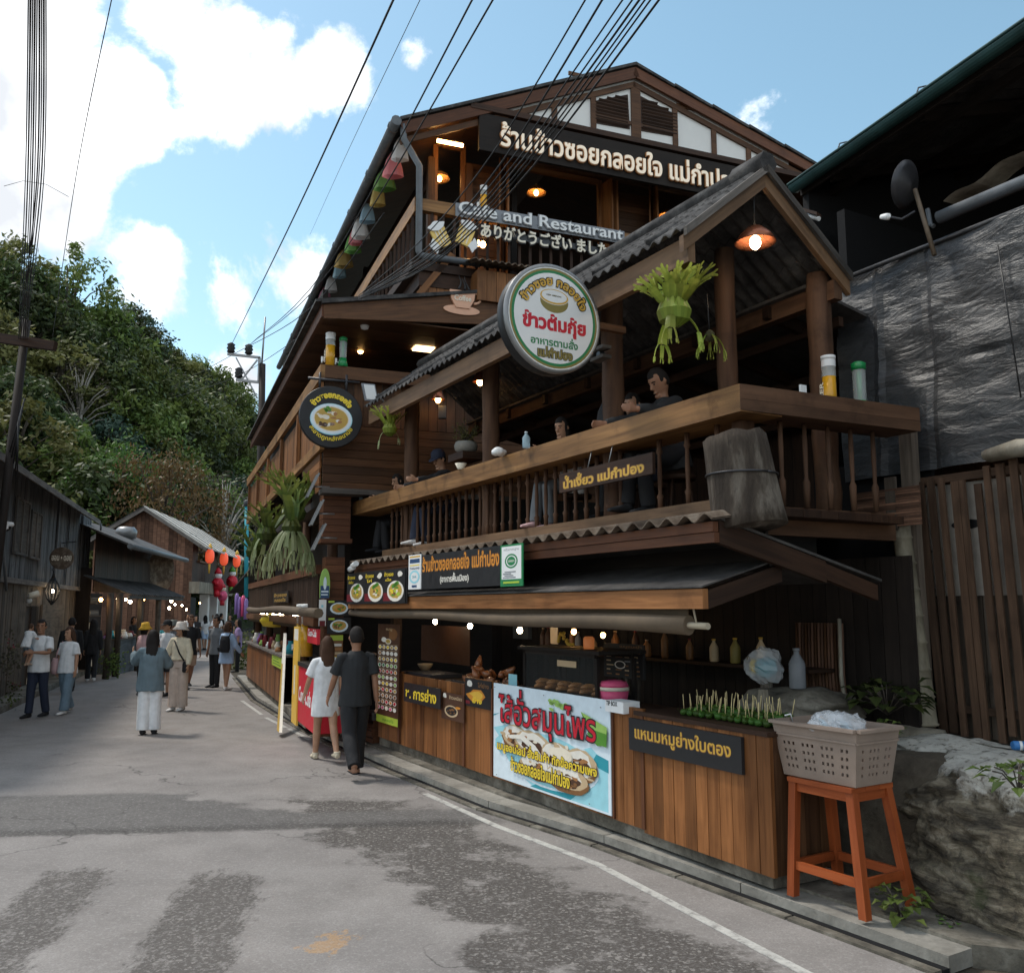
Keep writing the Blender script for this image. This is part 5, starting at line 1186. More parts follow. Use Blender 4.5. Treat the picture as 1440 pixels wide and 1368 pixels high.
# --- pillar signs: surfboard shaped, long white strip, two food photos
c0 = M(457, 822, .10); t = thing('surfboard_sign', 'green and navy surfboard shaped sign on the corner pillar', 'sign', PM.pt(c0[0], c0[1], .1)); T = lambda x, y: (c0[0] + x, c0[1] + y)
q = [T(.075 * math.cos(a) ** 1, .24 * math.sin(a) + .0) if math.sin(a) > 0 else T(.075 * (1 if math.cos(a) > 0 else -1) * (1 - .1 * abs(math.sin(a))), .20 * math.sin(a)) for a in [6.283 * i / 24 for i in range(24)]]
cut(PM, q, .06, .10).build('board', 'p_herb', t); mats_ = ['p_navy', 'p_sky', 'p_lime', 'p_blue']; mb = MB(); pr_ = Print(mb, PM.pt(c0[0] - .075, c0[1] - .2, .1), PM.r, UP, .15, .44)
pr_.rect(0, .06, .0, .94, .42); pr_.ell(1, .5, .5, .16, .22); pr_.rect(1, .15, .2, .85, .25); pr_.rect(1, .15, .1, .8, .14); mb.build('print', mats_, t)
B = Board(PM, rect_px(PM, (449, 843), (459, 843), (458, 880), (448, 880), .1), .1, .012, 'strip_poster', 'narrow white poster strip below the surfboard sign', 'poster', 'white'); B.rect('aqua', .3, .7, .6, .8); B.rect('sky', .2, .5, .7, .55); B.rect('deepred', .1, .0, .9, .2); B.done()
for y0, y1, lb, tops in ((844, 866, 'upper food photo of a noodle plate on the corner pillar', ['meat', 'leafp', 'orange']), (868, 891, 'lower food photo of a dark noodle plate on the corner pillar', ['brownfood', 'tan', 'leafp'])):
    B = Board(PM, rect_px(PM, (460, y0), (494, y0), (493, y1), (460, y1), .1), .1, .012, 'food_photo', lb, 'poster', 'p_charcoal', 'food photos on the corner pillar')
    B.rect('lime', .05, .85, .3, .97); B.dish('sky', 'broth', tops, .5, .48, .38, .38, 16); B.done()
B = Board(PM, rect_px(PM, (464, 893), (482, 893), (482, 930), (464, 930), .09), .09, .01, 'food_photo', 'lime topped brown menu strip under the food photos', 'poster', 'p_brownfood', 'food photos on the corner pillar'); B.rect('lime', .0, .8, 1, 1)
for k in range(4): B.rect(['yellow', 'tan', 'meat', 'pale'][k], .1, .1 + .16 * k, .9, .2 + .16 * k)
B.done()
# --- dark wall lettering behind the fern, deck sign
q = C(914, 447, -2.6); t = thing('wall_lettering', 'gold carved Thai letters in the dark behind the hanging staghorn fern', 'sign', PC.pt(q[0], q[1], -2.6)); mb = MB(); w_ = C(1010, 447, -2.6)[0] - q[0]; put_text(mb, 'ค่าเหล้า', PC.pt(q[0], q[1], -2.6), PC.r, UP, w_, .24, .02, .02); mb.build('letters', 'p_gold', t)
mb = MB(); PC.box(mb, q[0] - .1, q[0] + w_ + .1, q[1] - .1, q[1] + .4, -2.66, -2.61); mb.build('board', 'wood_dark', t)
r_ = rect_px(PS, (384, 833), (406, 831), (406, 847), (384, 848), .08); B = Board(PS, r_, .09, .02, 'deck_sign', 'small dark board with gold Thai lettering on the street deck railing', 'sign', 'wood_black'); B.text('gold', 'ข้าวซอย', .1, .55, .9, .9, .02); B.text('gold', 'กลอยใจ', .15, .1, .85, .45, .02); B.done('lettering')
# ================================================================== neighbour at the right: green gutter roof, grey tarpaulin, slat fence
NB = thing('neighbour_house', 'dark neighbouring house at the right under a big roof with a green gutter', 'building', PC.pt(1.5, .9, -3))
gz = 6.75; d0 = ray(1128, 254); G0 = CO + d0 * ((gz - CAMH) / d0.z); d1 = ray(1440, 38); G1 = CO + d1 * ((gz - CAMH) / d1.z); gd = (G1 - G0).normalized(); gs = Vector((-gd.y, gd.x, 0))
if gs.x < 0: gs = -gs
Gs, Ge = G0 - gd * .15, G1 + gd * 5
mb = MB(); n = 10; prof = [(.085 * math.cos(a), .085 * math.sin(a)) for a in [math.pi + math.pi * i / n for i in range(n + 1)]]
pts = [-gs * -x + UP * y for x, y in prof]
for i in range(n): mb.face([Gs + pts[i], Ge + pts[i], Ge + pts[i + 1], Gs + pts[i + 1]], smooth=True)
mb.tube([Gs + gs * .085, Ge + gs * .085], .012, 6); mb.tube([Gs - gs * .085, Ge - gs * .085], .016, 6); mb.prism([Gs + p for p in pts], gd * .004); mb.build('gutter', 'gutter_green', NB)
mb = MB(); 
O = Gs + gs * .07 + UP * .05; corrugated(mb, O, gd * (Ge - Gs).length, gs * 7 + UP * 1.9, .015, .2, .02, UP, 4); mb.build('roof', 'sheet_roof', NB)
mb = MB()
for k in range(6): mb.obox(O + gs * (.35 + .95 * k) + UP * (-.14 + .26 * k), gd * (Ge - Gs).length, gs * .06, UP * .09)
mb.build('purlin', 'wood_black', NB)
for k in range(7):
    m_ = MB(); m_.obox(O + gd * (.4 + 1.3 * k) - UP * .16 + gs * .1, gs * 6.5 + UP * 1.76, gd * .06, UP * .12); m_.build('rafter', 'wood_black', NB)
mb = MB(); mb.obox(Gs + gs * .09 - UP * .10, gd * (Ge - Gs).length, gs * .03, UP * .13); mb.build('fascia', 'wood_black', NB)
for f_ in (.24, .62):
    m_ = MB(); q = G0.lerp(G1, f_); m_.tube([q - gs * .09 - UP * .02, q - gs * .05 + UP * .08, q + gs * .05 + UP * .12], .008, 5); m_.build('gutter_strap', 'metal_dark', NB)
# dark back of the house and black sheet wall facing the stall's end
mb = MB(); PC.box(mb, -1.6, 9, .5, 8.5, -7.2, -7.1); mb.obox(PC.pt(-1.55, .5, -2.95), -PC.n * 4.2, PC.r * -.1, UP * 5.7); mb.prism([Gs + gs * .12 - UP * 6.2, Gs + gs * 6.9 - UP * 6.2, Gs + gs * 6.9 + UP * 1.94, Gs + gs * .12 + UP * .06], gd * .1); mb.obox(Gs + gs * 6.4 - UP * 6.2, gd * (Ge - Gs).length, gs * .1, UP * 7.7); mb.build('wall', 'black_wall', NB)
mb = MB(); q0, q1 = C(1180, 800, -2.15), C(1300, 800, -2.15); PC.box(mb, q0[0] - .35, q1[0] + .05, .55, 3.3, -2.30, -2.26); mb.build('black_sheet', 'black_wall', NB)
# grey tarpaulin hung as a wall above the fence
m, nt, bs, out = newmat('tarp_grey')
tc = N(nt, 'ShaderNodeTexCoord'); mp = N(nt, 'ShaderNodeMapping'); L(nt, tc.outputs['Object'], mp.inputs[0])
n1 = noisetex(nt, mp.outputs[0], 3.2, 6, .62, .8); mp.inputs['Scale'].default_value = (1, 1, 2.6); n2 = noisetex(nt, mp.outputs[0], 8, 5, .6, .9)
L(nt, ramp(nt, n1, [(.3, (.026, .027, .029)), (.7, (.052, .053, .056))]), bs.inputs['Base Color']); bs.inputs['Roughness'].default_value = .42; bs.inputs['Specular IOR Level'].default_value = .45
bump(nt, bs, mth(nt, 'ADD', mth(nt, 'MULTIPLY', n1, 2.6), mth(nt, 'MULTIPLY', n2, .6)), .7, .015)
t = thing('tarpaulin_wall', 'crumpled silver grey tarpaulin hung as a wall above the slat fence', 'tarpaulin', PC.pt(1, 3.1, -2.2))
a, b = C(1186, 394, -2.2), C(1391, 313, -2.2); zt_ = (a[1] + b[1]) / 2; zb_ = C(1300, 662, -2.2)[1]; ta = a[0] - .1; tb_ = 5.0
mb = MB(); nx, ny = 110, 40; gr = []
for i in range(nx):
    for j in range(ny):
        f_, g_ = i / (nx - 1), j / (ny - 1); tt = ta + (tb_ - ta) * f_; zz = zb_ + (zt_ - zb_) * g_
        fold = .07 * noise.noise(Vector((tt * 1.4, zz * .5, 2))) + .035 * noise.noise(Vector((tt * 2.2 + zz, zz * 3.5, 7))) + .010 * noise.noise(Vector((tt * 5, zz * 9, 3)))
        crease = -.02 * math.exp(-((tt - (ta + .95)) / .03) ** 2) - .015 * math.exp(-((zz - zb_ - .75 - .1 * (tt - ta)) / .02) ** 2) + .02 * math.exp(-((tt - ta - .45) / .02) ** 2)
        gr.append(PC.pt(tt, zz, -2.2 + fold + crease))
for i in range(nx - 1):
    for j in range(ny - 1): k = i * ny + j; mb.face([gr[k], gr[k + ny], gr[k + ny + 1], gr[k + 1]], smooth=True)
mb.build('sheet', 'tarp_grey', t)
mb = MB(); mb.tube([PC.pt(ta, zt_ + .005, -2.19), PC.pt(tb_, zt_ + .005, -2.19)], .022, 8); mb.build('hem', 'tarp_grey', t)
mb = MB(); mb.tube([PC.pt(*C(1405, 345, -2.17), -2.15), PC.pt(*C(1440, 560, -2.17), -2.13)], .006, 5); mb.build('cord', 'black', t)
# bundle of pale sacking at the foot of the tarpaulin
q = C(1415, 632, -2.0); t = thing('sacking_roll', 'pale dirty sacking bunched on top of the fence', 'cloth', PC.pt(q[0], q[1], -2)); mb = MB(); mb.tube([PC.pt(q[0] - .18 + .25 * i, q[1] - .02 + .012 * i + .015 * math.sin(i * 2), -2.05) for i in range(7)], [(.09, .05 + .02 * (i % 2)) for i in range(7)], 10, up=UP); mb.build('cloth', 'log_pale', t)
# slat fence
FT, FB = C(1300, 676, -2.1)[1], 1.0
FE = thing('slat_fence', 'tall dark fence of leaning vertical wooden slats on the earth bank', 'fence', PC.pt(1, .95, -2.1))
x0 = C(1297, 800, -2.1)[0]; rg = random.Random(2)
for k in range(30):
    tt = x0 + .102 * k + rg.uniform(-.015, .015); w = rg.uniform(.05, .068); ln = rg.uniform(-.012, .012) - .03
    m_ = MB(); m_.obox(PC.pt(tt - ln, FB - .02 + rg.uniform(-.05, .03), -2.12), PC.r * w, -PC.n * .022, UP * (FT - FB + rg.uniform(-.03, .08)) + PC.r * ln * 2); m_.build('slat', 'wood_fence', FE)
mb = MB(); PC.box(mb, x0 - .1, x0 + 3.2, FT - .03, FT + .035, -2.18, -2.145); mb.build('rail', 'wood_fence', FE); mb = MB(); PC.box(mb, x0 - .1, x0 + 3.2, 1.14, 1.2, -2.18, -2.145); mb.build('rail', 'wood_fence', FE)
mb = MB(); planks(mb, PC, x0 - .05, x0 + 3.2, FB - .05, FB + 1.22, -2.27, .02, .12, gap=.014, jit=.02); mb.build('backing_boards', 'wood_weathered', FE)
wz = C(1320, 838, -2.2)[1]; t = thing('white_sheet', 'dirty white plastic sheet with a black oval emblem behind the fence slats', 'sheet', PC.pt(x0, wz, -2.2))
mb = MB(); PC.box(mb, x0 - .02, x0 + 3.2, wz, FT - .04, -2.232, -2.222); plain('sheet_white', (.33, .295, .255), .6, var=.25, scale=5); mb.build('sheet', 'sheet_white', t)
mb = MB(); c0 = C(1357, 737, -2.2); PC.poly(mb, [(c0[0] + .135 * math.cos(a), c0[1] + .04 * math.sin(a)) for a in [6.283 * i / 28 for i in range(28)]], -2.221, -2.219); mb.build('emblem', 'black', t)
mb = MB(); c0 = C(1303, 777, -2.2); 
mb.tube([PC.pt(c0[0] + .035 * math.cos(a), c0[1] + .035 * math.sin(a), -2.218) for a in [6.283 * i / 14 for i in range(13)]], .006, 5); mb.tube([PC.pt(c0[0] + .015 * math.cos(a), c0[1] + .018 * math.sin(a), -2.218) for a in [6.283 * i / 10 for i in range(11)]], .005, 5); mb.build('symbol', 'black', t)
# bamboo prop and joint boards
t = thing('bamboo_pole', 'weathered upright bamboo pole in front of the black sheet beside the fence', 'pole', PC.pt(*C(1303, 1015, -2.0), -2.0))
a, b = C(1303, 1012, -1.98), C(1264, 716, -1.98); A, B_ = PC.pt(a[0], a[1] - .05, -1.98), PC.pt(b[0], b[1], -1.98)
mb = MB(); ps, rs = [], []
for i in range(9):
    for d_, r_ in ((0, .052), (.06, .060), (.12, .052)): f_ = min(1, (i + d_) / 8.2); ps.append(A.lerp(B_, f_)); rs.append(r_ * 1.5 * (1.08 - .16 * f_))
mb.tube(ps, rs, 12); worn('bamboo_old', (.085, .072, .05), (.20, .175, .125), (.30, .265, .20), scale=3, rough=.75, sz=.4); mb.build('culm', 'bamboo_old', t)
mb = MB(); mb.obox(PC.pt(b[0] - .06, b[1] - .18, -1.92), PC.r * .1, PC.n * .03, UP * .45); mb.build('splice_board', 'wood_weathered', t)
t = thing('fence_post', 'square grey timber post behind the bamboo pole carrying the rail end', 'post', PC.pt(*C(1275, 700, -2.05), -2.05)); mb = MB(); a = C(1272, 600, -2.07); PC.box(mb, a[0] - .05, a[0] + .07, .9, a[1], -2.14, -2.05); mb.build('timber', 'wood_weathered', t)
t = thing('reed_panel', 'short band of brown split reed between the balcony and the bamboo pole', 'panel', PC.pt(*C(1200, 735, -1.9), -1.9))
a, b = C(1201, 694, -1.9), C(1296, 737, -1.9); mb = MB(); n = 16
for i in range(n): z = b[1] + (a[1] - b[1]) * i / n; PC.box(mb, a[0], b[0] + .0, z, z + (a[1] - b[1]) / n * .85, -1.91, -1.895 + rg.uniform(0, .008))
mb.build('reeds', 'wood_rust', t)
# satellite dish
q = C(1298, 268, -2.3); p = PC.pt(q[0] + .02, q[1], -2.1); t = thing('satellite_dish', 'small black satellite dish on a pole above the grey tarpaulin', 'satellite dish', p)
ax = (PC.r * -.85 + PC.n * .12 + UP * .28).normalized(); mb = MB(); mb.lathe([(.0, .0), (.08, .006), (.15, .026), (.205, .055), (.21, .05), (.15, .016), (.0, -.012)], p, ax, 32, cap=False); mb.build('reflector', 'metal_dark', t)
pm = PC.pt(*C(1313, 340, -2.1), -2.1); mb = MB(); mb.tube([pm - UP * .12, p - ax * .04 - UP * .05], .02, 8); mb.build('mast', 'bamboo', t)
h = PC.pt(*C(1246, 305, -2.0), -2.0); mb = MB(); mb.tube([p - ax * .03 - UP * .25, p - UP * .32 + ax * .1, p.lerp(h, .7) - UP * .1, h], .012, 6); mb.build('feed_arm', 'metal_dark', t); mb = MB(); mb.lathe([(.02, -.05), (.03, 0), (.03, .03), (.0, .045)], h, -ax, 10); mb.build('receiver', 'white', t)
# horizontal grey drain pipe with rag at the right edge
a, b = C(1325, 308, -2.35), C(1440, 262, -2.35); t = thing('drain_pipe', 'grey drain pipe running to the right edge under the big roof', 'pipe', PC.pt(a[0], a[1], -2.3)); mb = MB(); mb.tube([PC.pt(a[0], a[1], -2.3), PC.pt(a[0] + 3, a[1], -2.3)], .055, 12); mb.tube([PC.pt(a[0] - .05, a[1] - .06, -2.3), PC.pt(a[0] - .08, a[1] - .03, -2.3), PC.pt(a[0] - .1, a[1] + .12, -2.3)], .02, 8); mb.build('pipe', 'gutter_grey', t)
mb = MB(); q = PC.pt(a[0] + .05, a[1] + .13, -2.3)
for i in range(12):
    A = q + PC.r * .06 * i + UP * (.012 * i + .02 * math.sin(i * .9)); B2 = A + PC.r * .06 + UP * (.012 + .02 * (math.sin(i * .9 + .9) - math.sin(i * .9)))
    mb.face([A, B2, B2 - PC.n * .3 + UP * .02, A - PC.n * .3 + UP * .02], smooth=True)
mb.build('torn_sheet', 'log_pale', label='torn pale sheet lying on the grey drain pipe', cat='sheet')
q = C(1215, 296, -1.6); strip(PC.pt(*C(1131, 302, -1.5), -1.5), PC.pt(*C(1152, 308, -1.5), -1.5), 'short white tube light beside the porch gable', 'white', None, .02)
# ================================================================== things on and around the porch and the counter
# --- log planter hung at the balcony corner
q = C(1036, 668, .0); p0 = PC.pt(C(1052, 735, .0)[0] - .02, C(1052, 742, 0)[1], -.05); p1 = PC.pt(C(1030, 610, 0)[0], C(1030, 616, 0)[1], -.02)
t = thing('log_planter', 'hollow grey log planter tied at the balcony corner', 'planter', p0)
ax_ = (p1 - p0); hL = ax_.length; ax_.normalize(); mb = MB(); mb.lathe([(.245, 0)] + [(.262 - .03 * i / 8, hL * i / 8) for i in range(9)] + [(.19, hL), (.18, hL * .7), (.0, hL * .65)], p0, ax_, 40)
for v in mb.v: q = v - p0; h = q.dot(ax_); d = q - ax_ * h; v += d * (.05 * noise.noise(Vector((d.x * 5, d.y * 5, h * .8))) + .04 * noise.noise(Vector((d.x * 28, d.y * 28, h * 1.6)))) + ax_ * (.02 * noise.noise(d * 9) if h > .9 * hL else 0)
mb.build('log', 'log_bark', t)
mb = MB(); mid = p0.lerp(p1, .58); mb.tube([mid + PC.r * .256 * math.cos(a) + PC.n * .256 * math.sin(a) for a in [6.283 * i / 24 for i in range(25)]], .008, 5); mb.build('tie_wire', 'metal_dark', t)
# --- staghorn ferns: antler fronds that fork, held in a moss ball
leafmat('fern_bright', (.08, .115, .016), (.20, .25, .035), (.37, .41, .075), .3)
leafmat('fern_green', (.025, .045, .010), (.065, .10, .022), (.20, .23, .05), .25)
leafmat('fern_pale', (.13, .17, .07), (.22, .26, .12), (.33, .36, .19), .2)
plain('moss', (.05, .045, .02), .95, var=.5, scale=15)
def frond(mb, p, d, ln, w, droop, rg, depth=0, up=None):
    """one forked strap leaf built as a ribbon of faces that branches"""
    side = d.cross(up or UP); side = side.normalized() if side.length > .01 else PC.r; n = 5; q = Vector(p); pts = [q.copy()]; dd = d.copy(); r_ = rg.random()
    for i in range(n):
        dd = (dd + Vector((rg.uniform(-.08, .08), rg.uniform(-.08, .08), -droop))).normalized(); q = q + dd * ln / n; pts.append(q.copy())
    ws = [w * (.8 + .3 * i / n) if depth == 0 else w * (1 - .15 * i / n) for i in range(n + 1)]
    if depth >= 2: ws[-1] = w * .1
    nr = side.cross(d).normalized()
    for i in range(n):
        a, b = pts[i], pts[i + 1]; m0, m1 = a + nr * ws[i] * .35, b + nr * ws[i + 1] * .35; r2 = min(1, max(0, .15 + .25 * depth + .1 * i + .2 * r_))
        mb.face([a - side * ws[i], b - side * ws[i + 1], m1, m0], rnd=r2, smooth=True); mb.face([m0, m1, b + side * ws[i + 1], a + side * ws[i]], rnd=r2, smooth=True)
    if depth < 2:
        k = 3 if depth == 0 else 2
        for j in range(k):
            s_ = (j - (k - 1) / 2); frond(mb, pts[-1] + side * s_ * ws[-1] * .8, (dd + side * s_ * .75 + Vector((0, 0, rg.uniform(-.1, .1)))).normalized(), ln * .45, w * .5, droop, rg, depth + 1, up)
def fern(p, label, ups, downs, size, seed, mu='fern_green', md='fern_pale', body='fern_bright', br=.16, stem=True, cone=True, wd=.10, spread=.5):
    rg = random.Random(seed); t = thing('staghorn_fern', label, 'plant', p, 'staghorn ferns hung on the restaurant'); p = Vector(p)
    m_ = MB(); m_.ball(p - UP * br * .3, (br * .8, br * .8, br), 14, 10, rough=.25); m_.build('root_ball', 'moss', t)
    for i in range(ups):
        m_ = MB(); a = 6.283 * i / ups + rg.uniform(-.25, .25); sp_ = spread * rg.uniform(.5, 1.25); d = Vector((math.cos(a) * sp_, math.sin(a) * sp_, 1.0)).normalized()
        frond(m_, p + Vector((math.cos(a) * br * .55, math.sin(a) * br * .55, br * .3)), d, size * rg.uniform(.75, 1.15), size * wd * rg.uniform(.8, 1.2), .035, rg, 0, Vector((-math.sin(a), math.cos(a), 0)).cross(d)); m_.build('upright_frond', mu, t)
    for i in range(downs):
        m_ = MB(); a = 6.283 * i / downs + rg.uniform(-.25, .25); d = Vector((math.cos(a), math.sin(a), -.35)).normalized(); frond(m_, p + Vector((math.cos(a) * br * .7, math.sin(a) * br * .7, -br * .2)), d, size * rg.uniform(.7, 1.1), size * wd * .8, .36, rg); m_.build('hanging_frond', md, t)
    if cone:
        for q in range(7):                       # overlapping shield fronds clasping the root ball
            m_ = MB(); n = 7; a0 = 6.283 * q / 7 + rg.uniform(-.2, .2); hh = br * rg.uniform(.6, 1.1)
            rows = [(.3, -1.25, .6), (.92, -.7, .9), (1.08, .1, 1.0), (.62 + rg.uniform(-.1, .1), hh / br + .5, .6)]
            f = lambda row, j: p + Vector((math.cos(a0 + (j / n - .5) * 1.7 * rows[row][2]), math.sin(a0 + (j / n - .5) * 1.7 * rows[row][2]), 0)) * br * rows[row][0] * (1 + .05 * q % 2) + UP * (br * rows[row][1] + (br * .35 * math.sin(j * 2.4 + q) if row == 3 else 0))
            for a in range(3):
                for j in range(n): m_.face([f(a, j), f(a, j + 1), f(a + 1, j + 1), f(a + 1, j)], smooth=True, rnd=min(1, .2 + .2 * a + .15 * (j % 2)))
            m_.build('shield_frond', body, t)
    return t
p = PC.pt(*C(947, 440, .2), .2); ft = fern(p, 'big bright yellow green staghorn fern hanging in the porch gable', 11, 3, .23, 3, 'fern_bright', 'fern_bright', 'fern_bright', .10, wd=.21, spread=.62)
mb = MB(); mb.tube([p + UP * .1, p + UP * .2 + PC.r * .03, p + UP * .42 - PC.n * .1], .009, 6); mb.build('hanger', 'wire_black', ft)
p2 = PC.pt(*C(998, 470, -.3), -.3); ft2 = fern(p2, 'small trailing staghorn piece right of the big hanging fern', 0, 5, .15, 5, 'fern_bright', 'fern_bright', 'fern_bright', .05, cone=False)
mb = MB(); mb.tube([p2, p2 + UP * .35 - PC.r * .02], .006, 5); mb.build('hanger', 'wire_black', ft2)
p = PC.pt(*C(548, 604, .05), .05); fern(p, 'small pale green staghorn fern under the far end of the porch eave', 9, 2, .20, 6, 'fern_bright', 'fern_pale', 'fern_bright', .08, wd=.14)
p = PS.pt(*S(410, 742, .45), .45); fern(p, 'largest staghorn fern with a fringe of pale hanging antlers left of the pillar', 5, 16, .50, 9, 'fern_green', 'fern_pale', 'fern_green', .12, wd=.10)
p = PS.pt(*S(376, 752, .35), .35); fern(p, 'dark staghorn fern with yellow tipped fronds farther along the side deck', 11, 3, .46, 12, 'fern_green', 'fern_pale', 'fern_green', .16, wd=.12, spread=.8)
p = PS.pt(*S(357, 776, .4), .4); fern(p, 'low staghorn fern at the far end of the side deck', 10, 4, .42, 14, 'fern_green', 'fern_pale', 'fern_green', .14, wd=.12, spread=.9)
p = PS.pt(*S(416, 722, .3), .3); fern(p, 'tall dark fronded staghorn fern above the fringed one', 11, 0, .50, 16, 'fern_green', 'fern_pale', 'fern_green', .13, wd=.12, spread=.7)
# --- pendant and bulbs of the porch
q = C(1062, 338, -.68); pendant(PC.pt(C(1062, 338, -.62)[0], C(1062, 338, -.62)[1], -.62), 'copper domed pendant lamp lit under the porch gable', .17, .45, 'shade_copper', 'lamp_white', None, 'porch_lamp')
for x, y, o, lb in [(616, 560, -1.1, 'copper shaded pendant lamp deep in the porch left of the second post'), (675, 535, -1.0, 'small pendant lamp beside the second porch post')]:
    q = C(x, y, o); pendant(PC.pt(q[0], q[1], o), lb, .11, .7, 'shade_copper', 'lamp_warm', 'small pendant lamps inside the porch', 'pendant_lamp')
q = C(622, 580, -1.2); p = PC.pt(q[0], q[1], -1.2); t = thing('speaker', 'small grey loudspeaker hung inside the porch below the left pendant lamp', 'speaker', p); mb = MB(); mb.obox(p - Vector((.06, .06, .1)), (.12, 0, 0), (0, .12, 0), (0, 0, .2)); mb.build('cabinet', 'gutter_grey', t); mb = MB(); mb.tube([p + UP * .1, p + UP * .8], .008); mb.build('bracket', 'metal_dark', t)
q = C(815, 628, -1.9)
for i, (x, y, o, lb) in enumerate([(612, 874, -.6, 'round white bulb leftmost in the food stall'), (661, 880, -.6, 'round white bulb second from the left in the food stall'), (731, 886, -.6, 'round white bulb in the middle of the food stall'), (807, 888, -.7, 'bulb half hidden by the tarpaulin above the glass case'), (848, 893, -1.2, 'dim amber bulb above the black menu board')]):
    q = C(x, y, o); bulb(PC.pt(q[0], q[1], o), lb, .032 if i < 3 else .028, 'bulbs hanging in the food stall', 'lamp_white' if i < 3 else 'lamp_warm')
# --- beer towers
glass('clear_plastic', (.85, .9, .88), .08, .30); glass('green_plastic', (.03, .30, .10), .1, .85); plain('beer', (.72, .36, .02), .25, spec=.6); plain('beer_green', (.012, .25, .07), .3, spec=.6)
def tower(p, h, r, kind, label, tilt=0):
    t = thing('beer_tower', label, 'beer tower', p, 'beer dispenser towers on the rails'); p = Vector(p)
    if kind == 'yellow':
        m_ = MB(); m_.lathe([(r * 1.0, 0), (r, h * .62)], p, seg=20); m_.build('beer_fill', 'beer', t); m_ = MB(); m_.lathe([(r * 1.04, h * .62), (r * 1.04, h * .93)], p, seg=20, cap=False); m_.build('tube', 'clear_plastic', t)
        m_ = MB(); m_.lathe([(r * 1.1, h * .93), (r * 1.1, h), (r * .6, h * 1.01)], p, seg=20); m_.build('cap', 'white', t); m_ = MB(); m_.lathe([(r * 1.06, h * .80), (r * 1.06, h * .93)], p, seg=20, cap=False); m_.build('label_band', 'white', t)
        m_ = MB(); put_text(m_, 'BEER', p - PC.r * r * .25 + PC.n * (r * 1.02) + UP * h * .12, UP, -PC.r, h * .4, r * .7, .02, .002); m_.build('lettering', 'p_cream', t)
    else:
        m_ = MB(); m_.lathe([(r * 1.45, 0), (r * 1.1, h * .18), (r * .9, h * .3)], p, seg=20); m_.build('base', 'beer_green', t); m_ = MB(); m_.lathe([(r * .9, h * .3), (r * .95, h * .85)], p, seg=20, cap=False); m_.build('tube', 'clear_plastic', t)
        m_ = MB(); m_.lathe([(r * .35, h * .28), (r * .4, h * .84)], p, seg=14); m_.build('ice_core', 'green_plastic', t); m_ = MB(); m_.lathe([(r * 1.02, h * .85), (r * 1.05, h * .97), (r * .6, h)], p, seg=20); m_.build('cap', 'beer_green', t)
    m_ = MB(); b0 = p + UP * h * .14 + PC.n * r * 1.1; m_.tube([b0, b0 + PC.n * .05, b0 + PC.n * .05 - UP * .04], .014, 6); m_.obox(b0 + PC.n * .03 + UP * .01 - PC.r * .012, PC.r * .024, PC.n * .03, UP * .05); m_.build('tap', 'white', t); return t
sO = -1.3; q = C(1170, 583, sO); 
RP = lambda f_, w=.17: PC.pt(-.147, 3.60, 0) - PC.n * (1.86 * f_) + PC.r * (.12 * f_ - w)
def on_rail(x, y, z=3.6): return onz(x, y, z)
tw1 = onz(1168, 578, 3.60); tower((tw1.x, tw1.y, 3.60), .47, .055, 'yellow', 'amber beer tower with a white cap on the right end of the porch rail')
tw2 = onz(1211, 588, 3.60); tower((tw2.x, tw2.y, 3.60), .50, .06, 'green', 'green capped clear beer tower at the right end of the porch rail')
q = onz(1127, 556, 3.6); t = thing('table_card', 'small white card standing on the porch rail left of the amber tower', 'card', (q.x, q.y, 3.6)); mb = MB(); mb.obox(Vector((q.x, q.y, 3.602)) - PC.n * 0, n_ * .06 , c_ * .02, UP * .085); mb.build('card', 'white', t)
q = M(464, 510, .09); tower(PM.pt(q[0], z2, .09), .52, .07, 'yellow', 'amber beer tower on the second storey rail corner'); q = M(482, 510, .09); tower(PM.pt(q[0], z2, .09), .48, .06, 'green', 'green beer tower beside the amber one on the second storey rail')
q = M(680, 290, .34); tower(PM.pt(q[0], zr, .34), .42, .055, 'yellow', 'amber beer tower on the top balcony rail above the cafe sign')
# --- porch post box, spot lamp, white twin camera, solar lamps on the pillar
q = C(851, 500, -.12); p = PC.pt(q[0], q[1], -.12); t = thing('switch_box', 'small weathered wooden box lamp fixed to the porch post beside the round sign', 'box', p); mb = MB(); mb.obox(p - PC.r * .1 - UP * .05, PC.r * .2, PC.n * .1, UP * .03); mb.obox(p - PC.r * .1 + UP * .04, PC.r * .2, PC.n * .1, UP * .03); mb.obox(p - PC.r * .1 - UP * .019, PC.r * .03, PC.n * .1, UP * .058); mb.build('casing', 'wood_grey', t); mb = MB(); mb.lathe([(.03, 0), (.03, .06)], p + PC.n * .02, PC.n, 10); mb.build('lens', 'metal_dark', t)
q = M(524, 553, .5); p = PM.pt(q[0], q[1], .5); t = thing('flood_light', 'white flood light on a bracket above the far end of the porch eave', 'lamp', p); mb = MB(); mb.obox(p - b_ * .12 - UP * .13, b_ * .2, -a_ * .05, UP * .26 + b_ * -.06); mb.build('housing', 'p_grey', t); mb = MB(); mb.obox(p - b_ * .10 - UP * .11 - a_ * .053, b_ * .16, -a_ * .006, UP * .22 + b_ * -.05); mb.build('lens', 'white', t); mb = MB(); mb.tube([p + b_ * .08, p + b_ * .2 - UP * .15], .015); mb.build('bracket', 'metal_grey', t)
p = PC.pt(*C(497, 797, .42), .42); t = thing('twin_camera', 'two white bullet cameras on the far end of the skirt roof fascia', 'camera', p); 
for dy in (0, .11): mb = MB(); A = p + UP * dy * .4 + PC.r * dy; mb.tube([A, A - PC.r * .14 - UP * .03], .04, 10); mb.build('camera_body', 'white', t)
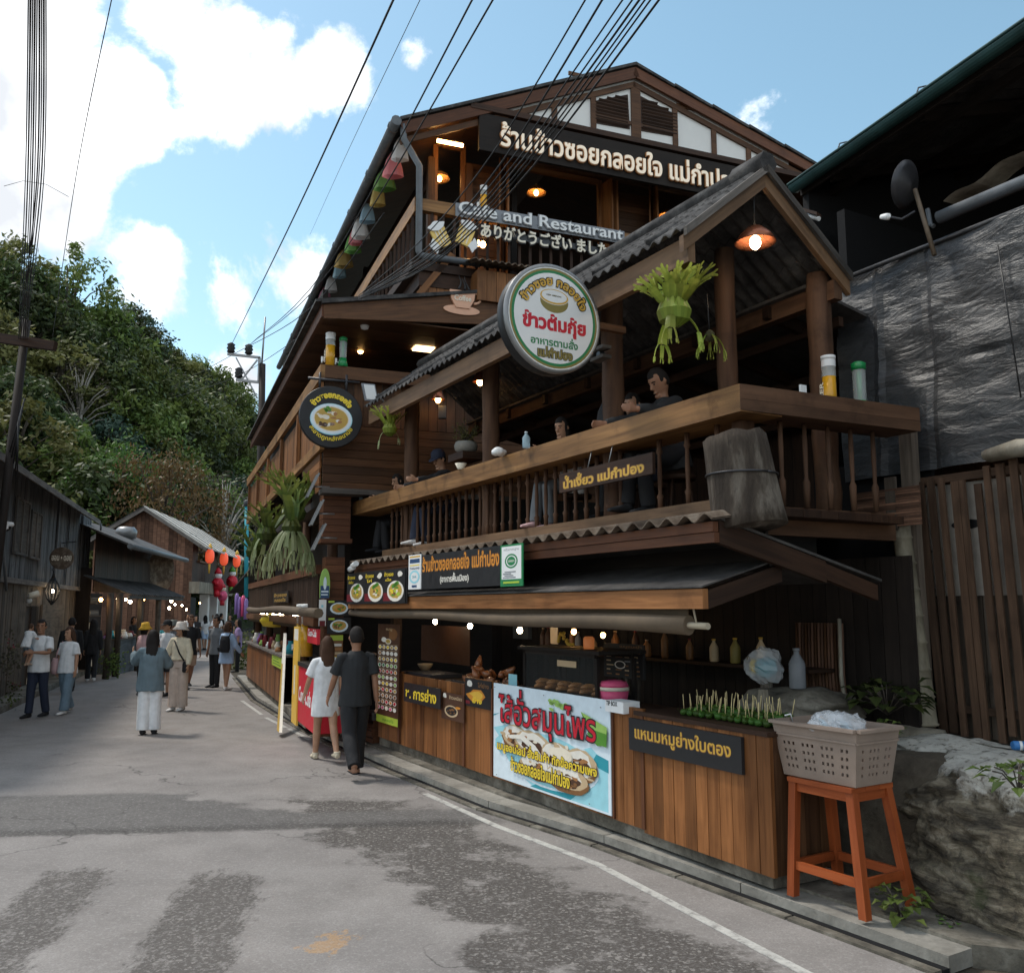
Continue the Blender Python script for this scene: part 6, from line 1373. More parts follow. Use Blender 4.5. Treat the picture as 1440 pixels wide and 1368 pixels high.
for i, (x, y) in enumerate([(440, 684), (446, 722), (449, 756)]):
    q = S(x, y, .25); p = PS.pt(q[0], q[1], .25); t = thing('solar_lamp', ['solar panel lamp topmost on the corner pillar', 'solar panel lamp in the middle on the corner pillar', 'solar panel lamp lowest on the corner pillar'][i], 'lamp', p, 'solar lamps on the corner pillar'); mb = MB()
    X_2 = b_ * .16 + UP * .36; mb.obox(p - X_2 * .5 - a_ * .1, X_2, a_ * .2, (b_ * -.36 + UP * .16).normalized() * .02); mb.build('panel', 'p_slate', t); mb = MB(); mb.obox(p - X_2 * .5 - a_ * .115, X_2 * 1.02, a_ * .014, (b_ * -.36 + UP * .16).normalized() * .026); mb.obox(p - X_2 * .5 + a_ * .101, X_2 * 1.02, a_ * .014, (b_ * -.36 + UP * .16).normalized() * .026); mb.build('frame', 'metal_grey', t); mb = MB(); mb.tube([p, p + b_ * .25], .012); mb.build('arm', 'metal_grey', t)
# --- potted shrub on a wooden bracket, things on the rail
q = C(672, 640, -.5); p = PC.pt(q[0], q[1], -.48); t = thing('plant_bracket', 'wooden bracket box on the porch post under the potted shrub', 'shelf', p); mb = MB(); mb.obox(p - PC.r * .2 - UP * .09, PC.r * .42, PC.n * .3, UP * .09); mb.build('shelf', 'wood_dark', t)
t = thing('potted_shrub', 'sparse twiggy shrub in a round pale pot on the porch', 'potted plant', p); mb = MB(); mb.lathe([(.09, .005), (.14, .05), (.15, .10), (.13, .15), (.12, .15)], p + PC.n * .15, seg=20); mb.build('pot', 'concrete', t)
mb = MB(); rg = random.Random(6); b0 = p + PC.n * .15 + UP * .15
for i in range(26):
    d = Vector((rg.uniform(-1, 1), rg.uniform(-1, 1), rg.uniform(.3, 1.2))).normalized(); ln = rg.uniform(.16, .34); mb.m = 0; mb.tube([b0, b0 + d * ln * .5 + UP * .03, b0 + d * ln], .003, 4)
    mb.m = 1
    for j in range(16): f_ = rg.uniform(.35, 1.05); q2 = b0 + d * ln * f_ + Vector((rg.uniform(-.02, .02), rg.uniform(-.02, .02), rg.uniform(-.02, .02))); x = Vector((rg.uniform(-1, 1), rg.uniform(-1, 1), rg.uniform(-1, 1))).normalized(); y = x.orthogonal().normalized(); mb.face([q2, q2 + (x + y) * .01, q2 + x * .026, q2 + (x - y) * .01])
mb.build('foliage', ['bark', 'leaf_olive'], t)
glass('water_bottle', (.55, .75, .85), .05, .45)
def bottle(p, h, r, label, mat='water_bottle', cap='p_sky', nm='water_bottle'):
    t = thing(nm, label, 'bottle', p); m_ = MB(); m_.lathe([(r * .9, 0), (r, .01), (r, h * .6), (r * .85, h * .68), (r * .35, h * .86), (r * .35, h * .93)], p, seg=14); m_.build('bottle_body', mat, t); m_ = MB(); m_.lathe([(r * .42, h * .93), (r * .42, h)], p, seg=12); m_.build('cap', cap, t); return t
q = onz(740, 630, 3.6); bottle((q.x, q.y, 3.6), .17, .04, 'blue tinted water bottle on the porch rail beside the paper napkins')
q = onz(507, 706, 3.6); bottle((q.x, q.y, 3.6), .15, .03, 'small clear bottle on the far end of the porch rail')
def crumple(p, r, label, mat, nm, cat, sc=(1, 1, .6)):
    m_ = MB(); m_.ball((0, 0, 0), (r * sc[0], r * sc[1], r * sc[2]), 18, 12)
    for v in m_.v: v *= 1 + .35 * noise.noise(v * (4 / r) * .25 + Vector(p)) + .18 * noise.noise(v * (9 / r) * .25)
    for i in range(len(m_.v)): m_.v[i] = m_.v[i] + Vector(p) + UP * r * sc[2] * .8
    return m_.build(nm, mat, label=label, cat=cat)
q = onz(702, 640, 3.6); crumple((q.x, q.y, 3.6), .075, 'crumpled white napkin pile on the porch rail left of the blue bottle', 'white', 'napkin_pile', 'napkins')
for i, (x, y, lb) in enumerate([(648, 660, 'white food bowl nearest the capped man on the rail'), (566, 690, 'white paper cup near the far end of the porch rail')]):
    q = onz(x, y, 3.6); t = thing('food_bowl', lb, 'bowl', (q.x, q.y, 3.6)); mb = MB(); r = .07 if i == 0 else .045; mb.lathe([(r * .5, 0), (r, .07), (r * .93, .07), (r * .45, .012)], (q.x, q.y, 3.6), seg=18, cap=False); mb.lathe([(r * .85, .055), (0, .062)], (q.x, q.y, 3.6), seg=14, cap=False); mb.build('bowl', 'white' if i else 'p_cream', t)
# --- the stool with its basket
ST = thing('wooden_stool', 'tall orange brown wooden stool at the near end of the counter', 'stool', (2.1, 6.1, .1))
corn = [onz(1217, 1293, .1), onz(1126, 1262, .1), onz(1267, 1278, .1)]
F0 = corn[0]; ux = (corn[1] - corn[0]); uxl = .57; ux = ux.normalized(); uy = Vector((ux.y, -ux.x, 0)); uy = uy if uy.x > 0 else -uy
seatz = .75; w, d = .55, .46; cx = F0 + ux * (w / 2) + uy * (d / 2); cx.z = .1; ST.location = cx
legs = [(sx, sy) for sx in (-1, 1) for sy in (-1, 1)]
LG = {}
for sx, sy in legs:
    b0 = cx + ux * sx * w / 2 + uy * sy * d / 2; t0_ = cx + ux * sx * (w / 2 - .05) + ux * .05 + uy * sy * (d / 2 - .06) + UP * (seatz - .03); LG[sx, sy] = (b0, t0_)
    m_ = MB(); m_.obox(b0 - ux * .028 - uy * .028, t0_ - b0, ux * .056, uy * .056); m_.build('leg', 'wood_orange', ST)
def between(p, q, f_, h, th=.024):
    A = LG[p][0].lerp(LG[p][1], f_); B2 = LG[q][0].lerp(LG[q][1], f_); m_ = MB(); dd = (B2 - A).normalized(); m_.beam(A + dd * .029, B2 - dd * .029, th, h); return m_
for p_, q_, f_ in (((-1, -1), (1, -1), .27), ((-1, 1), (1, 1), .27), ((-1, -1), (-1, 1), .27), ((1, -1), (1, 1), .27)): between(p_, q_, f_, .055).build('stretcher', 'wood_orange', ST)
for p_, q_ in (((-1, -1), (1, -1)), ((-1, 1), (1, 1)), ((-1, -1), (-1, 1)), ((1, -1), (1, 1))): between(p_, q_, .96, .06).build('apron', 'wood_orange', ST)
m_ = MB(); 
for i in range(3): m_.obox(cx + ux * .05 - ux * (w / 2 - .02) - uy * (d / 2 - .02) + uy * (d - .04) / 3 * i + UP * (seatz - .03), ux * (w - .04), uy * ((d - .04) / 3 - .003), UP * .03)
m_.build('seat', 'wood_orange', ST)
# perforated grey brown crate
plain('crate_plastic', (.265, .20, .16), .5, var=.12, scale=5)
bx = cx + UP * (seatz + .001) + ux * .07; bw0, bw1, bd0, bd1, bh = .57, .68, .36, .44, .36
BK = thing('plastic_crate', 'grey brown perforated plastic crate of bagged bottles on the orange stool', 'crate', bx)
def wall4(i):  # corner positions bottom/top
    s = [(-1, -1), (1, -1), (1, 1), (-1, 1)]; a, b = s[i], s[(i + 1) % 4]
    f = lambda q, top: bx + ux * q[0] * (bw1 if top else bw0) / 2 + uy * q[1] * (bd1 if top else bd0) / 2 + UP * (bh if top else .004)
    return f(a, 0), f(b, 0), f(b, 1), f(a, 1)
mb = MB()
for i in range(4):
    A, B2, C2, D = wall4(i); nn = (B2 - A).cross(D - A).normalized() * .008; P2 = lambda u, v: A.lerp(B2, u).lerp(D.lerp(C2, u), v)
    nu = 33 if i % 2 == 0 else 21; rows = [(0, .16), (.16, .22), (.22, .30), (.30, .36), (.36, .44), (.44, .50), (.50, .58), (.58, .64), (.64, .70), (.70, 1)]
    for k, (v0, v1) in enumerate(rows):
        if k % 2 == 0 or k == len(rows) - 1: q = [P2(0, v0), P2(1, v0), P2(1, v1), P2(0, v1)]; mb.prism(q, nn, .5)
        else:
            for j in range(nu):
                grp = (j % 8 in (0, 7)) or j < 2 or j > nu - 3
                if j % 2 == 0 or grp: mb.prism([P2(j / nu, v0), P2((j + 1) / nu, v0), P2((j + 1) / nu, v1), P2(j / nu, v1)], nn, .5)
A = wall4(0); B4 = wall4(2); mb.face([A[0], A[1], B4[0], B4[1]], rnd=.5); mb.build('shell', 'crate_plastic', BK)
mb = MB()
for i in range(4): A, B2, C2, D = wall4(i); o_ = (C2 - A).normalized(); nn = -((B2 - A).cross(D - A).normalized()); mb.obox(D - UP * .012, C2 - D, nn * .032, UP * .018, .5); mb.obox(D.lerp(A, .25), C2.lerp(B2, .25) - D.lerp(A, .25), nn * .012, UP * .012, .5)
mb.build('rim', 'crate_plastic', BK)
glass('bag_plastic', (.85, .87, .9), .12, .32)
for i, (u_, v_, lb) in enumerate([(-.12, .0, 'clear plastic bag of small bottles at the left in the crate'), (.06, .03, 'clear plastic bag with orange bottle caps in the crate'), (-.02, -.08, 'crumpled clear bag at the front of the crate')]):
    p = bx + ux * u_ + uy * v_ + UP * (bh - .06); t = thing('bottle_bag', lb, 'plastic bag', p, 'plastic bags in the crate'); m_ = MB(); m_.ball((0, 0, 0), (.13, .10, .08), 20, 14)
    for j in range(len(m_.v)): v = m_.v[j]; v = v * (1 + .4 * noise.noise(v * 14 + Vector((i, 0, 0))) + .25 * noise.noise(v * 35)); m_.v[j] = v + p + UP * .05
    for f_i in range(len(m_.sm)): m_.sm[f_i] = False
    m_.build('film', 'bag_plastic', t)
    for k in range(3):
        q = p + ux * (-.05 + .05 * k) + uy * .03 * (k - 1); m_ = MB(); m_.lathe([(.022, -.05), (.024, .03), (.012, .055), (.012, .075)], q, ux * .5 + UP * (.6 + .2 * k), 10); m_.lathe([(.014, .075), (.014, .092)], q, ux * .5 + UP * (.6 + .2 * k), 10); m_.build('bottle', 'p_meat' if i == 1 else 'water_bottle', t)
m_ = MB(); A = wall4(1)[3].lerp(wall4(1)[2], .3) + UP * .02; m_.tube([A, A + Vector((.04, 0, .01)), A + Vector((.06, .02, -.05))], .006, 6); m_.build('rope_loop', 'white', BK)
# --- banana leaf parcels on skewers: each parcel a thing
leafmat('banana_leaf', (.03, .07, .012), (.06, .125, .02), (.11, .19, .035), .1)
def parcel(label, group):
    t = thing('leaf_parcel', label, 'food', (0, 0, 0), group); rg = random.Random(1); m_ = MB()
    m_.ball((0, 0, .022), (.034, .026, .022), 8, 6, rough=.25); m_.face([(-.034, -.01, .03), (-.05, -.014, .05), (-.044, .012, .052), (-.03, .012, .032)]); m_.face([(.034, -.01, .03), (.05, -.012, .046), (.046, .012, .05), (.03, .012, .032)]); m_.build('wrap', 'banana_leaf', t, local=True)
    m_ = MB(); m_.tube([(0, 0, .03), (.006, .002, .145)], .0026, 5); m_.build('skewer', 'bamboo_pale', t, local=True); return t
plain('bamboo_pale', (.55, .44, .22), .6)
pt0 = parcel('small banana leaf parcel on a bamboo skewer at the near counter end', 'banana leaf parcels on the counter'); cnt = 0; rg = random.Random(12)
for i in range(13):
    for j in range(4):
        o = pt0 if cnt == 0 else copy_tree(pt0); cnt += 1; tt = -1.02 + .073 * i + rg.uniform(-.012, .012); oo = -.14 - .075 * j + rg.uniform(-.012, .012)
        o.location = PC.pt(tt, 1.137 + .028 * (j > 1), oo); o.rotation_euler = (rg.uniform(-.15, .15), rg.uniform(-.15, .15), rg.uniform(0, 6.28)); o.scale = (1.12,) * 3
# --- tip box, pink tub, roast meat, glass cases and trays
r_ = C(851, 985, .05), C(884, 1006, .05)
t = thing('tip_box', 'white tip box standing on the counter above the sausage banner', 'box', PC.pt(r_[0][0], r_[1][1], 0)); mb = MB(); tx = C(851, 985, .05)[0]; zt0, zt1 = C(852, 1000, .06)[1], C(852, 984, .06)[1]; PC.box(mb, tx, tx + .26, zt0, zt1, -.12, .05); mb.build('carton', 'white', t); mb = MB(); put_text(mb, 'TIP BOX', PC.pt(tx + .015, zt0 + (zt1 - zt0) * .55, .05), PC.r, UP, .16, .04, .03, .001); mb.build('lettering', 'black', t)
q = C(861, 985, -.4); p = PC.pt(q[0], 1.09, -.42); t = thing('food_tub', 'pink plastic tub with a white band behind the tip box', 'tub', p); mb = MB(); mb.lathe([(.12, .0), (.14, .12)], p, seg=24); mb.build('tub', 'p_pinkp', t); mb = MB(); mb.lathe([(.143, .121), (.146, .155)], p, seg=24); mb.build('band', 'p_cream', t); mb = MB(); mb.lathe([(.143, .156), (.12, .20), (.06, .215)], p, seg=24); mb.build('lid', 'p_pinkp', t)
plain('roast', (.22, .075, .025), .3, var=.5, scale=18, spec=.6); plain('sausage', (.36, .16, .05), .35, var=.35, scale=16, spec=.5)
rg = random.Random(21); q = C(688, 950, -.3); mb0 = None
for i in range(16):
    p = PC.pt(q[0] - .42 + .06 * i + rg.uniform(-.03, .03), 1.10 + .06 * rg.random() + (.10 if i % 3 == 1 else 0), -.2 - .12 * (i % 3)); m_ = MB(); d = Vector((rg.uniform(-1, 1), rg.uniform(-1, 1), rg.uniform(-.1, .8))).normalized()
    m_.tube([p, p + d * .05, p + d * .10, p + d * .17], [.02, .048, .04, .012], 9); [m_.v.__setitem__(j, v + Vector((0, 0, 1)) * .01 * noise.noise(v * 40)) for j, v in enumerate(m_.v)]
    m_.build('roast_chicken', 'roast', label='piece of glazed roast chicken in the pile on the counter', cat='roast meat', group='roast chicken pieces piled on the counter')
t = thing('food_tray', 'dark metal tray under the roast chicken pile', 'tray', PC.pt(q[0], 1.09, -.3)); mb = MB(); PC.box(mb, q[0] - .55, q[0] + .62, 1.092, 1.10, -.52, -.08); PC.box(mb, q[0] - .55, q[0] + .62, 1.10, 1.13, -.09, -.08); mb.build('tray', 'metal_dark', t)
# glass case with sausages
g0_, g1_ = C(737, 960, -.25)[0], C(838, 960, -.25)[0]; gz0, gz1 = 1.095, 1.50
t = thing('glass_case', 'dark framed glass food case behind the sausage banner', 'display case', PC.pt((g0_ + g1_) / 2, gz0, -.4)); mb = MB()
for tt in (g0_, g1_):
    for oo in (-.25, -.68): PC.box(mb, tt - .02, tt + .02, gz0, gz1, oo - .03, oo)
for zz in (gz0 + .01, gz1): 
    for oo in (-.25, -.68): PC.box(mb, g0_ + .02, g1_ - .02, zz, zz + .04, oo - .03, oo)
PC.box(mb, g0_ - .05, g1_ + .12, gz1 + .041, gz1 + .075, -.75, -.2); mb.build('frame', 'wood_black', t); glass('case_glass', (.3, .33, .33), .03, .04); mb = MB(); PC.box(mb, g0_ + .021, g1_ - .021, gz0 + .05, gz1, -.262, -.258); mb.build('pane', 'case_glass', t)
mb = MB(); PC.box(mb, (g0_ + g1_) / 2 - .0, (g0_ + g1_) / 2 + .34, gz1 - .10, gz1 - .04, -.25, -.245); mb.build('label_strip', 'p_tan', t)
for i in range(12):
    p = PC.pt(g0_ + .08 + (g1_ - g0_ - .16) * (i % 6) / 5.5, gz0 + .06 + .045 * (i // 6), -.33 - .02 * (i // 6)); m_ = MB(); m_.tube([p, p - PC.n * .06 + UP * .012, p - PC.n * .14, p - PC.n * .2 - UP * .01], [.012, .03, .03, .012], 10); m_.build('sausage', 'sausage', label='fat brown grilled sausage in the glass case', cat='sausage', group='sausages in the glass case')
q = C(723, 968, -.22); t = thing('price_card', 'pale blue card leaning on the glass case', 'card', PC.pt(q[0], 1.1, -.2)); mb = MB(); PC.box(mb, q[0] - .08, q[0] + .1, 1.13, 1.27, -.2, -.195); mb.build('card', 'p_aqua', t)
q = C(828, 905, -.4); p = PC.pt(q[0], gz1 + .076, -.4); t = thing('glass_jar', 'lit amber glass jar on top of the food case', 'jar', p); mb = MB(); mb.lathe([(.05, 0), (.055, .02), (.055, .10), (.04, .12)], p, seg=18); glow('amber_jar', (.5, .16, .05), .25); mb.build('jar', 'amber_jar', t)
q = C(793, 900, -.4); p = PC.pt(q[0], gz1 + .076, -.42); t = thing('flower_garland', 'yellow flower garland lying on the food case', 'garland', p); mb = MB(); rg = random.Random(5)
for i in range(22): mb.ball(p + PC.r * (.012 * i - .13) + UP * (.03 + .11 * math.exp(-((i - 6) / 5) ** 2)) + PC.n * rg.uniform(-.02, .02), .018, 7, 5)
mb.build('blossoms', 'p_gold2', t)
q = C(768, 893, -.8); t = thing('notice_sheet', 'pale printed notice hung behind the stall bulbs', 'notice', PC.pt(q[0], q[1], -.9)); mb = MB(); PC.box(mb, q[0] - .07, q[0] + .09, q[1] - .1, q[1] + .1, -.905, -.9); mb.build('sheet', 'p_tan', t)
q = C(730, 884, -.8); t = thing('notice_box', 'grey fuse box on the back wall behind the middle bulb', 'fuse box', PC.pt(q[0], q[1], -1.8)); mb = MB(); q = C(731, 884, -1.8); PC.box(mb, q[0] - .2, q[0] + .22, q[1] - .14, q[1] + .14, -1.87, -1.8); mb.build('casing', 'gutter_grey', t)
# black menu board on a stick easel
r_ = rect_px(PC, (848, 905), (904, 905), (907, 957), (850, 950), -.75); B = Board(PC, r_, -.75, .02, 'menu_board', 'dark menu board with small gold and pale print on a stick easel', 'sign', 'p_charcoal')
B.text('brownfood', 'เมนูแนะนำ', .42, .86, .95, .97, .02); B.ell('pale', .42, .38, .14, .12); B.ell('charcoal', .42, .38, .11, .09)
rg = random.Random(31)
for i in range(6):
    for k in range(4): B.rect(rg.choice(['brownfood', 'tan', 'grey', 'meat']), .08 + .23 * k, .08 + .13 * i, .08 + .23 * k + rg.uniform(.08, .18), .12 + .13 * i, lift=(k == 0)) if not (1 <= k <= 1 and i in (2, 3)) else None
B.done()
t = thing('stick_easel', 'easel of rough brown sticks carrying the black menu board', 'easel', PC.pt(r_[0], 1.1, -.8)); q = (r_[0] + r_[1]) / 2
for (a0, b0) in ((-.15, .1), (.12, -.12), (.22, .2)): mb = MB(); mb.tube([PC.pt(q + a0 * 1.2, 1.09, -.72), PC.pt(q + (a0 + b0) / 2, 1.35, -.78), PC.pt(q + b0, r_[2] + .1, -.80)], .02, 7); mb.build('stick', 'wood_weathered', t)
# pans and hob at the far end of the counter
q = C(610, 955, -.35); t = thing('hot_plate', 'black griddle at the far end of the food counter', 'griddle', PC.pt(q[0], 1.09, -.35)); mb = MB(); PC.box(mb, q[0] - .35, q[0] + .45, 1.095, 1.14, -.55, -.1); mb.build('plate', 'metal_dark', t)
q = C(598, 940, -.6); p = PC.pt(q[0], 1.1, -.6); t = thing('mixing_bowl', 'pale bowl beside the griddle in the dark stall', 'bowl', p); mb = MB(); mb.lathe([(.05, 0), (.1, .07), (.11, .1), (.1, .1), (.05, .02)], p, seg=18); mb.build('bowl', 'p_tan', t)
t = thing('cook_screen', 'dim steamed glass screen at the back of the griddle', 'screen', PC.pt(q[0], 1.3, -.9)); mb = MB(); q0, q1 = C(592, 930, -.9), C(660, 930, -.9); PC.box(mb, q0[0], q1[0], 1.2, 1.72, -.91, -.9); mb.build('sheet', 'p_darkfood', t)
t = thing('back_shelf', 'dark plank shelf of sauce bottles at the back of the food stall', 'shelf', PC.pt(-3, 1.45, -1.5)); mb = MB(); PC.box(mb, -5.6, -.9, 1.42, 1.45, -1.75, -1.4); mb.build('plank', 'wood_dark', t)
for i in range(13): rq = random.Random(i); bottle(PC.pt(-5.5 + .33 * i + rq.uniform(-.14, .14), 1.452, -1.5), rq.uniform(.16, .3), rq.uniform(.035, .05), 'sauce bottle in the row on the back shelf of the food stall', rq.choice(['p_meat', 'p_tan', 'p_darkfood', 'p_olive', 'p_grey', 'p_brownfood']), rq.choice(['p_deepred', 'p_gold', 'p_tan']), 'sauce_bottle')['group'] = 'sauce bottles on the stall shelf'
# --- behind the counter end: bagged things, dispenser bottle, bamboo blind, rocks, leafy plants
def at_o(x, y, o): q = C(x, y, o); return PC.pt(q[0], q[1], o)
p = at_o(1077, 935, -1.2); t = thing('plastic_bundle', 'bundle of clear plastic bags hung on a stump behind the counter end', 'bundle', p); m_ = MB(); m_.ball((0, 0, 0), (.17, .13, .15), 20, 14)
for j in range(len(m_.v)): v = m_.v[j]; m_.v[j] = v * (1 + .35 * noise.noise(v * 9) + .2 * noise.noise(v * 24)) + p
m_.sm = [False] * len(m_.sm); m_.build('film', 'bag_plastic', t); mb = MB(); mb.ball(p - UP * .02, (.1, .08, .09), 12, 8, rough=.3); mb.build('contents', 'p_teal', t); mb = MB(); mb.ball(p - PC.r * .13 - UP * .02, (.05, .05, .07), 10, 8, rough=.2); mb.build('yellow_bag', 'p_yellow', t)
mb = MB(); mb.tube([p - UP * .95, p - UP * .5, p - UP * .12], [.10, .07, .05], 9); mb.build('stump', 'log_bark', t)
p = at_o(1074, 1000, -.78); p.z = 1.1; t = thing('skewer_tripod', 'pale tripod of tied skewers at the back of the leaf parcels', 'skewers', p)
for i in range(16): a = 6.283 * i / 16; mb = MB(); mb.tube([p + Vector((math.cos(a) * .13, math.sin(a) * .13, .0)), p + Vector((math.cos(a) * .04, math.sin(a) * .04, .14)), p + Vector((math.cos(a + .5) * .03, math.sin(a + .5) * .03, .22))], .008, 5); mb.build('stick', 'log_pale', t)
p = at_o(1122, 968, -1.35); bt = bottle(p, .34, .07, 'grey white dispenser bottle on the rock behind the crate', 'p_grey', 'p_grey', 'dispenser_bottle')
mb = MB(); mb.ball(p - UP * .16, (.5, .45, .17), 28, 16, rough=.3); mb.build('rock_ledge', 'concrete_old', label='low grey rock ledge under the dispenser bottle', cat='rock')
t = thing('bamboo_blind', 'dark bamboo slat blind leaning behind the dispenser bottle', 'blind', at_o(1150, 980, -1.75)); A, B2 = C(1115, 880, -1.75), C(1178, 880, -1.75)
for i in range(15): x = A[0] + (B2[0] - A[0]) * i / 14; mb = MB(); mb.tube([PC.pt(x + .14, 1.05, -1.65), PC.pt(x + .06, 1.4, -1.72), PC.pt(x, C(1150, 876, -1.8)[1], -1.8)], .014, 6); mb.build('slat', 'wood_rust' if i % 3 else 'wood_brown', t)
mb = MB(); mb.tube([PC.pt(B2[0] + .17, 1.0, -1.62), PC.pt(B2[0] + .07, 1.4, -1.68), PC.pt(B2[0] + .02, C(1178, 870, -1.75)[1], -1.75)], .018, 6); mb.build('edge_pole', 'log_pale', t)
p = at_o(1285, 1028, -1.9); mb = MB(); mb.ball((p.x, p.y, .97), (.24, .2, .06), 20, 10, rough=.2); mb.build('flat_stone', 'log_pale', label='flat tan stone at the foot of the bamboo pole', cat='stone')
def shrub(p, label, n, ln, lw, seed, mat='leaf_mid', spread=.22, h=.25):
    rg = random.Random(seed); t = thing('leafy_plant', label, 'plant', p); m_ = MB(); st = MB(); p = Vector(p)
    for i in range(n):
        a = rg.uniform(0, 6.28); rr = spread * math.sqrt(rg.random()); q = p + Vector((math.cos(a) * rr, math.sin(a) * rr, h * rg.uniform(.2, 1)))
        if i % 3 == 0: st.tube([p, p.lerp(q, .6) + UP * .03, q], .004, 4)
        d = Vector((math.cos(a + rg.uniform(-.8, .8)), math.sin(a + rg.uniform(-.8, .8)), rg.uniform(-.3, .5))).normalized(); s_ = d.cross(UP).normalized() * lw; l_ = ln * rg.uniform(.7, 1.2); u_ = s_.cross(d).normalized() * lw * .3; r_ = rg.random()
        m0, m1, m2 = q, q + d * l_ * .5 - UP * 0.0, q + d * l_ - UP * l_ * .25
        m_.face([m0, m1 + s_ + u_, m2, m1], rnd=r_, smooth=True); m_.face([m0, m1, m2, m1 - s_ + u_], rnd=r_, smooth=True)
    m_.build('leaves', mat, t); st.build('stems', 'bark', t); return t
shrub(at_o(1248, 1005, -1.55) * 1, 'dark leafy plant on the bank behind the plastic crate', 70, .13, .05, 3, 'leaf_dark', .26, .26)
shrub(at_o(1225, 1035, -1.2), 'low creeping plant between the crate and the boulder', 50, .08, .035, 4, 'leaf_mid', .2, .1)
shrub(Vector((2.37, 5.72, .08)), 'small green plant growing at the foot of the stool', 46, .07, .035, 5, 'leaf_mid', .13, .2)
shrub(onz(1432, 1112, .98), 'bright green plant on top of the boulder at the right edge', 40, .10, .035, 6, 'leaf_bright', .16, .14)
shrub(onz(1345, 1308, .05), 'tiny green weed at the foot of the boulder', 26, .05, .02, 7, 'leaf_bright', .1, .06)
q = onz(1436, 1055, .96); t = thing('drink_can', 'blue and white crushed drink can on the bank at the right edge', 'can', q); mb = MB(); mb.tube([q + Vector((-.06, .0, .035)), q + Vector((-.05, 0, .035)), q + Vector((.06, -.03, .035))], [.028, .033, .033], 14); mb.build('can_body', 'p_blue', t); mb = MB(); mb.tube([q + Vector((-.02, -.0105, .035)), q + Vector((.0, -.015, .035))], .0335, 14); mb.build('band', 'white', t)
# stacked crates by the doorway, left of the tall menu
p = at_o(517, 1058, -.05); 
for i in range(4):
    t = thing('wooden_box', ['wooden box lowest in the stack by the doorway', 'wooden box second from the bottom of the doorway stack', 'wooden box second from the top of the doorway stack', 'pale topped wooden box on top of the doorway stack'][i], 'box', PC.pt(C(517, 1050, 0)[0], .1 + .12 * i, -.1), 'boxes stacked by the doorway'); mb = MB(); tt = C(517, 1050, 0)[0]; PC.box(mb, tt - .2 - .02 * (i % 2), tt + .2, .10 + .105 * i, .10 + .105 * i + .1, -.4, .02 * (i % 2)); mb.build('box', 'wood_red' if i < 3 else 'wood_grey', t)
    mb = MB(); PC.box(mb, tt - .2 - .02 * (i % 2), tt + .2, .10 + .105 * i + .06, .10 + .105 * i + .075, .02 * (i % 2) + .001, .02 * (i % 2) + .012); mb.build('slat', 'wood_dark', t)
# ================================================================== left side of the street
r_e = Vector((e_.y, -e_.x, 0))
def H(x, y, o=0.0): return PH.px(x, y, o)
GH = thing('grey_house', 'weathered blue grey plank house at the left edge with shuttered windows', 'building', PH.pt(1, 0, 0))
tE = H(120, 860)[0]; tN = -8.0; zE = H(140, 737, .55)[1]; zf = H(60, 822)[1]
mb = MB(); wins = [(H(18, 740)[0], H(36, 740)[0], H(27, 778)[1], H(27, 704)[1]), (H(40, 745)[0], H(54, 745)[0], H(47, 784)[1], H(47, 722)[1])]
planks(mb, PH, tN, tE, zf + .06, zE + .5, -.03, .03, .19, jit=.02); mb.build('upper_wall', 'wood_bluegrey', GH)
dr = (H(35, 900)[0], H(54, 900)[0]); dz1 = H(44, 852)[1]
mb = MB(); planks(mb, PH, tN, tE, -.05, zf - .06, -.08, .03, .24, holes=[(dr[0], dr[1], -.05, dz1)], jit=.02); mb.build('lower_wall', 'wood_weathered', GH)
mb = MB(); PH.box(mb, dr[0], dr[1], 0, dz1, -.25, -.2); mb.build('door', 'wood_dark', GH)
mb = MB(); PH.box(mb, tN, tE + .03, zf - .055, zf + .055, -.06, .09); mb.build('ledge', 'wood_grey', GH)
for w in wins:
    m_ = MB(); PH.box(m_, w[0], w[1], w[2], w[3], .03, .05); wf = m_.build('window_shutter', 'wood_weathered', GH); m_ = MB()
    for a, b in ((w[0] - .06, w[0]), (w[1], w[1] + .06), ((w[0] + w[1]) / 2 - .03, (w[0] + w[1]) / 2 + .03)): PH.box(m_, a, b, w[2] - .05, w[3] + .05, .03, .075)
    PH.box(m_, w[0], w[1], w[2] - .05, w[2], .051, .09); PH.box(m_, w[0], w[1], w[3], w[3] + .05, .051, .072); m_.build('frame', 'wood_grey', wf)
tp = H(104, 790)[0]
for x in (77, 93, 112): m_ = MB(); t0 = H(x, 760)[0]; PH.box(m_, t0, t0 + .16, zf + .06, zE + .4, .035, .07); m_.build('corner_board', 'wood_bluegrey', GH)
tR = H(140, 737, .55)[0]
mb = MB(); mb.obox(PH.pt(tN, zE, .55), e_ * (tR - tN), -r_e * 3.2 + UP * 1.9, UP * .07); mb.obox(PH.pt(tN, zE + .075, .40), e_ * (tR - tN), -r_e * 3.0 + UP * 1.8, UP * .04); mb.build('roof', 'sheet_roof', GH)
mb = MB(); mb.obox(PH.pt(tN, zE - .02, .55), e_ * (tR - tN + .01), r_e * .03, UP * .13); mb.build('fascia', 'wood_grey', GH)
mb = MB(); mb.obox(PH.pt(tE - .03, 0, -.1), -r_e * 4.5, -e_ * .05, UP * (zE + .3)); mb.build('end_wall', 'wood_dark', GH)
mb = MB(); mb.tube([PH.pt(tR - .05, zE + .02, .6), PH.pt(tR - .05, zE - .2, .6)], .03); mb.build('gutter_end', 'gutter_grey', GH)
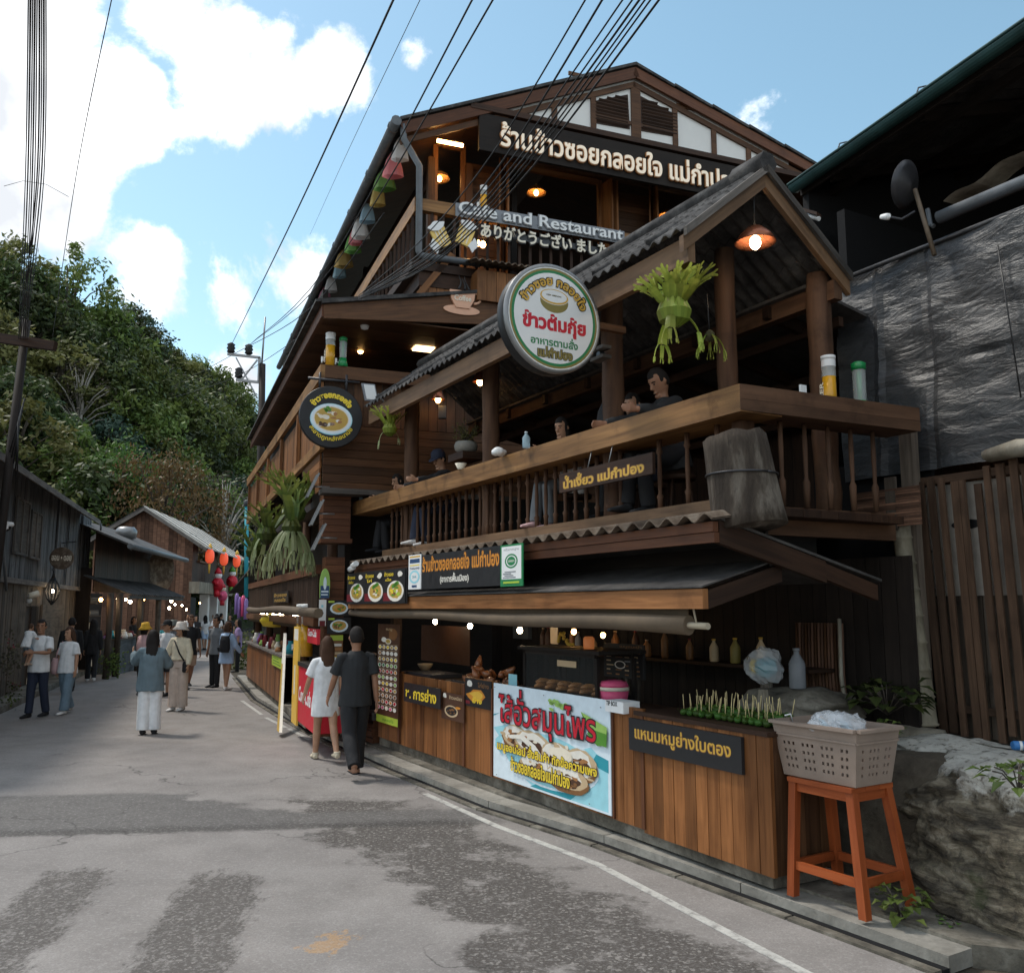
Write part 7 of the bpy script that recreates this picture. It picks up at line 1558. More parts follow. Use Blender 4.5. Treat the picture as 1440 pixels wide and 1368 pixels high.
mb = MB(); q = [PH.pt(tN, 0, .75), PH.pt(tE + 9, 0, .5)]; mb.obox(PH.pt(tN, -.03, .42), e_ * (tE - tN + 8), -r_e * .6, UP * .16); mb.build('left_kerb', 'concrete_old', kind='structure')
# fittings on the grey house
def hp_(x, y, o=0.05): q = H(x, y, o); return PH.pt(q[0], q[1], o)
p = hp_(87, 785, .45); t = thing('round_house_sign', 'round dark metal sign with pale lettering on an iron arm of the grey house', 'sign', p); nrm = -e_
mb = MB(); mb.lathe([(.26, 0), (.275, .012), (.275, .035), (.26, .045)], p, nrm, 32); mb.build('disc', 'rust_sheet', t); mb = MB(); put_text(mb, 'ฮอม • ดอย', p - r_e * .22 - UP * .06 + nrm * .047, r_e, UP, .44, .13, .02, .004); mb.build('lettering', 'p_cream', t)
mb = MB(); mb.beam(hp_(87, 785, .02) + UP * .42, p + r_e * .3 + UP * .42, .02, .03); mb.tube([p + UP * .27 - r_e * .05, p + UP * .42 - r_e * .05], .008); mb.tube([p + UP * .27 + r_e * .05, p + UP * .42 + r_e * .05], .008); mb.build('arm', 'metal_dark', t)
p = hp_(74, 831, .25); t = thing('wall_lantern', 'black wire lantern with a small lit bulb on the grey house', 'lantern', p)
for k in range(10): a = 6.283 * k / 10; mb = MB(); mb.tube([p + Vector((math.cos(a) * r, math.sin(a) * r, z)) for r, z in ((.03, .34), (.13, .15), (.17, 0), (.12, -.18), (.04, -.30))], .012, 5); mb.build('wire', 'metal_dark', t)
mb = MB(); mb.lathe([(.05, .33), (.02, .45), (.02, .5)], p, seg=10); mb.lathe([(.05, -.3), (.03, -.34)], p, seg=10); mb.build('cap', 'metal_dark', t); mb = MB(); mb.ball(p, .04); mb.build('bulb', 'lamp_white', t); mb = MB(); mb.tube([p + UP * .48, hp_(74, 800, 0.0)], .015); mb.build('bracket', 'metal_dark', t)
p = hp_(40, 838, .15); t = thing('yellow_flood_lamp', 'cream spot lamp on the lower ledge of the grey house', 'lamp', p); mb = MB(); mb.tube([p, p + r_e * .18 + e_ * .1 + UP * .06], [.06, .075], 12); mb.build('head', 'p_cream', t); mb = MB(); mb.ball(p + e_ * .12 - UP * .1, .06); mb.build('sensor', 'white', t); mb = MB(); mb.tube([p, hp_(40, 842, 0)], .02); mb.build('bracket', 'metal_grey', t)
p = hp_(10, 738, .3); t = thing('pole_camera', 'white dome camera on a thin grey conduit at the left edge', 'camera', p); mb = MB(); mb.lathe([(.03, .06), (.11, .05), (.12, 0), (.1, -.03)], p, seg=16); mb.build('hood', 'white', t); mb = MB(); mb.ball(p - UP * .05, .075); mb.build('dome', 'black', t); mb = MB(); mb.tube([p - r_e * .1 - UP * .03, hp_(9, 830, .2)], .03, 8); mb.build('conduit', 'gutter_grey', t)
p = hp_(4, 738, .3); t = thing('junction_box', 'small white box beside the dome camera at the left edge', 'box', p); mb = MB(); mb.obox(p - Vector((.07, .07, .07)), (.14, 0, 0), (0, .14, 0), (0, 0, .14)); mb.obox(p - Vector((.05, .05, .09)), (.1, 0, 0), (0, .1, 0), (0, 0, .019)); mb.build('casing', 'white', t)
t = thing('notice_board', 'tall brown notice board with scratched drawing beside the door of the grey house', 'notice board', hp_(72, 900, .0)); a, b = H(60, 850, .02), H(86, 912, .02); mb = MB(); PH.box(mb, a[0], b[0], b[1], a[1], -.02, .03); mb.build('panel', 'wood_weathered', t)
def spray(p, label, cat, mat1, mat2, n, r, hang, seed, nm):
    rg = random.Random(seed); t = thing(nm, label, cat, p); m_ = MB(); p = Vector(p)
    for i in range(n):
        q = p + Vector((rg.gauss(0, r), rg.gauss(0, r * .7), rg.gauss(0, r) - hang * rg.random())); x = Vector((rg.uniform(-1, 1), rg.uniform(-1, 1), rg.uniform(-1, 1))).normalized(); y = x.orthogonal().normalized(); m_.m = 1 if rg.random() < .3 and q.z > p.z - r else 0; s_ = r * rg.uniform(.25, .5)
        m_.face([q, q + (x + y) * s_ * .5, q + x * s_ * 1.3, q + (x - y) * s_ * .5])
    m_.build('flowers', [mat1, mat2], t); return t
spray(hp_(15, 905, .15), 'dried dark red flower bunch hung on the grey house wall', 'flowers', 'leaf_bare', 'p_deepred', 160, .14, .5, 3, 'flower_bunch')
spray(hp_(18, 960, .15), 'small dark plant low on the grey house wall', 'plant', 'leaf_dark', 'p_deepred', 80, .09, .3, 4, 'wall_plant')
spray(hp_(6, 992, .3), 'green weeds at the foot of the grey house near the left edge', 'plant', 'leaf_mid', 'leaf_dark', 120, .12, .05, 5, 'weed_tuft')
# ---- dark shop house with an open front, canopy and string lights
A2 = onz(122, 948); e8 = Vector((-math.sin(R(8.5)), math.cos(R(8.5)), 0)); P2 = Pl((A2.x, A2.y), e8, Vector((e8.y, -e8.x, 0)))
def H2(x, y, o=0.0): return P2.px(x, y, o)
SH = thing('shop_house', 'dark two storey shop house with a corrugated canopy over an open stall front', 'building', P2.pt(2, 0, -1))
tA, tB = 0.2, H2(214, 800)[0]; zc_ = H2(215, 838, 1.2)[1]; zu = H2(190, 772)[1]
mb = MB(); planks(mb, P2, tA, tB, zc_ + .1, zu + .25, -.05, .03, .22); mb.build('upper_wall', 'wood_dark', SH)
mb = MB(); P2.box(mb, tA, tB + 4, -.05, zc_ + .2, -3.0, -2.9); mb.obox(P2.pt(tA, 0, -3), P2.n * 2.9, e8 * .05, UP * 3.2); mb.build('back_wall', 'wood_black', SH)
a, b = H2(148, 833, 1.2), H2(258, 839, 1.2)
mb = MB(); corrugated(mb, P2.pt(-.4, a[1], 1.25), e8 * (b[0] + .4), -P2.n * 1.4 + UP * .55, .015, .25, .03, UP, 4); mb.build('canopy', 'sheet_roof', SH)
mb = MB(); P2.box(mb, -.4, b[0], a[1] - .14, a[1] - .04, 1.15, 1.2); mb.build('canopy_beam', 'wood_grey', SH)
u0, u1 = H2(163, 762, 1.0), H2(261, 782, 1.0)
mb = MB(); mb.obox(P2.pt(tA - .3, u0[1], 1.0), e8 * (u1[0] - tA + .3), -P2.n * 2.4 + UP * 1.0, UP * .06); mb.build('roof', 'sheet_roof', SH); mb = MB(); mb.tube([P2.pt(tA - .3, u0[1] - .03, 1.05), P2.pt(u1[0], u0[1] - .03, 1.05)], .09, 8); mb.build('gutter', 'gutter_grey', SH)
for x in (153, 166, 196, 221): m_ = MB(); q = H2(x, 880, 1.1); m_.tube([P2.pt(q[0], 0, 1.1), P2.pt(q[0] + .05, 1.2, 1.1), P2.pt(q[0], a[1], 1.1)], [.10, .09, .10], 8); m_.build('post', 'wood_weathered', SH)
# stall front things
for i, (x, y) in enumerate([(142, 843), (154, 844), (156, 846), (166, 842), (170, 844), (177, 843), (183, 846), (202, 843), (225, 845), (241, 845), (246, 850), (256, 851), (238, 855), (262, 857), (281, 848)]):
    q = H2(x, y, .9); p = P2.pt(q[0], q[1], .9); bulb(p, ['round string light under the shop house canopy', 'amber string light under the shop house canopy'][1 if i in (0, 7, 14) else 0], .05 if i % 3 == 0 else .035, 'string lights under the shop house canopy', 'lamp_warm' if i in (0, 7, 14) else 'lamp_white')
def stallbox(x0, x1, z, o, label, mat): 
    a, b = H2(x0, 900, o)[0], H2(x1, 900, o)[0]; t = thing('stall_table', label, 'stall', P2.pt(a, 0, o)); m_ = MB(); P2.box(m_, a, b, 0.0, z, o - .7, o); m_.build('front', mat, t); m_ = MB(); P2.box(m_, a - .05, b + .05, z + .002, z + .05, o - .75, o + .05); m_.build('top', 'wood_grey', t); return a, b
a0, b0 = stallbox(168, 205, 1.0, .9, 'grey boarded stall front under the shop house canopy', 'wood_bluegrey'); a1, b1 = stallbox(208, 250, .9, .9, 'dark stall table farther along under the shop house canopy', 'wood_dark')
rg = random.Random(44); CL = ['white', 'p_pale', 'p_tan', 'p_purple', 'p_teal', 'p_meat', 'p_cream', 'p_herb', 'p_deepred']
NM = {'white': 'white', 'p_pale': 'cream', 'p_tan': 'tan', 'p_purple': 'purple', 'p_teal': 'turquoise', 'p_meat': 'brown', 'p_cream': 'pale', 'p_herb': 'green', 'p_deepred': 'dark red'}
for (s0, s1, z) in ((a0, b0, 1.05), (a1, b1, .95)):
    for i in range(16):
        c0_ = rg.choice(CL); tt = s0 + (s1 - s0) * rg.random(); oo = .85 - .6 * rg.random(); p = P2.pt(tt, z, oo); m_ = MB(); r = rg.uniform(.06, .12); hh = rg.uniform(.08, .26); m_.lathe([(r, 0), (r * 1.05, hh * .5), (r * .7, hh * .8), (r * .75, hh)], p, seg=10)
        m_.build('souvenir', c0_, label=f'{NM[c0_]} souvenir pot on a stall under the shop house canopy', cat='souvenir', group='souvenirs on the shop house stalls')
for i in range(3):
    x0 = [112, 124, 136][i]; q = H2(x0, 870, -.5); t = thing('shelf_rack', ['shelf rack of pale jars nearest the grey house', 'middle shelf rack of pale jars in the shop house', 'shelf rack of pale jars beside the first canopy post'][i], 'shelf', P2.pt(q[0], 0, -.5)); m_ = MB()
    for k in range(4): P2.box(m_, q[0] - .5, q[0] + .5, .9 + .4 * k, .93 + .4 * k, -.8, -.5)
    m_.build('shelf', 'wood_dark', t); 
    for k in range(4):
        m_ = MB()
        for j in range(8): m_.lathe([(.045, 0), (.05, .1), (.03, .18)], P2.pt(q[0] - .45 + .125 * j, .932 + .4 * k, -.62), seg=8)
        m_.build('jars', rg.choice(['p_pale', 'p_tan', 'p_grey']), t).__setitem__('kind', 'stuff')
spray(P2.pt(H2(157, 915, 1.2)[0], .5, 1.2), 'green leafy bush by the first canopy post of the shop house', 'bush', 'leaf_mid', 'leaf_dark', 300, .17, .12, 8, 'bush')
t = thing('woven_disc', 'big dark woven basket disc hung on the upper wall of the shop house', 'basket', P2.pt(*H2(222, 805, .2), .2)); p = P2.pt(*H2(222, 806, .2), .2); mb = MB(); mb.lathe([(.0, -.12), (.55, -.05), (.82, .06), (.86, .06), (.55, -.08), (0, -.15)], p, (P2.n - e_ * .55 - UP * .15).normalized(), 28, cap=False); mb.build('weave', 'rust_sheet', t)
t = thing('roof_vent', 'silver round roof ventilator on the shop house roof', 'vent', P2.pt(*H2(177, 752, -.2), -.2)); p = P2.pt(*H2(177, 758, -.2), -.2); mb = MB(); mb.lathe([(.22, -.4), (.22, 0), (.32, .02), (.36, .2), (.36, .3), (.26, .42), (.0, .45)], p, seg=20); mb.build('hood', 'metal_grey', t)
# ---- brown gable house with a pale roof
YC = 41.0; cx_ = aty(268, 850, YC); e3 = Vector((-math.sin(R(8)), math.cos(R(8)), 0)); r3_ = Vector((e3.y, -e3.x, 0)); P3 = Pl((cx_.x, cx_.y), r3_, -e3); P3s = Pl((cx_.x, cx_.y), e3, r3_)
G3 = lambda x, y, o=0: P3.px(x, y, o)
BH = thing('gable_house', 'rust brown board gable house with a pale corrugated roof beyond the shop house', 'building', cx_)
ap, re_, le = G3(203, 713, .3), G3(291, 771, .3), G3(150, 746, .3)
le = (ap[0] - (re_[0] - ap[0]), re_[1]); zr0 = G3(268, 900)[1]
wl_ = ap[0] - (0 - ap[0]); zw = ap[1] - (ap[1] - re_[1]) * (0 - ap[0]) / (re_[0] - ap[0])
mb = MB(); k = 24
for i in range(k):
    x0, x1 = wl_ + (0 - wl_) * i / k, wl_ + (0 - wl_) * (i + 1) / k - .01; sl = lambda t: ap[1] - .12 - abs(t - ap[0]) * (ap[1] - re_[1]) / (re_[0] - ap[0])
    P3.poly(mb, [(x0, .0), (x1, .0), (x1, sl(x1)), (x0, sl(x0))], -.05, random.uniform(0, .03), None)
mb.build('gable_wall', 'wood_rust', BH)
Lh = 13.0
zsl = 3.2
mb = MB(); planks(mb, P3s, 0, Lh, zsl, zw - .1, -.06, .03, .2, holes=[(1.2, 2.9, zsl + 1.0, zsl + 2.3), (6.2, 8.2, zsl + 1.0, zsl + 2.3)]); mb.build('side_wall', 'wood_dark', BH)
for w0, w1 in ((1.2, 2.9), (6.2, 8.2)):
    m_ = MB(); P3s.box(m_, w0 - .08, w1 + .08, zsl + .93, zsl + .999, -.02, .1); m_.build('window_sill', 'wood_beam', BH); m_ = MB(); P3s.box(m_, w0, w1, zsl + 1.0, zsl + 2.3, -.5, -.45); m_.build('window', 'black_wall', BH)
mb = MB(); mb.obox(P3.pt(re_[0], re_[1], .35), e3 * Lh, r3_ * (ap[0] - re_[0]) + UP * (ap[1] - re_[1]), UP * .07); mb.build('roof', 'pale_roof', BH)
for k in range(7): m_ = MB(); m_.obox(P3.pt(re_[0], re_[1] + .072, .35 - .4 - 1.9 * k), e3 * .06, r3_ * (ap[0] - re_[0]) + UP * (ap[1] - re_[1]), UP * .03); m_.build('roof_seam', 'wood_grey', BH)
mb = MB(); mb.obox(P3.pt(le[0], le[1], .35), e3 * Lh, r3_ * (ap[0] - le[0]) + UP * (ap[1] - le[1]), UP * .07); mb.build('roof', 'sheet_roof', BH)
for e0 in (re_, le): m_ = MB(); m_.obox(P3.pt(e0[0], e0[1] - .16, .33), r3_ * (ap[0] - e0[0]) + UP * (ap[1] - e0[1]), -e3 * .04, UP * .15); m_.build('barge_board', 'wood_grey', BH)
mb = MB(); P3s.box(mb, -.05, 9, zsl - .55, zsl - .02, -.1, .35); mb.build('floor_beam', 'log_pale', BH)
for s_ in (3.2, 5.6, 8.4): m_ = MB(); P3s.box(m_, s_, s_ + .45, 0, zsl - .56, -.25, .15); m_.build('column', 'white_wall', BH)
mb = MB(); P3s.box(mb, 0, Lh, 0, zsl - .6, -2.5, -2.4); mb.build('back_wall', 'wood_black', BH)
glow('lantern_red', (.8, .10, .04), .45)
for i, (x, y) in enumerate([(295, 782), (315, 786), (333, 789)]):
    q = P3s.px(x, y, .6); p = P3s.pt(q[0], q[1], .6); t = thing('paper_lantern', ['glowing red orange paper lantern nearest on the gable house eave', 'glowing red orange paper lantern in the middle of the gable house eave', 'glowing red orange paper lantern farthest on the gable house eave'][i], 'lantern', p, 'paper lanterns on the gable house'); m_ = MB(); m_.lathe([(.10, -.32), (.19, -.2), (.21, 0), (.19, .2), (.10, .32)], p, seg=14); m_.build('shade', 'lantern_red', t); m_ = MB(); m_.lathe([(.1, .36), (.1, .46), (.02, .6)], p, seg=10); m_.build('cap', 'p_gold', t); m_ = MB(); m_.lathe([(.06, -.36), (.04, -.8)], p, seg=8); m_.build('tassel', 'p_gold', t)
def inflat(x, y, label, sc_, cols):
    q = P3s.px(x, y, .5); p = P3s.pt(q[0], q[1], .5); t = thing('inflatable_figure', label, 'inflatable', p, 'inflatable figures on the gable house'); sc_ *= .74; m_ = MB(); m_.ball(p, (.42 * sc_, .42 * sc_, .5 * sc_)); m_.build('torso', cols[0], t); m_ = MB(); m_.ball(p + UP * .62 * sc_, .28 * sc_); m_.build('head', cols[1], t); m_ = MB(); m_.lathe([(.27 * sc_, 0), (.2 * sc_, .2 * sc_), (.05 * sc_, .42 * sc_)], p + UP * .72 * sc_, seg=12); m_.build('hat', cols[2], t)
    for s_ in (-1, 1): m_ = MB(); m_.tube([p + e3 * .3 * s_ * sc_ + UP * .2 * sc_, p + e3 * .6 * s_ * sc_, p + e3 * .7 * s_ * sc_ + UP * .2 * sc_], .14 * sc_, 8); m_.build('arm', cols[0], t); m_ = MB(); m_.tube([p + e3 * .2 * s_ * sc_ - UP * .4 * sc_, p + e3 * .28 * s_ * sc_ - UP * .8 * sc_], .16 * sc_, 8); m_.build('leg', cols[2], t)
inflat(306, 822, 'red and white inflatable figure hung on the near column of the gable house', 1.0, ('p_red', 'white', 'p_red')); inflat(313, 838, 'pink red inflatable figure lowest on the gable house front', .8, ('p_pinkp', 'p_cream', 'p_red')); inflat(326, 818, 'red inflatable figure with a green cap farthest on the gable house', 1.0, ('p_red', 'white', 'p_leafp'))
# far stalls on the right of the road end, teal post, plants
t = thing('teal_post', 'thin turquoise post at the end of the street beside the restaurant', 'post', aty(346, 900, 42)); mb = MB(); A, B2 = aty(346, 840, 42), aty(347, 712, 42); mb.tube([A, B2], .10, 8); mb.build('pipe', 'p_teal', t); mb = MB(); mb.lathe([(.16, 0), (.16, .25), (.1, .3)], B2, seg=10); mb.build('cap', 'p_slate', t)
FS = thing('far_stall', 'small far stall with a dark sloping roof and hanging purple clothes', 'stall', aty(338, 905, 44)); mb = MB(); A, B2 = aty(322, 835, 46), aty(352, 800, 40); mb.obox(A, B2 - A, Vector((2.5, .8, .4)), UP * .08); mb.build('roof', 'sheet_roof', FS)
for i, (x, y, m_n) in enumerate([(333, 845, 'p_purple'), (337, 850, 'p_purple'), (342, 848, 'p_pinkp'), (346, 852, 'p_purple')]):
    p = aty(x, y, 41); m_ = MB(); m_.tube([p + UP * .35, p + UP * .2, p - UP * .6], [(.08, .05), (.2, .08), (.17, .08)], 8); m_.build('hanging_dress', m_n, label=['light purple dress leftmost on the far clothes rail', 'purple dress second on the far clothes rail', 'pink dress on the far clothes rail', 'purple dress rightmost on the far clothes rail'][i], cat='dress', group='dresses on the far clothes rail')
spray(aty(338, 905, 30), 'tall green potted plant at the near end of the side stalls', 'plant', 'leaf_mid', 'leaf_bright', 420, .22, .9, 13, 'tall_plant')
# ================================================================== stalls along the restaurant's street side
def S_(x, y, o=0.0): q = S(x, y, o); return PS.pt(q[0], q[1], o)
SF = thing('side_counter', 'long brown boarded side counter under the street deck', 'counter', PS.pt(-6, .1, .1))
x0, x1 = S(347, 920, .12)[0], S(396, 950, .12)[0]
mb = MB(); planks(mb, PS, x0, x1, .2, 1.05, .08, .03, .16); mb.build('plank_panel', 'wood_counter', SF); mb = MB(); PS.box(mb, x0 - .1, x1 + .1, 1.055, 1.1, -.5, .16); mb.build('top', 'wood_grey', SF); mb = MB(); PS.box(mb, x0, -1.0, .1, .2, -.3, .08); mb.build('plinth', 'concrete_old', SF)
for i in range(26):
    c0_ = rg.choice(CL); p = PS.pt(x0 + (x1 - x0) * rg.random(), 1.1, .05 - .4 * rg.random()); m_ = MB(); r = rg.uniform(.05, .1); hh = rg.uniform(.08, .3); m_.lathe([(r, 0), (r * 1.05, hh * .5), (r * .6, hh * .8), (r * .65, hh)], p, seg=10); m_.build('stall_jar', c0_, label=f'{NM[c0_]} jar or pot among the goods on the side counter', cat='jar', group='goods on the side counter')
for i, (x, y) in enumerate([(369, 862), (377, 866), (386, 865), (395, 866), (416, 867)]):
    p = S_(x, y, .0); bulb(p, 'warm bulb in the row under the street deck', .055, 'bulbs under the street deck', 'lamp_white')
t = thing('deck_awning', 'rolled brown awning under the street deck', 'awning', S_(400, 858, .2)); mb = MB(); A, B2 = S_(350, 857, .2), S_(448, 860, .25); mb.tube([A.lerp(B2, i / 8) - UP * .02 * math.sin(i) for i in range(9)], .07, 8); mb.build('cloth', 'tarp_brown', t)
p = S_(388, 872, -.1); m_ = MB(); m_.ball(p, (.35, .35, .16), rough=.3); m_.build('yellow_umbrella', 'p_yellow', label='yellow folded umbrella cloth above the side counter', cat='umbrella')
r_ = (S(382, 945, .14)[0], S(398, 945, .14)[0], S(390, 938, .14)[1], S(390, 922, .14)[1]); B = Board(PS, r_, .145, .02, 'green_price_board', 'lime green price board on the side counter front', 'sign', 'p_lime')
for k in range(3): B.rect('leafp', .1, .2 + .25 * k, .8 - .1 * k, .28 + .25 * k)
B.done()
t = thing('leaning_board', 'long narrow painted board leaning against the side stall', 'board', S_(395, 1000, .5)); A = S_(394, 998, .45); A.z = .08; B2 = S_(402, 890, .1); d = PS.r * .34; mb = MB(); mb.prism([A, A + d, B2 + d * .35, B2], PS.n * .04); mb.m = 1; mb.prism([A + d * .15 + PS.n * .042, A + d * .85 + PS.n * .042, B2.lerp(A, .35) + d * .55 + PS.n * .042, B2.lerp(A, .35) + d * .1 + PS.n * .042], PS.n * .004); mb.build('board', ['p_pale', 'p_broth'], t)
# orange banner stand and the red drinks cooler with a glass case over it
r_ = (S(411, 960, .3)[0], S(418, 960, .3)[0], .22, S(415, 881, .3)[1]); B = Board(PS, r_, .3, .03, 'orange_banner_stand', 'tall orange banner stand with a pale head beside the red cooler', 'banner', 'p_gold2', None); B.rect('pale', .1, .86, .9, .98); B.rect('cream', .3, .3, .55, .6); B.done()
r_ = (S(419, 960, .28)[0], S(444, 960, .28)[0], .30, S(425, 937, .28)[1]); t = thing('drinks_cooler', 'red drinks cooler with white script lettering by the corner pillar', 'cooler', PS.pt(r_[0], .3, 0)); mb = MB(); PS.box(mb, r_[0], r_[1], r_[2], r_[3], -.4, .28); mb.build('cabinet', 'p_red', t); mb = MB(); PS.box(mb, r_[0] - .02, r_[1] + .02, r_[3] + .002, r_[3] + .06, -.42, .3); mb.build('lid', 'p_charcoal', t); mb = MB(); put_text(mb, 'Coca-Cola', PS.pt(r_[0] + .12, r_[2] + .3, .281), PS.r, UP, (r_[1] - r_[0]) * .7, .22, .02, .002, shear=.3); mb.build('lettering', 'white', t)
r2_ = (S(432, 900, .2)[0], S(446, 900, .2)[0], S(440, 905, .2)[1], S(440, 884, .2)[1]); t = thing('drinks_sign', 'small red sign with white script lettering above the cooler', 'sign', PS.pt(r2_[0], r2_[2], .2)); mb = MB(); PS.box(mb, r2_[0], r2_[1], r2_[2], r2_[3], .16, .2); mb.build('board', 'p_red', t); mb = MB(); put_text(mb, 'Coca-Cola', PS.pt(r2_[0] + .06, r2_[2] + .1, .201), PS.r, UP, (r2_[1] - r2_[0]) * .85, (r2_[3] - r2_[2]) * .5, .02, .002, shear=.3); mb.build('lettering', 'white', t)
for i, (x, lb) in enumerate([(424, 'orange juice dispenser at the left over the red cooler'), (431, 'orange juice dispenser at the right over the red cooler')]): p = S_(x, 918, .0); p.z = r_[3] + .07; tower(p, .85, .10, 'yellow', lb)
mb = MB(); t = thing('cooler_post', 'thin dark post beside the red drinks cooler', 'post', S_(432, 1000, .4)); A = onz(434, 1008, .1); mb.tube([A, A + UP * 2.2], .016, 8); mb.build('pipe', 'metal_dark', t)
# ================================================================== poles and cables
def interp_px(pts, Y0, Y1, n=14):
    ds = [0]; 
    for a, b in zip(pts, pts[1:]): ds.append(ds[-1] + math.hypot(b[0] - a[0], b[1] - a[1]))
    out_ = []
    for i in range(n + 1):
        s_ = ds[-1] * i / n; k = max(j for j in range(len(pts) - 1) if ds[j] <= s_ + 1e-6); f_ = (s_ - ds[k]) / (ds[k + 1] - ds[k])
        p0, p1, p2, p3 = pts[max(k - 1, 0)], pts[k], pts[k + 1], pts[min(k + 2, len(pts) - 1)]
        q = [.5 * (2 * p1[c] + (p2[c] - p0[c]) * f_ + (2 * p0[c] - 5 * p1[c] + 4 * p2[c] - p3[c]) * f_ ** 2 + (3 * p1[c] - p0[c] - 3 * p2[c] + p3[c]) * f_ ** 3) for c in (0, 1)]
        Y = 1 / ((1 / Y0) * (1 - i / n) + (1 / Y1) * (i / n)); out_.append(aty(q[0], q[1], Y))
    return out_
PX_ = thing('utility_pole', 'dark utility pole with a steel crossarm frame rising behind the restaurant', 'utility pole', aty(364, 900, 33))
def Y33(x, y): return aty(x, y, 33)
mb = MB(); b0 = Y33(362, 920); b0.z = 0; mb.tube([b0, Y33(369, 512)], [.17, .12], 10); mb.build('pole', 'wood_black', PX_)
mb = MB(); mb.tube([Y33(368, 515), Y33(373, 446)], .035, 6); mb.build('mast_rod', 'metal_grey', PX_)
mb = MB(); mb.beam(Y33(320, 498), Y33(366, 503), .09, .09); mb.beam(Y33(332, 534), Y33(367, 538), .09, .09); mb.beam(Y33(365, 503), Y33(364, 537), .09, .09, (1, 0, 0)); mb.beam(Y33(332, 503), Y33(362, 560), .05, .05); mb.beam(Y33(362, 506), Y33(340, 534), .05, .05); mb.build('crossarm', 'metal_grey', PX_)
for x, y in ((325, 489), (350, 491), (336, 524)): m_ = MB(); p = Y33(x, y); m_.lathe([(.08, -.22), (.16, -.16), (.12, -.08), (.17, -.02), (.12, .06), (.16, .12), (.05, .2)], p, seg=10); m_.build('insulator', 'black', PX_)
LP_ = thing('utility_pole', 'dark roadside utility pole with a timber crossarm at the left edge', 'utility pole', aty(-10, 1010, 15)); mb = MB(); A = aty(36, 470, 15); B0 = A.copy(); B0.z = 0; B0.x -= .3; mb.tube([B0, A + UP * .25], [.08, .07], 10); mb.build('pole', 'wood_black', LP_); mb = MB(); mb.beam(aty(-40, 470, 14.9), aty(78, 487, 14.9), .12, .16); mb.build('crossarm', 'wood_dark', LP_)
p = A + Vector((.1, -.2, -1.6)); mb = MB(); 
for k in range(5): mb.tube([p + UP * (.1 * k) + Vector((.02 * k, 0, 0)), p + UP * (.1 * k - .9) + Vector((-.04 * k, .1, 0))], .012, 6)
mb.build('cable_loop', 'wire_black', LP_)
GW = 'overhead cables across the street'
def wire(pts, Y0, Y1, r, label, g=GW): m_ = MB(); m_.tube(interp_px(pts, Y0, Y1, 22), r, 6); m_.build('overhead_cable', 'wire_black', label=label, cat='cable', group=g)
wire([(325, 486), (430, 270), (560, -15)], 33, 6, .010, 'thick cable from the left insulator of the crossarm to the top of the photo')
wire([(350, 486), (470, 360), (672, -15)], 33, 5.5, .008, 'cable from the right insulator of the crossarm to the top of the photo')
wire([(350, 486), (478, 362), (702, -15)], 33, 5.5, .008, 'cable just right of its twin from the right insulator')
wire([(436, 330), (500, 190), (598, -15)], 30, 7, .004, 'very thin cable right of the thick left one')
wire([(240, 545), (325, 500), (440, 430), (540, 300)], 45, 11, .008, 'slack cable crossing the crossarm in front of the hill')
wire([(240, 560), (336, 528), (430, 468)], 45, 20, .008, 'lower slack cable crossing the crossarm in front of the hill')
for i, (a, b, c3, d) in enumerate([((520, 450), (600, 330), (700, 205), (832, -15)), ((520, 452), (610, 340), (715, 215), (856, -15)), ((516, 458), (612, 345), (722, 220), (886, -15)), ((512, 462), (614, 350), (730, 222), (900, -15)), ((508, 466), (616, 352), (734, 226), (910, -15)), ((505, 470), (618, 356), (738, 230), (918, -15)), ((502, 474), (620, 360), (742, 232), (926, -15)), ((500, 478), (622, 362), (748, 236), (938, -15))]):
    wire([(504 + 3 * (i % 3), 416 + 2 * (i // 3)), b, c3, d], 12.4, 4.6, .0062 + .0018 * (i % 3 == 1), 'cable in the thick bundle passing in front of the cafe sign' if i > 1 else 'separate cable just left of the thick bundle before the cafe sign', 'bundled cables in front of the restaurant')
for i in range(9): wire([(30 + 3 * (i % 5) - 4, 478), (36 + 3.2 * i, 240 + 5 * (i % 3)), (40 + 3.1 * i, -15)], 15, 5.6, .0052 + .002 * (i % 2), 'cable in the near vertical bundle at the left edge', 'cables rising from the left pole')
wire([(73, 480), (110, 230), (160, -15)], 15, 5.6, .004, 'thin single cable right of the left cable bundle', None)
p = aty(45, 262, 9); m_ = MB(); m_.tube([p + Vector((-.3, 0, .0)), p + Vector((-.1, 0, .06)), p + Vector((.15, 0, .02)), p + Vector((.4, 0, -.12))], .003, 5); m_.build('loose_wire', 'wire_black', label='thin loose wire sticking out from the left cable bundle', cat='wire')
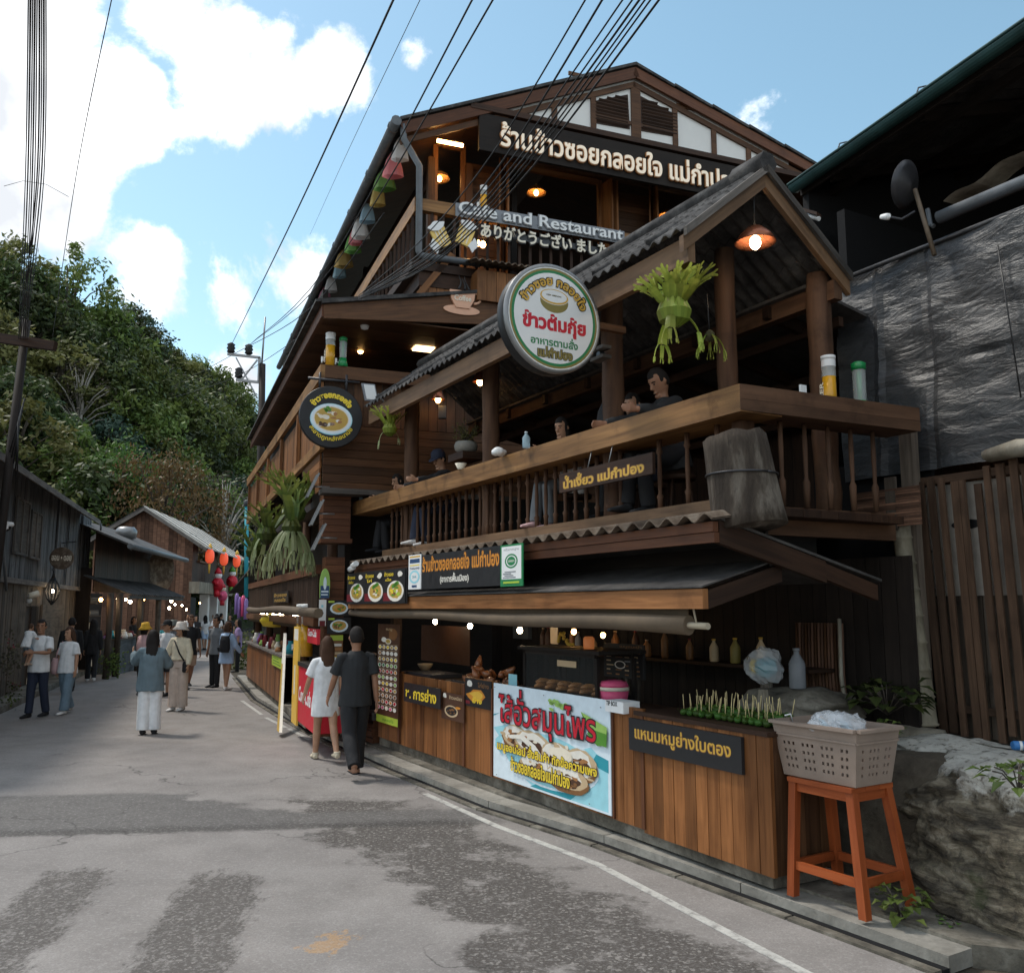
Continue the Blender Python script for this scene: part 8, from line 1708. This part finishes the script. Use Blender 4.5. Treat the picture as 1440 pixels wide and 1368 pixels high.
# ================================================================== people
for k, v in dict(skin=(.42, .235, .15), skin2=(.30, .155, .095), hair=(.014, .011, .010), hair_brown=(.065, .032, .018), white=(.70, .71, .72), black=(.018, .018, .020), charcoal=(.024, .025, .027), navy=(.022, .028, .05), jean=(.15, .215, .27), denim=(.12, .165, .19), cream=(.66, .58, .43), beige=(.55, .44, .37), sky=(.36, .48, .66), pink=(.60, .38, .38), yellow=(.72, .42, .05), grey=(.16, .17, .18), offwhite=(.62, .60, .58), tan=(.45, .31, .22), shoe=(.55, .48, .36), pale_hat=(.62, .56, .50), camo=(.18, .19, .17), purple=(.35, .25, .45), teal=(.06, .16, .15), red=(.45, .04, .05)).items():
    plain('c_' + k, v, .45 if 'skin' in k else .8, var=.14, scale=9, spec=.3, bmp=.25 if 'skin' not in k else 0, bscale=120)
def remesh(mb, vox, smooth=3, name='tmp'):
    me = bpy.data.meshes.new(name); me.from_pydata([tuple(v) for v in mb.v], [], mb.f); o = bpy.data.objects.new(name, me)
    m = o.modifiers.new('r', 'REMESH'); m.mode = 'VOXEL'; m.voxel_size = vox; s = o.modifiers.new('s', 'SMOOTH'); s.iterations = smooth; s.factor = .5
    out_ = evaluated(o); bpy.data.objects.remove(o); bpy.data.meshes.remove(me)
    out_.polygons.foreach_set('use_smooth', [True] * len(out_.polygons)); return out_
def mesh_obj(name, me, mat, parent):
    me.materials.clear(); me.materials.append(MATS[mat]); a = me.attributes.new('rnd', 'FLOAT', 'FACE'); a.data.foreach_set('value', [.5] * len(me.polygons)); o = bpy.data.objects.new(name, me); COL.objects.link(o); o.parent = parent; return o
def folds(me, amp, seed, fz=3.0):
    nn = [v.normal.copy() for v in me.vertices]; co = []
    for v, nv in zip(me.vertices, nn): c = v.co; p = Vector((c.x * 7 + seed, c.y * 7, c.z * fz)); co += list(c + nv * (amp * noise.noise(p) + amp * .6 * noise.noise(p * 2.3)))
    me.vertices.foreach_set('co', co); me.update()
def person(label, loc, H_, rz, top='tee', topc='c_white', bot='trousers', botc='c_navy', hair='short', hairc='c_hair', skin='c_skin', shoec='c_black', legs=((0, 0), (0, 0)), arms=((0, 8, 10), (0, 8, 10)), hat=None, hatc=None, lean=0, head=(0, 0), fem=False, hem=.78, wide=1.0, vox=.012, seat=None, group=None, topw=1.0, hairlen=.35, barefeet=False, inward=(0, 0)):
    """all in local metres for a 1.70 m figure facing -Y, then scaled; legs (swing, knee), arms (swing, spread, elbow) in degrees"""
    t = thing('person', label, 'person', loc, group, rz); k = H_ / 1.70; t.scale = (k, k, k); sw = .148 if fem else .172; hw = .085
    ln = R(lean); hipz = .90
    def knee(h, s_, kn): return h + Vector((0, -math.sin(R(s_)), -math.cos(R(s_)))) * .43
    J = []
    for i, sx in enumerate((-1, 1)):
        s_, kn = legs[i]; h = Vector((sx * hw, 0, hipz)); kp = knee(h, s_, kn); an = kp + Vector((0, -math.sin(R(s_ - kn)), -math.cos(R(s_ - kn)))) * .42; J.append([h, kp, an, s_ - kn])
    drop = (seat - hipz) if seat is not None else .06 - min(j[2].z for j in J)
    for j in J:
        for q in j[:3]: q.z += drop
    pel = Vector((0, 0, hipz + drop)); upv = Vector((0, -math.sin(ln), math.cos(ln))); fw = Vector((0, -math.cos(ln), -math.sin(ln)))
    sp = lambda z, y=0: pel + upv * z + fw * (-y)      # z above the pelvis, y backwards
    A = []
    for i, sx in enumerate((-1, 1)):
        pt, ab, eb = arms[i]; sh = sp(.478) + Vector((sx * sw, 0, 0)); d = Vector((sx * math.sin(R(ab)), -math.sin(R(pt)) * math.cos(R(ab)), -math.cos(R(pt)) * math.cos(R(ab)))); el_ = sh + d * .28
        d2 = Vector((sx * math.sin(R(ab)) * .6 - sx * inward[i], -math.sin(R(pt + eb)), -math.cos(R(pt + eb)))).normalized(); wr_ = el_ + d2 * .25; A.append((sh, el_, wr_, d2))
    hc = sp(.68, -.015); hd = Matrix.Rotation(R(head[0]), 3, 'Z') @ Matrix.Rotation(R(head[1]), 3, 'X')
    HP = lambda x, y, z: hc + hd @ Vector((x, y, z))
    # ---- body
    m_ = MB()
    T = lambda pts, rs, seg=12: m_.tube(pts, rs, seg, up=(0, 1, 0))
    m_.tube([sp(-.06), sp(.02), sp(.16), sp(.36), sp(.44), sp(.52)], [(.13, .09), (.145, .10), (.12, .088), (.135, .10), (.115, .08), (.06, .052)], 16, up=(0, 1, 0))
    m_.tube([sp(.50), sp(.56), sp(.62)], [.058, .052, .056], 12)
    rows = [(-.118, .03, .03, -.02), (-.10, .048, .058, -.012), (-.06, .063, .078, -.004), (0, .072, .092, 0), (.05, .075, .096, .004), (.09, .064, .082, .008), (.118, .03, .04, .01)]
    b0 = len(m_.v); n = 16
    for z, rx, ry, yo in rows:
        for j in range(n): a = 6.283 * j / n; m_.v.append(HP(math.cos(a) * rx, math.sin(a) * ry + yo, z))
    for i in range(len(rows) - 1):
        for j in range(n): q = (j + 1) % n; m_.f.append((b0 + i * n + j, b0 + i * n + q, b0 + (i + 1) * n + q, b0 + (i + 1) * n + j))
    m_.f.append(tuple(b0 + j for j in range(n - 1, -1, -1))); m_.f.append(tuple(b0 + (len(rows) - 1) * n + j for j in range(n)))
    m_.tube([HP(0, -.088, .025), HP(0, -.108, -.02), HP(0, -.09, -.032)], [.010, .017, .012], 8); m_.tube([HP(-.024, -.085, -.062), HP(0, -.092, -.064), HP(.024, -.085, -.062)], [.006, .010, .006], 7)
    m_.tube([HP(-.032, -.082, -.1), HP(0, -.078, -.105), HP(.032, -.07, -.1)], .016, 7)
    for sx in (-1, 1): m_.tube([HP(sx * .07, .0, -.03), HP(sx * .082, .008, .0), HP(sx * .076, .004, .03)], [.010, .016, .010], 7)
    for i, (sh, el_, wr_, d2) in enumerate(A):
        sx = (-1, 1)[i]; m_.tube([sh + Vector((-sx * .06, 0, -.02)), sh + Vector((-sx * .008, 0, -.022)), sh.lerp(el_, .5), el_, el_.lerp(wr_, .3), wr_], [.034, .040, .041, .037, .038, .026], 10)
        pm = wr_ + d2 * .05; sd_ = d2.cross(Vector((sx, 0, 0))); sd_ = sd_.normalized() if sd_.length > .1 else Vector((0, -1, 0)); inw = sd_.cross(d2).normalized() * (1 if sd_.cross(d2).x * sx < 0 else -1)
        m_.tube([wr_, wr_ + d2 * .03, pm + d2 * .04], [(.024, .018), (.036, .016), (.038, .014)], 10, up=inw)
        for q in range(4):
            bs_ = pm + d2 * .035 + sd_ * (.028 - .019 * q); L_ = [.062, .072, .066, .05][q]; c1 = bs_ + d2 * L_ * .5 + inw * .006; m_.tube([bs_, c1, c1 + d2 * L_ * .42 + inw * .022], [.0098, .0095, .0075], 7)
        th0 = wr_ + d2 * .03 + sd_ * .03; m_.tube([th0, th0 + d2 * .03 + sd_ * .022, th0 + d2 * .062 + sd_ * .028 + inw * .008], [.012, .0105, .008], 7)
    for i, (h, kp, an, ang) in enumerate(J):
        m_.tube([h + Vector((0, 0, .05)), h.lerp(kp, .35), kp, kp.lerp(an, .32), an], [.085, .078, .054, .055, .036], 12); ft = Vector((0, -1, 0)); m_.tube([an + Vector((0, .03, -.03)), an + Vector((0, -.04, -.03)), an + Vector((0, -.13, -.042)), an + Vector((0, -.17, -.046))], [(.034, .03), (.037, .028), (.042, .018), (.03, .012)], 10, up=(0, 0, 1))
    mesh_obj('body', remesh(m_, vox * .75, 3), skin, t)
    for sx in (-1, 1): m2 = MB(); m2.ball(HP(sx * .03, -.083, .014), (.011, .007, .007), 8, 6); m2.build('eye', 'c_black', t, local=True); m2 = MB(); m2.tube([HP(sx * .015, -.091, .032), HP(sx * .032, -.088, .037), HP(sx * .05, -.074, .031)], .0045, 5); m2.build('eyebrow', 'c_hair', t, local=True)
    m2 = MB(); m2.tube([HP(-.022, -.0895, -.063), HP(0, -.1, -.064), HP(.022, -.0895, -.063)], .0035, 5); m2.build('mouth', 'c_tan', t, local=True)
    # ---- hair
    if hair:
        m2 = MB(); b0 = 0; rr = 12; n = 20
        for i in range(rr + 1):
            th = math.pi * i / rr
            for j in range(n):
                a = 6.283 * j / n; x, y, z = math.sin(th) * math.cos(a), math.sin(th) * math.sin(a), math.cos(th); s_ = 1.0 + .05 * noise.noise(Vector((x * 5, y * 5, z * 5 + H_)))
                if hair == 'short' and ((y < .25 and z < -.02) or z < -.6): s_ *= .78
                if z < -.75: s_ *= .86
                if y < -.35 and z < .42 + .15 * abs(x): s_ = .80
                m2.v.append(HP(x * .086 * s_, y * .106 * s_ + .008, z * .128 * s_ + .016))
        for i in range(rr):
            for j in range(n): q = (j + 1) % n; m2.f.append((i * n + j, (i + 1) * n + j, (i + 1) * n + q, i * n + q))
        if hair == 'long':
            pts = [HP(0, .03, .06), HP(0, .055, -.04), HP(0, .06, -.12)]; e = pts[-1] + Vector((0, .012, 0)); L_ = hairlen
            pts += [e + Vector((0, .02, -L_ * .35)), e + Vector((.01, .015, -L_ * .75)), e + Vector((0, .0, -L_))]; m2.tube(pts, [(.075, .07), (.088, .06), (.095, .05), (.10, .042), (.085, .036), (.05, .02)], 16, up=(0, 1, 0))
            for sx in (-1, 1): m2.tube([HP(sx * .07, -.01, .06), HP(sx * .083, .0, -.05), HP(sx * .085, .02, -.13)], [.025, .028, .022], 8)
        if hair == 'bob':
            m2.tube([HP(0, .03, .05), HP(0, .045, -.05), HP(0, .04, -.13)], [(.085, .07), (.098, .065), (.09, .05)], 16, up=(0, 1, 0))
        me = remesh(m2, .009, 2); folds(me, .004, H_ * 9, 1.5); mesh_obj('hair', me, hairc, t)
    if hat == 'bucket':
        m2 = MB(); ax = hd @ Vector((0, .08, 1)); m2.lathe([(.05, .16), (.088, .15), (.100, .085), (.105, .06), (.165, -.005), (.160, -.010), (.100, .045), (.09, .06)], hc + Vector((0, .006, .0)), ax, 24, cap=False); m2.lathe([(.0, .162), (.06, .16)], hc + Vector((0, .006, 0)), ax, 24, cap=False); m2.build('hat', hatc, t, local=True)
    if hat == 'cap':
        m2 = MB(); ax = hd @ Vector((0, .05, 1)); m2.lathe([(.102, .035), (.104, .07), (.088, .125), (.05, .155), (.0, .163)], hc + Vector((0, .004, 0)), ax, 22, cap=False); q = [HP(.085 * math.cos(a), -.05 - .13 * math.sin(a), .05 - .02 * math.sin(a)) for a in [math.pi * i / 10 for i in range(11)]]; m2.prism(q, (0, 0, .008)); m2.build('cap', hatc, t, local=True)
    # ---- top
    tw = topw; m2 = MB(); hz_ = hem - .90
    m2.tube([sp(hz_), sp(hz_ * .5 + .05), sp(.16), sp(.36), sp(.45), sp(.50), sp(.535)], [(.178 * tw, .132 * tw), (.17 * tw, .128 * tw), (.152 * tw, .118 * tw), (.165 * max(1, tw * .93), .125), (.152, .105), (.118, .082), (.07, .06)], 18, up=(0, 1, 0))
    fr_ = {'tee': .85, 'long': 1.0, 'jacket': 1.0, 'crop': .9, 'tank': .0}[top if top in ('tee', 'long', 'jacket', 'tank') else 'tee']; ex = .020 if top != 'jacket' else .034
    for i, (sh, el_, wr_, d2) in enumerate(A):
        sx = (-1, 1)[i]
        if top == 'tank': continue
        if top == 'tee': m2.tube([sh + Vector((-sx * .06, 0, .0)), sh + Vector((sx * .004, 0, -.012)), sh.lerp(el_, .45), sh.lerp(el_, .80)], [.052, .058, .064 * tw, .070 * tw], 12)
        else: m2.tube([sh + Vector((-sx * .06, 0, .0)), sh + Vector((sx * .004, 0, -.012)), sh.lerp(el_, .5), el_, el_.lerp(wr_, .5), wr_ - d2 * .01], [.052, .058 + ex * .3, .055 + ex * .8, .05 + ex, .043 + ex, .034 + ex * .6], 12)
    me = remesh(m2, vox, 3); folds(me, .011 if top != 'jacket' else .018, H_ * 13 + len(label)); mesh_obj({'jacket': 'jacket', 'long': 'shirt', 'tank': 'shirt'}.get(top, 'shirt'), me, topc, t)
    # ---- bottom
    m2 = MB(); m2.tube([pel + Vector((0, 0, .09)), pel + Vector((0, 0, .02)), pel + Vector((0, 0, -.07))], [(.138, .098), (.158, .118), (.15, .115)], 16, up=(0, 1, 0)); wd = wide
    for i, (h, kp, an, ang) in enumerate(J):
        if bot == 'trousers': m2.tube([h + Vector((0, 0, .05)), h.lerp(kp, .4), kp, kp.lerp(an, .5), an + (kp - an).normalized() * .015], [.092, .092 * wd ** .5, .074 * wd, .068 * wd ** 1.2, .066 * wd ** 1.4], 14)
        elif bot == 'shorts': m2.tube([h + Vector((0, 0, .05)), h.lerp(kp, .45), h.lerp(kp, .85)], [.10, .10, .098], 14)
        elif bot == 'skirt': pass
        else: m2.tube([h + Vector((0, 0, .05)), h.lerp(kp, .22)], [.098, .096], 14)
    if bot == 'skirt': m2.tube([pel, J[0][1].lerp(J[1][1], .5), J[0][2].lerp(J[1][2], .5) + Vector((0, 0, .12))], [(.17, .13), (.21, .17), (.24, .2)], 18, up=(0, 1, 0))
    me = remesh(m2, vox, 3); folds(me, .009, H_ * 7 + 3, 2.2); mesh_obj({'shorts': 'shorts', 'hotpants': 'shorts', 'skirt': 'skirt'}.get(bot, 'trousers'), me, botc, t)
    # ---- shoes
    for i, (h, kp, an, ang) in enumerate(J):
        m2 = MB()
        if barefeet: m2.tube([an + Vector((0, .05, -.056)), an + Vector((0, -.06, -.056)), an + Vector((0, -.19, -.056))], [(.036, .009), (.042, .009), (.044, .009)], 10, up=(0, 0, 1)); m2.tube([an + Vector((-.045, -.09, -.05)), an + Vector((0, -.10, -.012)), an + Vector((.045, -.09, -.05))], .010, 6)
        else: m2.tube([an + Vector((0, .065, -.03)), an + Vector((0, .02, -.022)), an + Vector((0, -.05, -.025)), an + Vector((0, -.13, -.036)), an + Vector((0, -.195, -.044))], [(.032, .030), (.044, .04), (.046, .036), (.051, .026), (.03, .015)], 12, up=(0, 0, 1)); m2.tube([an + Vector((0, .01, -.02)), an + Vector((0, .012, .03))], [.05, .046], 12)
        me = remesh(m2, .008, 2); mesh_obj('shoe' if not barefeet else 'sandal', me, shoec, t)
    return t
def strap_bag(t, pts, body_c, size, label, mat, nm='shoulder_bag', cat='bag'):
    """a bag hung on a person: own thing, given in that person's local space"""
    Mx = Matrix.Translation(t.location) @ Matrix.Rotation(t.rotation_euler.z, 4, 'Z') @ Matrix.Scale(t.scale.x, 4); c = Mx @ Vector(body_c); b = thing(nm, label, cat, c); m_ = MB(); ax = [Mx.to_3x3() @ Vector(v) for v in ((size[0], 0, 0), (0, size[1], 0), (0, 0, size[2]))]
    m_.tube([c - ax[2] * .5, c - ax[2] * .3, c + ax[2] * .25, c + ax[2] * .5], [(size[0] * .46, size[1] * .4), (size[0] * .52, size[1] * .55), (size[0] * .5, size[1] * .5), (size[0] * .4, size[1] * .3)], 12, up=ax[1]); me = remesh(m_, .014, 2); me.transform(Matrix.Translation(-c)); mesh_obj('pouch', me, mat, b)
    if pts: m_ = MB(); m_.tube([Mx @ Vector(p) for p in pts], .014, 6); m_.build('strap', mat, b)
    return b
away = math.pi + R(24); toward = R(-18)
def at(px, py): return onz(px, py, .004)
# the couple walking away beside the counter
pw = person('woman in a long white tee with long dark hair walking away beside the counter', at(456, 1069), 1.60, away, 'tee', 'c_white', 'hotpants', 'c_white', 'long', 'c_hair_brown', 'c_skin', 'c_shoe', ((-16, 22), (16, 4)), ((-6, 10, 8), (14, 16, 12)), fem=True, hem=.62, topw=1.15, hairlen=.42, vox=.010)
pm_ = person('man in a black tee and black trousers in sandals walking away beside the counter', at(497, 1091), 1.74, away, 'tee', 'c_charcoal', 'trousers', 'c_black', 'short', 'c_hair', 'c_skin2', 'c_black', ((14, 4), (-14, 26)), ((-8, 10, 10), (18, 12, 14)), hem=.80, topw=1.12, wide=1.15, vox=.010, barefeet=True)
# family on the left
dad = person('man in a white polo and navy trousers carrying a child on the left', at(50, 1008), 1.74, R(-8), 'tee', 'c_white', 'trousers', 'c_navy', 'short', 'c_hair', 'c_skin2', 'c_black', ((8, 4), (-6, 8)), ((12, 14, 78), (22, 16, 72)), head=(24, 0), topw=1.12, inward=(.75, .95))
Mx = Matrix.Translation(dad.location) @ Matrix.Rotation(dad.rotation_euler.z, 4, 'Z')
kid = person('small child in a white tee and blue shorts carried by the man in the polo', Mx @ Vector((-.10, -.26, .93)), .80, R(165), 'tee', 'c_white', 'shorts', 'c_jean', 'short', 'c_hair_brown', 'c_skin', 'c_tan', ((35, 60), (35, 50)), ((30, 4, 50), (35, 4, 40)), lean=16, topw=1.15)
mum = person('woman in a white tee and blue jeans with very long hair on the left', at(91, 1003), 1.60, R(-12), 'tee', 'c_white', 'trousers', 'c_jean', 'long', 'c_hair_brown', 'c_skin', 'c_offwhite', ((-10, 14), (12, 4)), ((-6, 12, 10), (6, 14, 8)), fem=True, head=(-8, 4), hem=.80, topw=1.18, wide=1.3, hairlen=.4)
strap_bag(mum, [(-.13, -.02, 1.42), (-.22, -.06, 1.2), (-.26, -.03, 1.05)], (-.28, -.02, .93), (.15, .12, .32), 'pink tote bag on the shoulder of the woman in blue jeans', 'c_pink')
person('person in black with tied up hair half hidden behind the woman in blue jeans', at(95, 972), 1.72, away, 'long', 'c_black', 'trousers', 'c_black', 'short', 'c_hair')
person('person with long hair in loose black clothes and white soled shoes by the shop house', at(127, 958), 1.66, away, 'jacket', 'c_black', 'trousers', 'c_black', 'long', 'c_hair', shoec='c_offwhite', legs=((-10, 14), (12, 4)), fem=True, hairlen=.45, hem=.74)
person('person in black standing at the grey boarded stall front', at(184, 938), 1.66, R(80), 'tee', 'c_black', 'trousers', 'c_black', 'bob', arms=((20, 10, 60), (20, 10, 50)), fem=True)
# centre group
den = person('woman seen from behind in a blue denim jacket and white wide trousers', at(208, 1032), 1.60, math.pi + R(16), 'jacket', 'c_denim', 'trousers', 'c_white', 'long', 'c_hair', 'c_skin', 'c_black', ((2, 0), (-2, 0)), ((24, 18, 60), (38, 26, 88)), fem=True, hem=.70, topw=1.28, wide=1.42, hairlen=.40, vox=.011)
buc = person('person in a cream cardigan, bucket hat and beige trousers facing the camera', at(249, 999), 1.66, R(-12), 'long', 'c_cream', 'trousers', 'c_beige', 'bob', 'c_hair', 'c_skin', 'c_offwhite', ((3, 2), (-2, 2)), ((4, 22, 16), (4, 16, 18)), 'bucket', 'c_pale_hat', fem=True, head=(-14, 0), hem=.98, topw=1.1, wide=1.35)
strap_bag(buc, [(-.06, -.12, 1.38), (.08, -.14, 1.12), (.16, -.1, .98)], (.19, -.08, .86), (.13, .10, .22), 'small black bag hung across the person in the cream cardigan', 'c_black')
person('person in a yellow bucket hat and pink hoodie behind the denim jacket woman', at(199, 978), 1.60, R(150), 'long', 'c_pink', 'trousers', 'c_black', 'bob', hat='bucket', hatc='c_yellow', fem=True, topw=1.1)
person('person in a black cap and white shirt with black shorts behind the denim jacket woman', at(231, 978), 1.66, R(-25), 'tee', 'c_white', 'shorts', 'c_black', 'short', hat='cap', hatc='c_black', topw=1.1)
person('person in a camouflage bucket hat standing beside the cream cardigan', at(240, 962), 1.62, R(-40), 'tee', 'c_grey', 'trousers', 'c_black', 'short', hat='bucket', hatc='c_camo')
person('tall man in a black top and shorts walking behind the cream cardigan', at(264, 968), 1.80, R(35), 'tee', 'c_black', 'shorts', 'c_tan', 'short', 'c_hair_brown', 'c_skin2', 'c_black', ((14, 4), (-12, 16)))
blu = person('woman in an oversized light blue shirt with bare legs seen from behind', at(317, 970), 1.62, math.pi + R(-25), 'long', 'c_sky', 'hotpants', 'c_sky', 'bob', 'c_hair_brown', 'c_skin', 'c_offwhite', ((-4, 4), (8, 2)), ((10, 18, 30), (20, 24, 50)), fem=True, hem=.66, topw=1.25)
strap_bag(blu, [(-.12, .04, 1.42), (-.16, .16, 1.3), (-.14, .14, 1.05)], (-.1, .2, 1.16), (.28, .16, .42), 'black backpack on the woman in the light blue shirt', 'c_black', 'backpack', 'backpack')
person('man in dark clothes facing the camera beside the light blue shirt', at(301, 966), 1.74, R(-30), 'tee', 'c_grey', 'trousers', 'c_black', 'short', 'c_hair', 'c_skin2')
person('person in a purple patterned top at the far stall', at(333, 945), 1.62, R(-70), 'tee', 'c_purple', 'trousers', 'c_black', 'long', fem=True)
# far crowd
FG = 'people far down the street'
for x, y, hh, tc_, bc, hr, lb, ex in [(274, 917, 1.62, 'c_black', 'c_beige', 'long', 'distant woman in a black top and long beige skirt', dict(bot='skirt')), (287, 914, 1.62, 'c_white', 'c_sky', 'long', 'distant woman in a white top and pale blue shorts', dict(bot='shorts')), (281, 911, 1.7, 'c_sky', 'c_navy', 'short', 'distant person in a pale blue top between two women', {}), (262, 925, 1.74, 'c_white', 'c_navy', 'short', 'distant man in a white shirt and navy trousers under the canopy lights', {}), (309, 912, 1.7, 'c_black', 'c_black', 'short', 'distant person in black in front of the gable house', {}), (322, 915, 1.66, 'c_charcoal', 'c_grey', 'bob', 'distant person in charcoal near the far stall', {}), (298, 909, 1.66, 'c_red', 'c_black', 'short', 'distant person in a red top at the end of the street', {}), (303, 917, 1.7, 'c_white', 'c_grey', 'short', 'distant person in white at the end of the street', {})]:
    person(lb, at(x, y), hh, random.uniform(-.8, .8) + (math.pi if x % 2 else 0), 'tee', tc_, **{**dict(bot='trousers'), **ex}, botc=bc, hair=hr, legs=((10, 4), (-8, 12)), vox=.02, group=FG)
# stallkeeper in the doorway and diners on the balcony
q = C(505, 925, -.7); person('stallkeeper in a green shirt in the dark doorway behind the couple', PC.pt(q[0], .1, -1.0), 1.66, R(-40), 'tee', 'c_teal', 'trousers', 'c_black', 'short', arms=((30, 10, 60), (25, 10, 60)), lean=8)
rzd = R(-60.7)
def diner(px, label, o=-.62, **kw):
    d = dict(legs=((84, 78), (80, 88)), arms=((58, 10, 24), (60, 8, 30)), seat=.64, lean=12, vox=.011); d.update(kw); q = C(px, 640, o); return person(label, PC.pt(q[0], dz, o), d.pop('Hh', 1.68), rzd + d.pop('turn', 0), group=None, **d)
diner(948, 'diner in a dark shirt looking down at the near end of the balcony', -.74, topc='c_charcoal', botc='c_black', top='long', hair='short', head=(0, 32), skin='c_skin2', shoec='c_black', Hh=1.76)
diner(908, 'diner with pulled back hair in navy beside the black backpack on the balcony', -.9, topc='c_navy', botc='c_black', top='tee', hair='short', head=(20, 10), Hh=1.66)
diner(806, 'woman diner with a dark bob in a pale top in the middle of the balcony', -.68, topc='c_offwhite', botc='c_grey', top='tee', hair='bob', head=(25, 12), fem=True, shoec='c_pink', Hh=1.56)
diner(632, 'diner in a navy cap and black top eating near the potted shrub', -.66, topc='c_black', botc='c_navy', top='long', hair='short', hat='cap', hatc='c_navy', head=(20, 26), shoec='c_offwhite', Hh=1.70)
diner(572, 'diner in dark clothes half hidden by the far balcony post', -.68, topc='c_charcoal', botc='c_black', top='tee', hair='bob', head=(10, 18), fem=True, Hh=1.56)
for px in (948, 908, 806, 632, 572):
    q = C(px, 640, {948: -.74, 908: -.9, 806: -.68, 632: -.66, 572: -.68}[px]); o = {948: -.74, 908: -.9, 806: -.68, 632: -.66, 572: -.68}[px]; p = PC.pt(q[0], dz, o - .05); t = thing('bar_stool', {948: 'dark wooden stool under the diner at the near balcony end', 908: 'dark wooden stool under the diner in navy', 806: 'dark wooden stool under the woman diner in the pale top', 632: 'dark wooden stool under the diner in the cap', 572: 'dark wooden stool under the far diner'}[px], 'stool', p, 'stools along the balcony counter')
    m_ = MB(); m_.lathe([(.15, .44), (.16, .46), (.16, .485), (.14, .49)], p, seg=18); m_.build('seat', 'wood_dark', t)
    for k in range(4): a = .785 + 1.571 * k; m_ = MB(); m_.tube([p + Vector((math.cos(a) * .17, math.sin(a) * .17, 0)), p + Vector((math.cos(a) * .11, math.sin(a) * .11, .44))], .018, 6); m_.build('leg', 'wood_dark', t)
q = C(866, 578, -.42); p = PC.pt(q[0], 3.6, -.36); t = thing('backpack', 'black backpack resting on the balcony counter beside the post', 'backpack', p); m_ = MB(); m_.tube([p + UP * .01, p + UP * .08, p + UP * .25, p + UP * .36], [(.16, .1), (.18, .12), (.16, .11), (.09, .06)], 14, up=PC.n); me = remesh(m_, .014, 2); folds(me, .012, 4); me.transform(Matrix.Translation(-p)); mesh_obj('pouch', me, 'c_black', t); m_ = MB(); m_.tube([p + UP * .34 - PC.r * .05, p + UP * .40, p + UP * .34 + PC.r * .05], .012, 6); m_.build('handle', 'c_black', t)
bpy.data.scenes.remove(TMP)
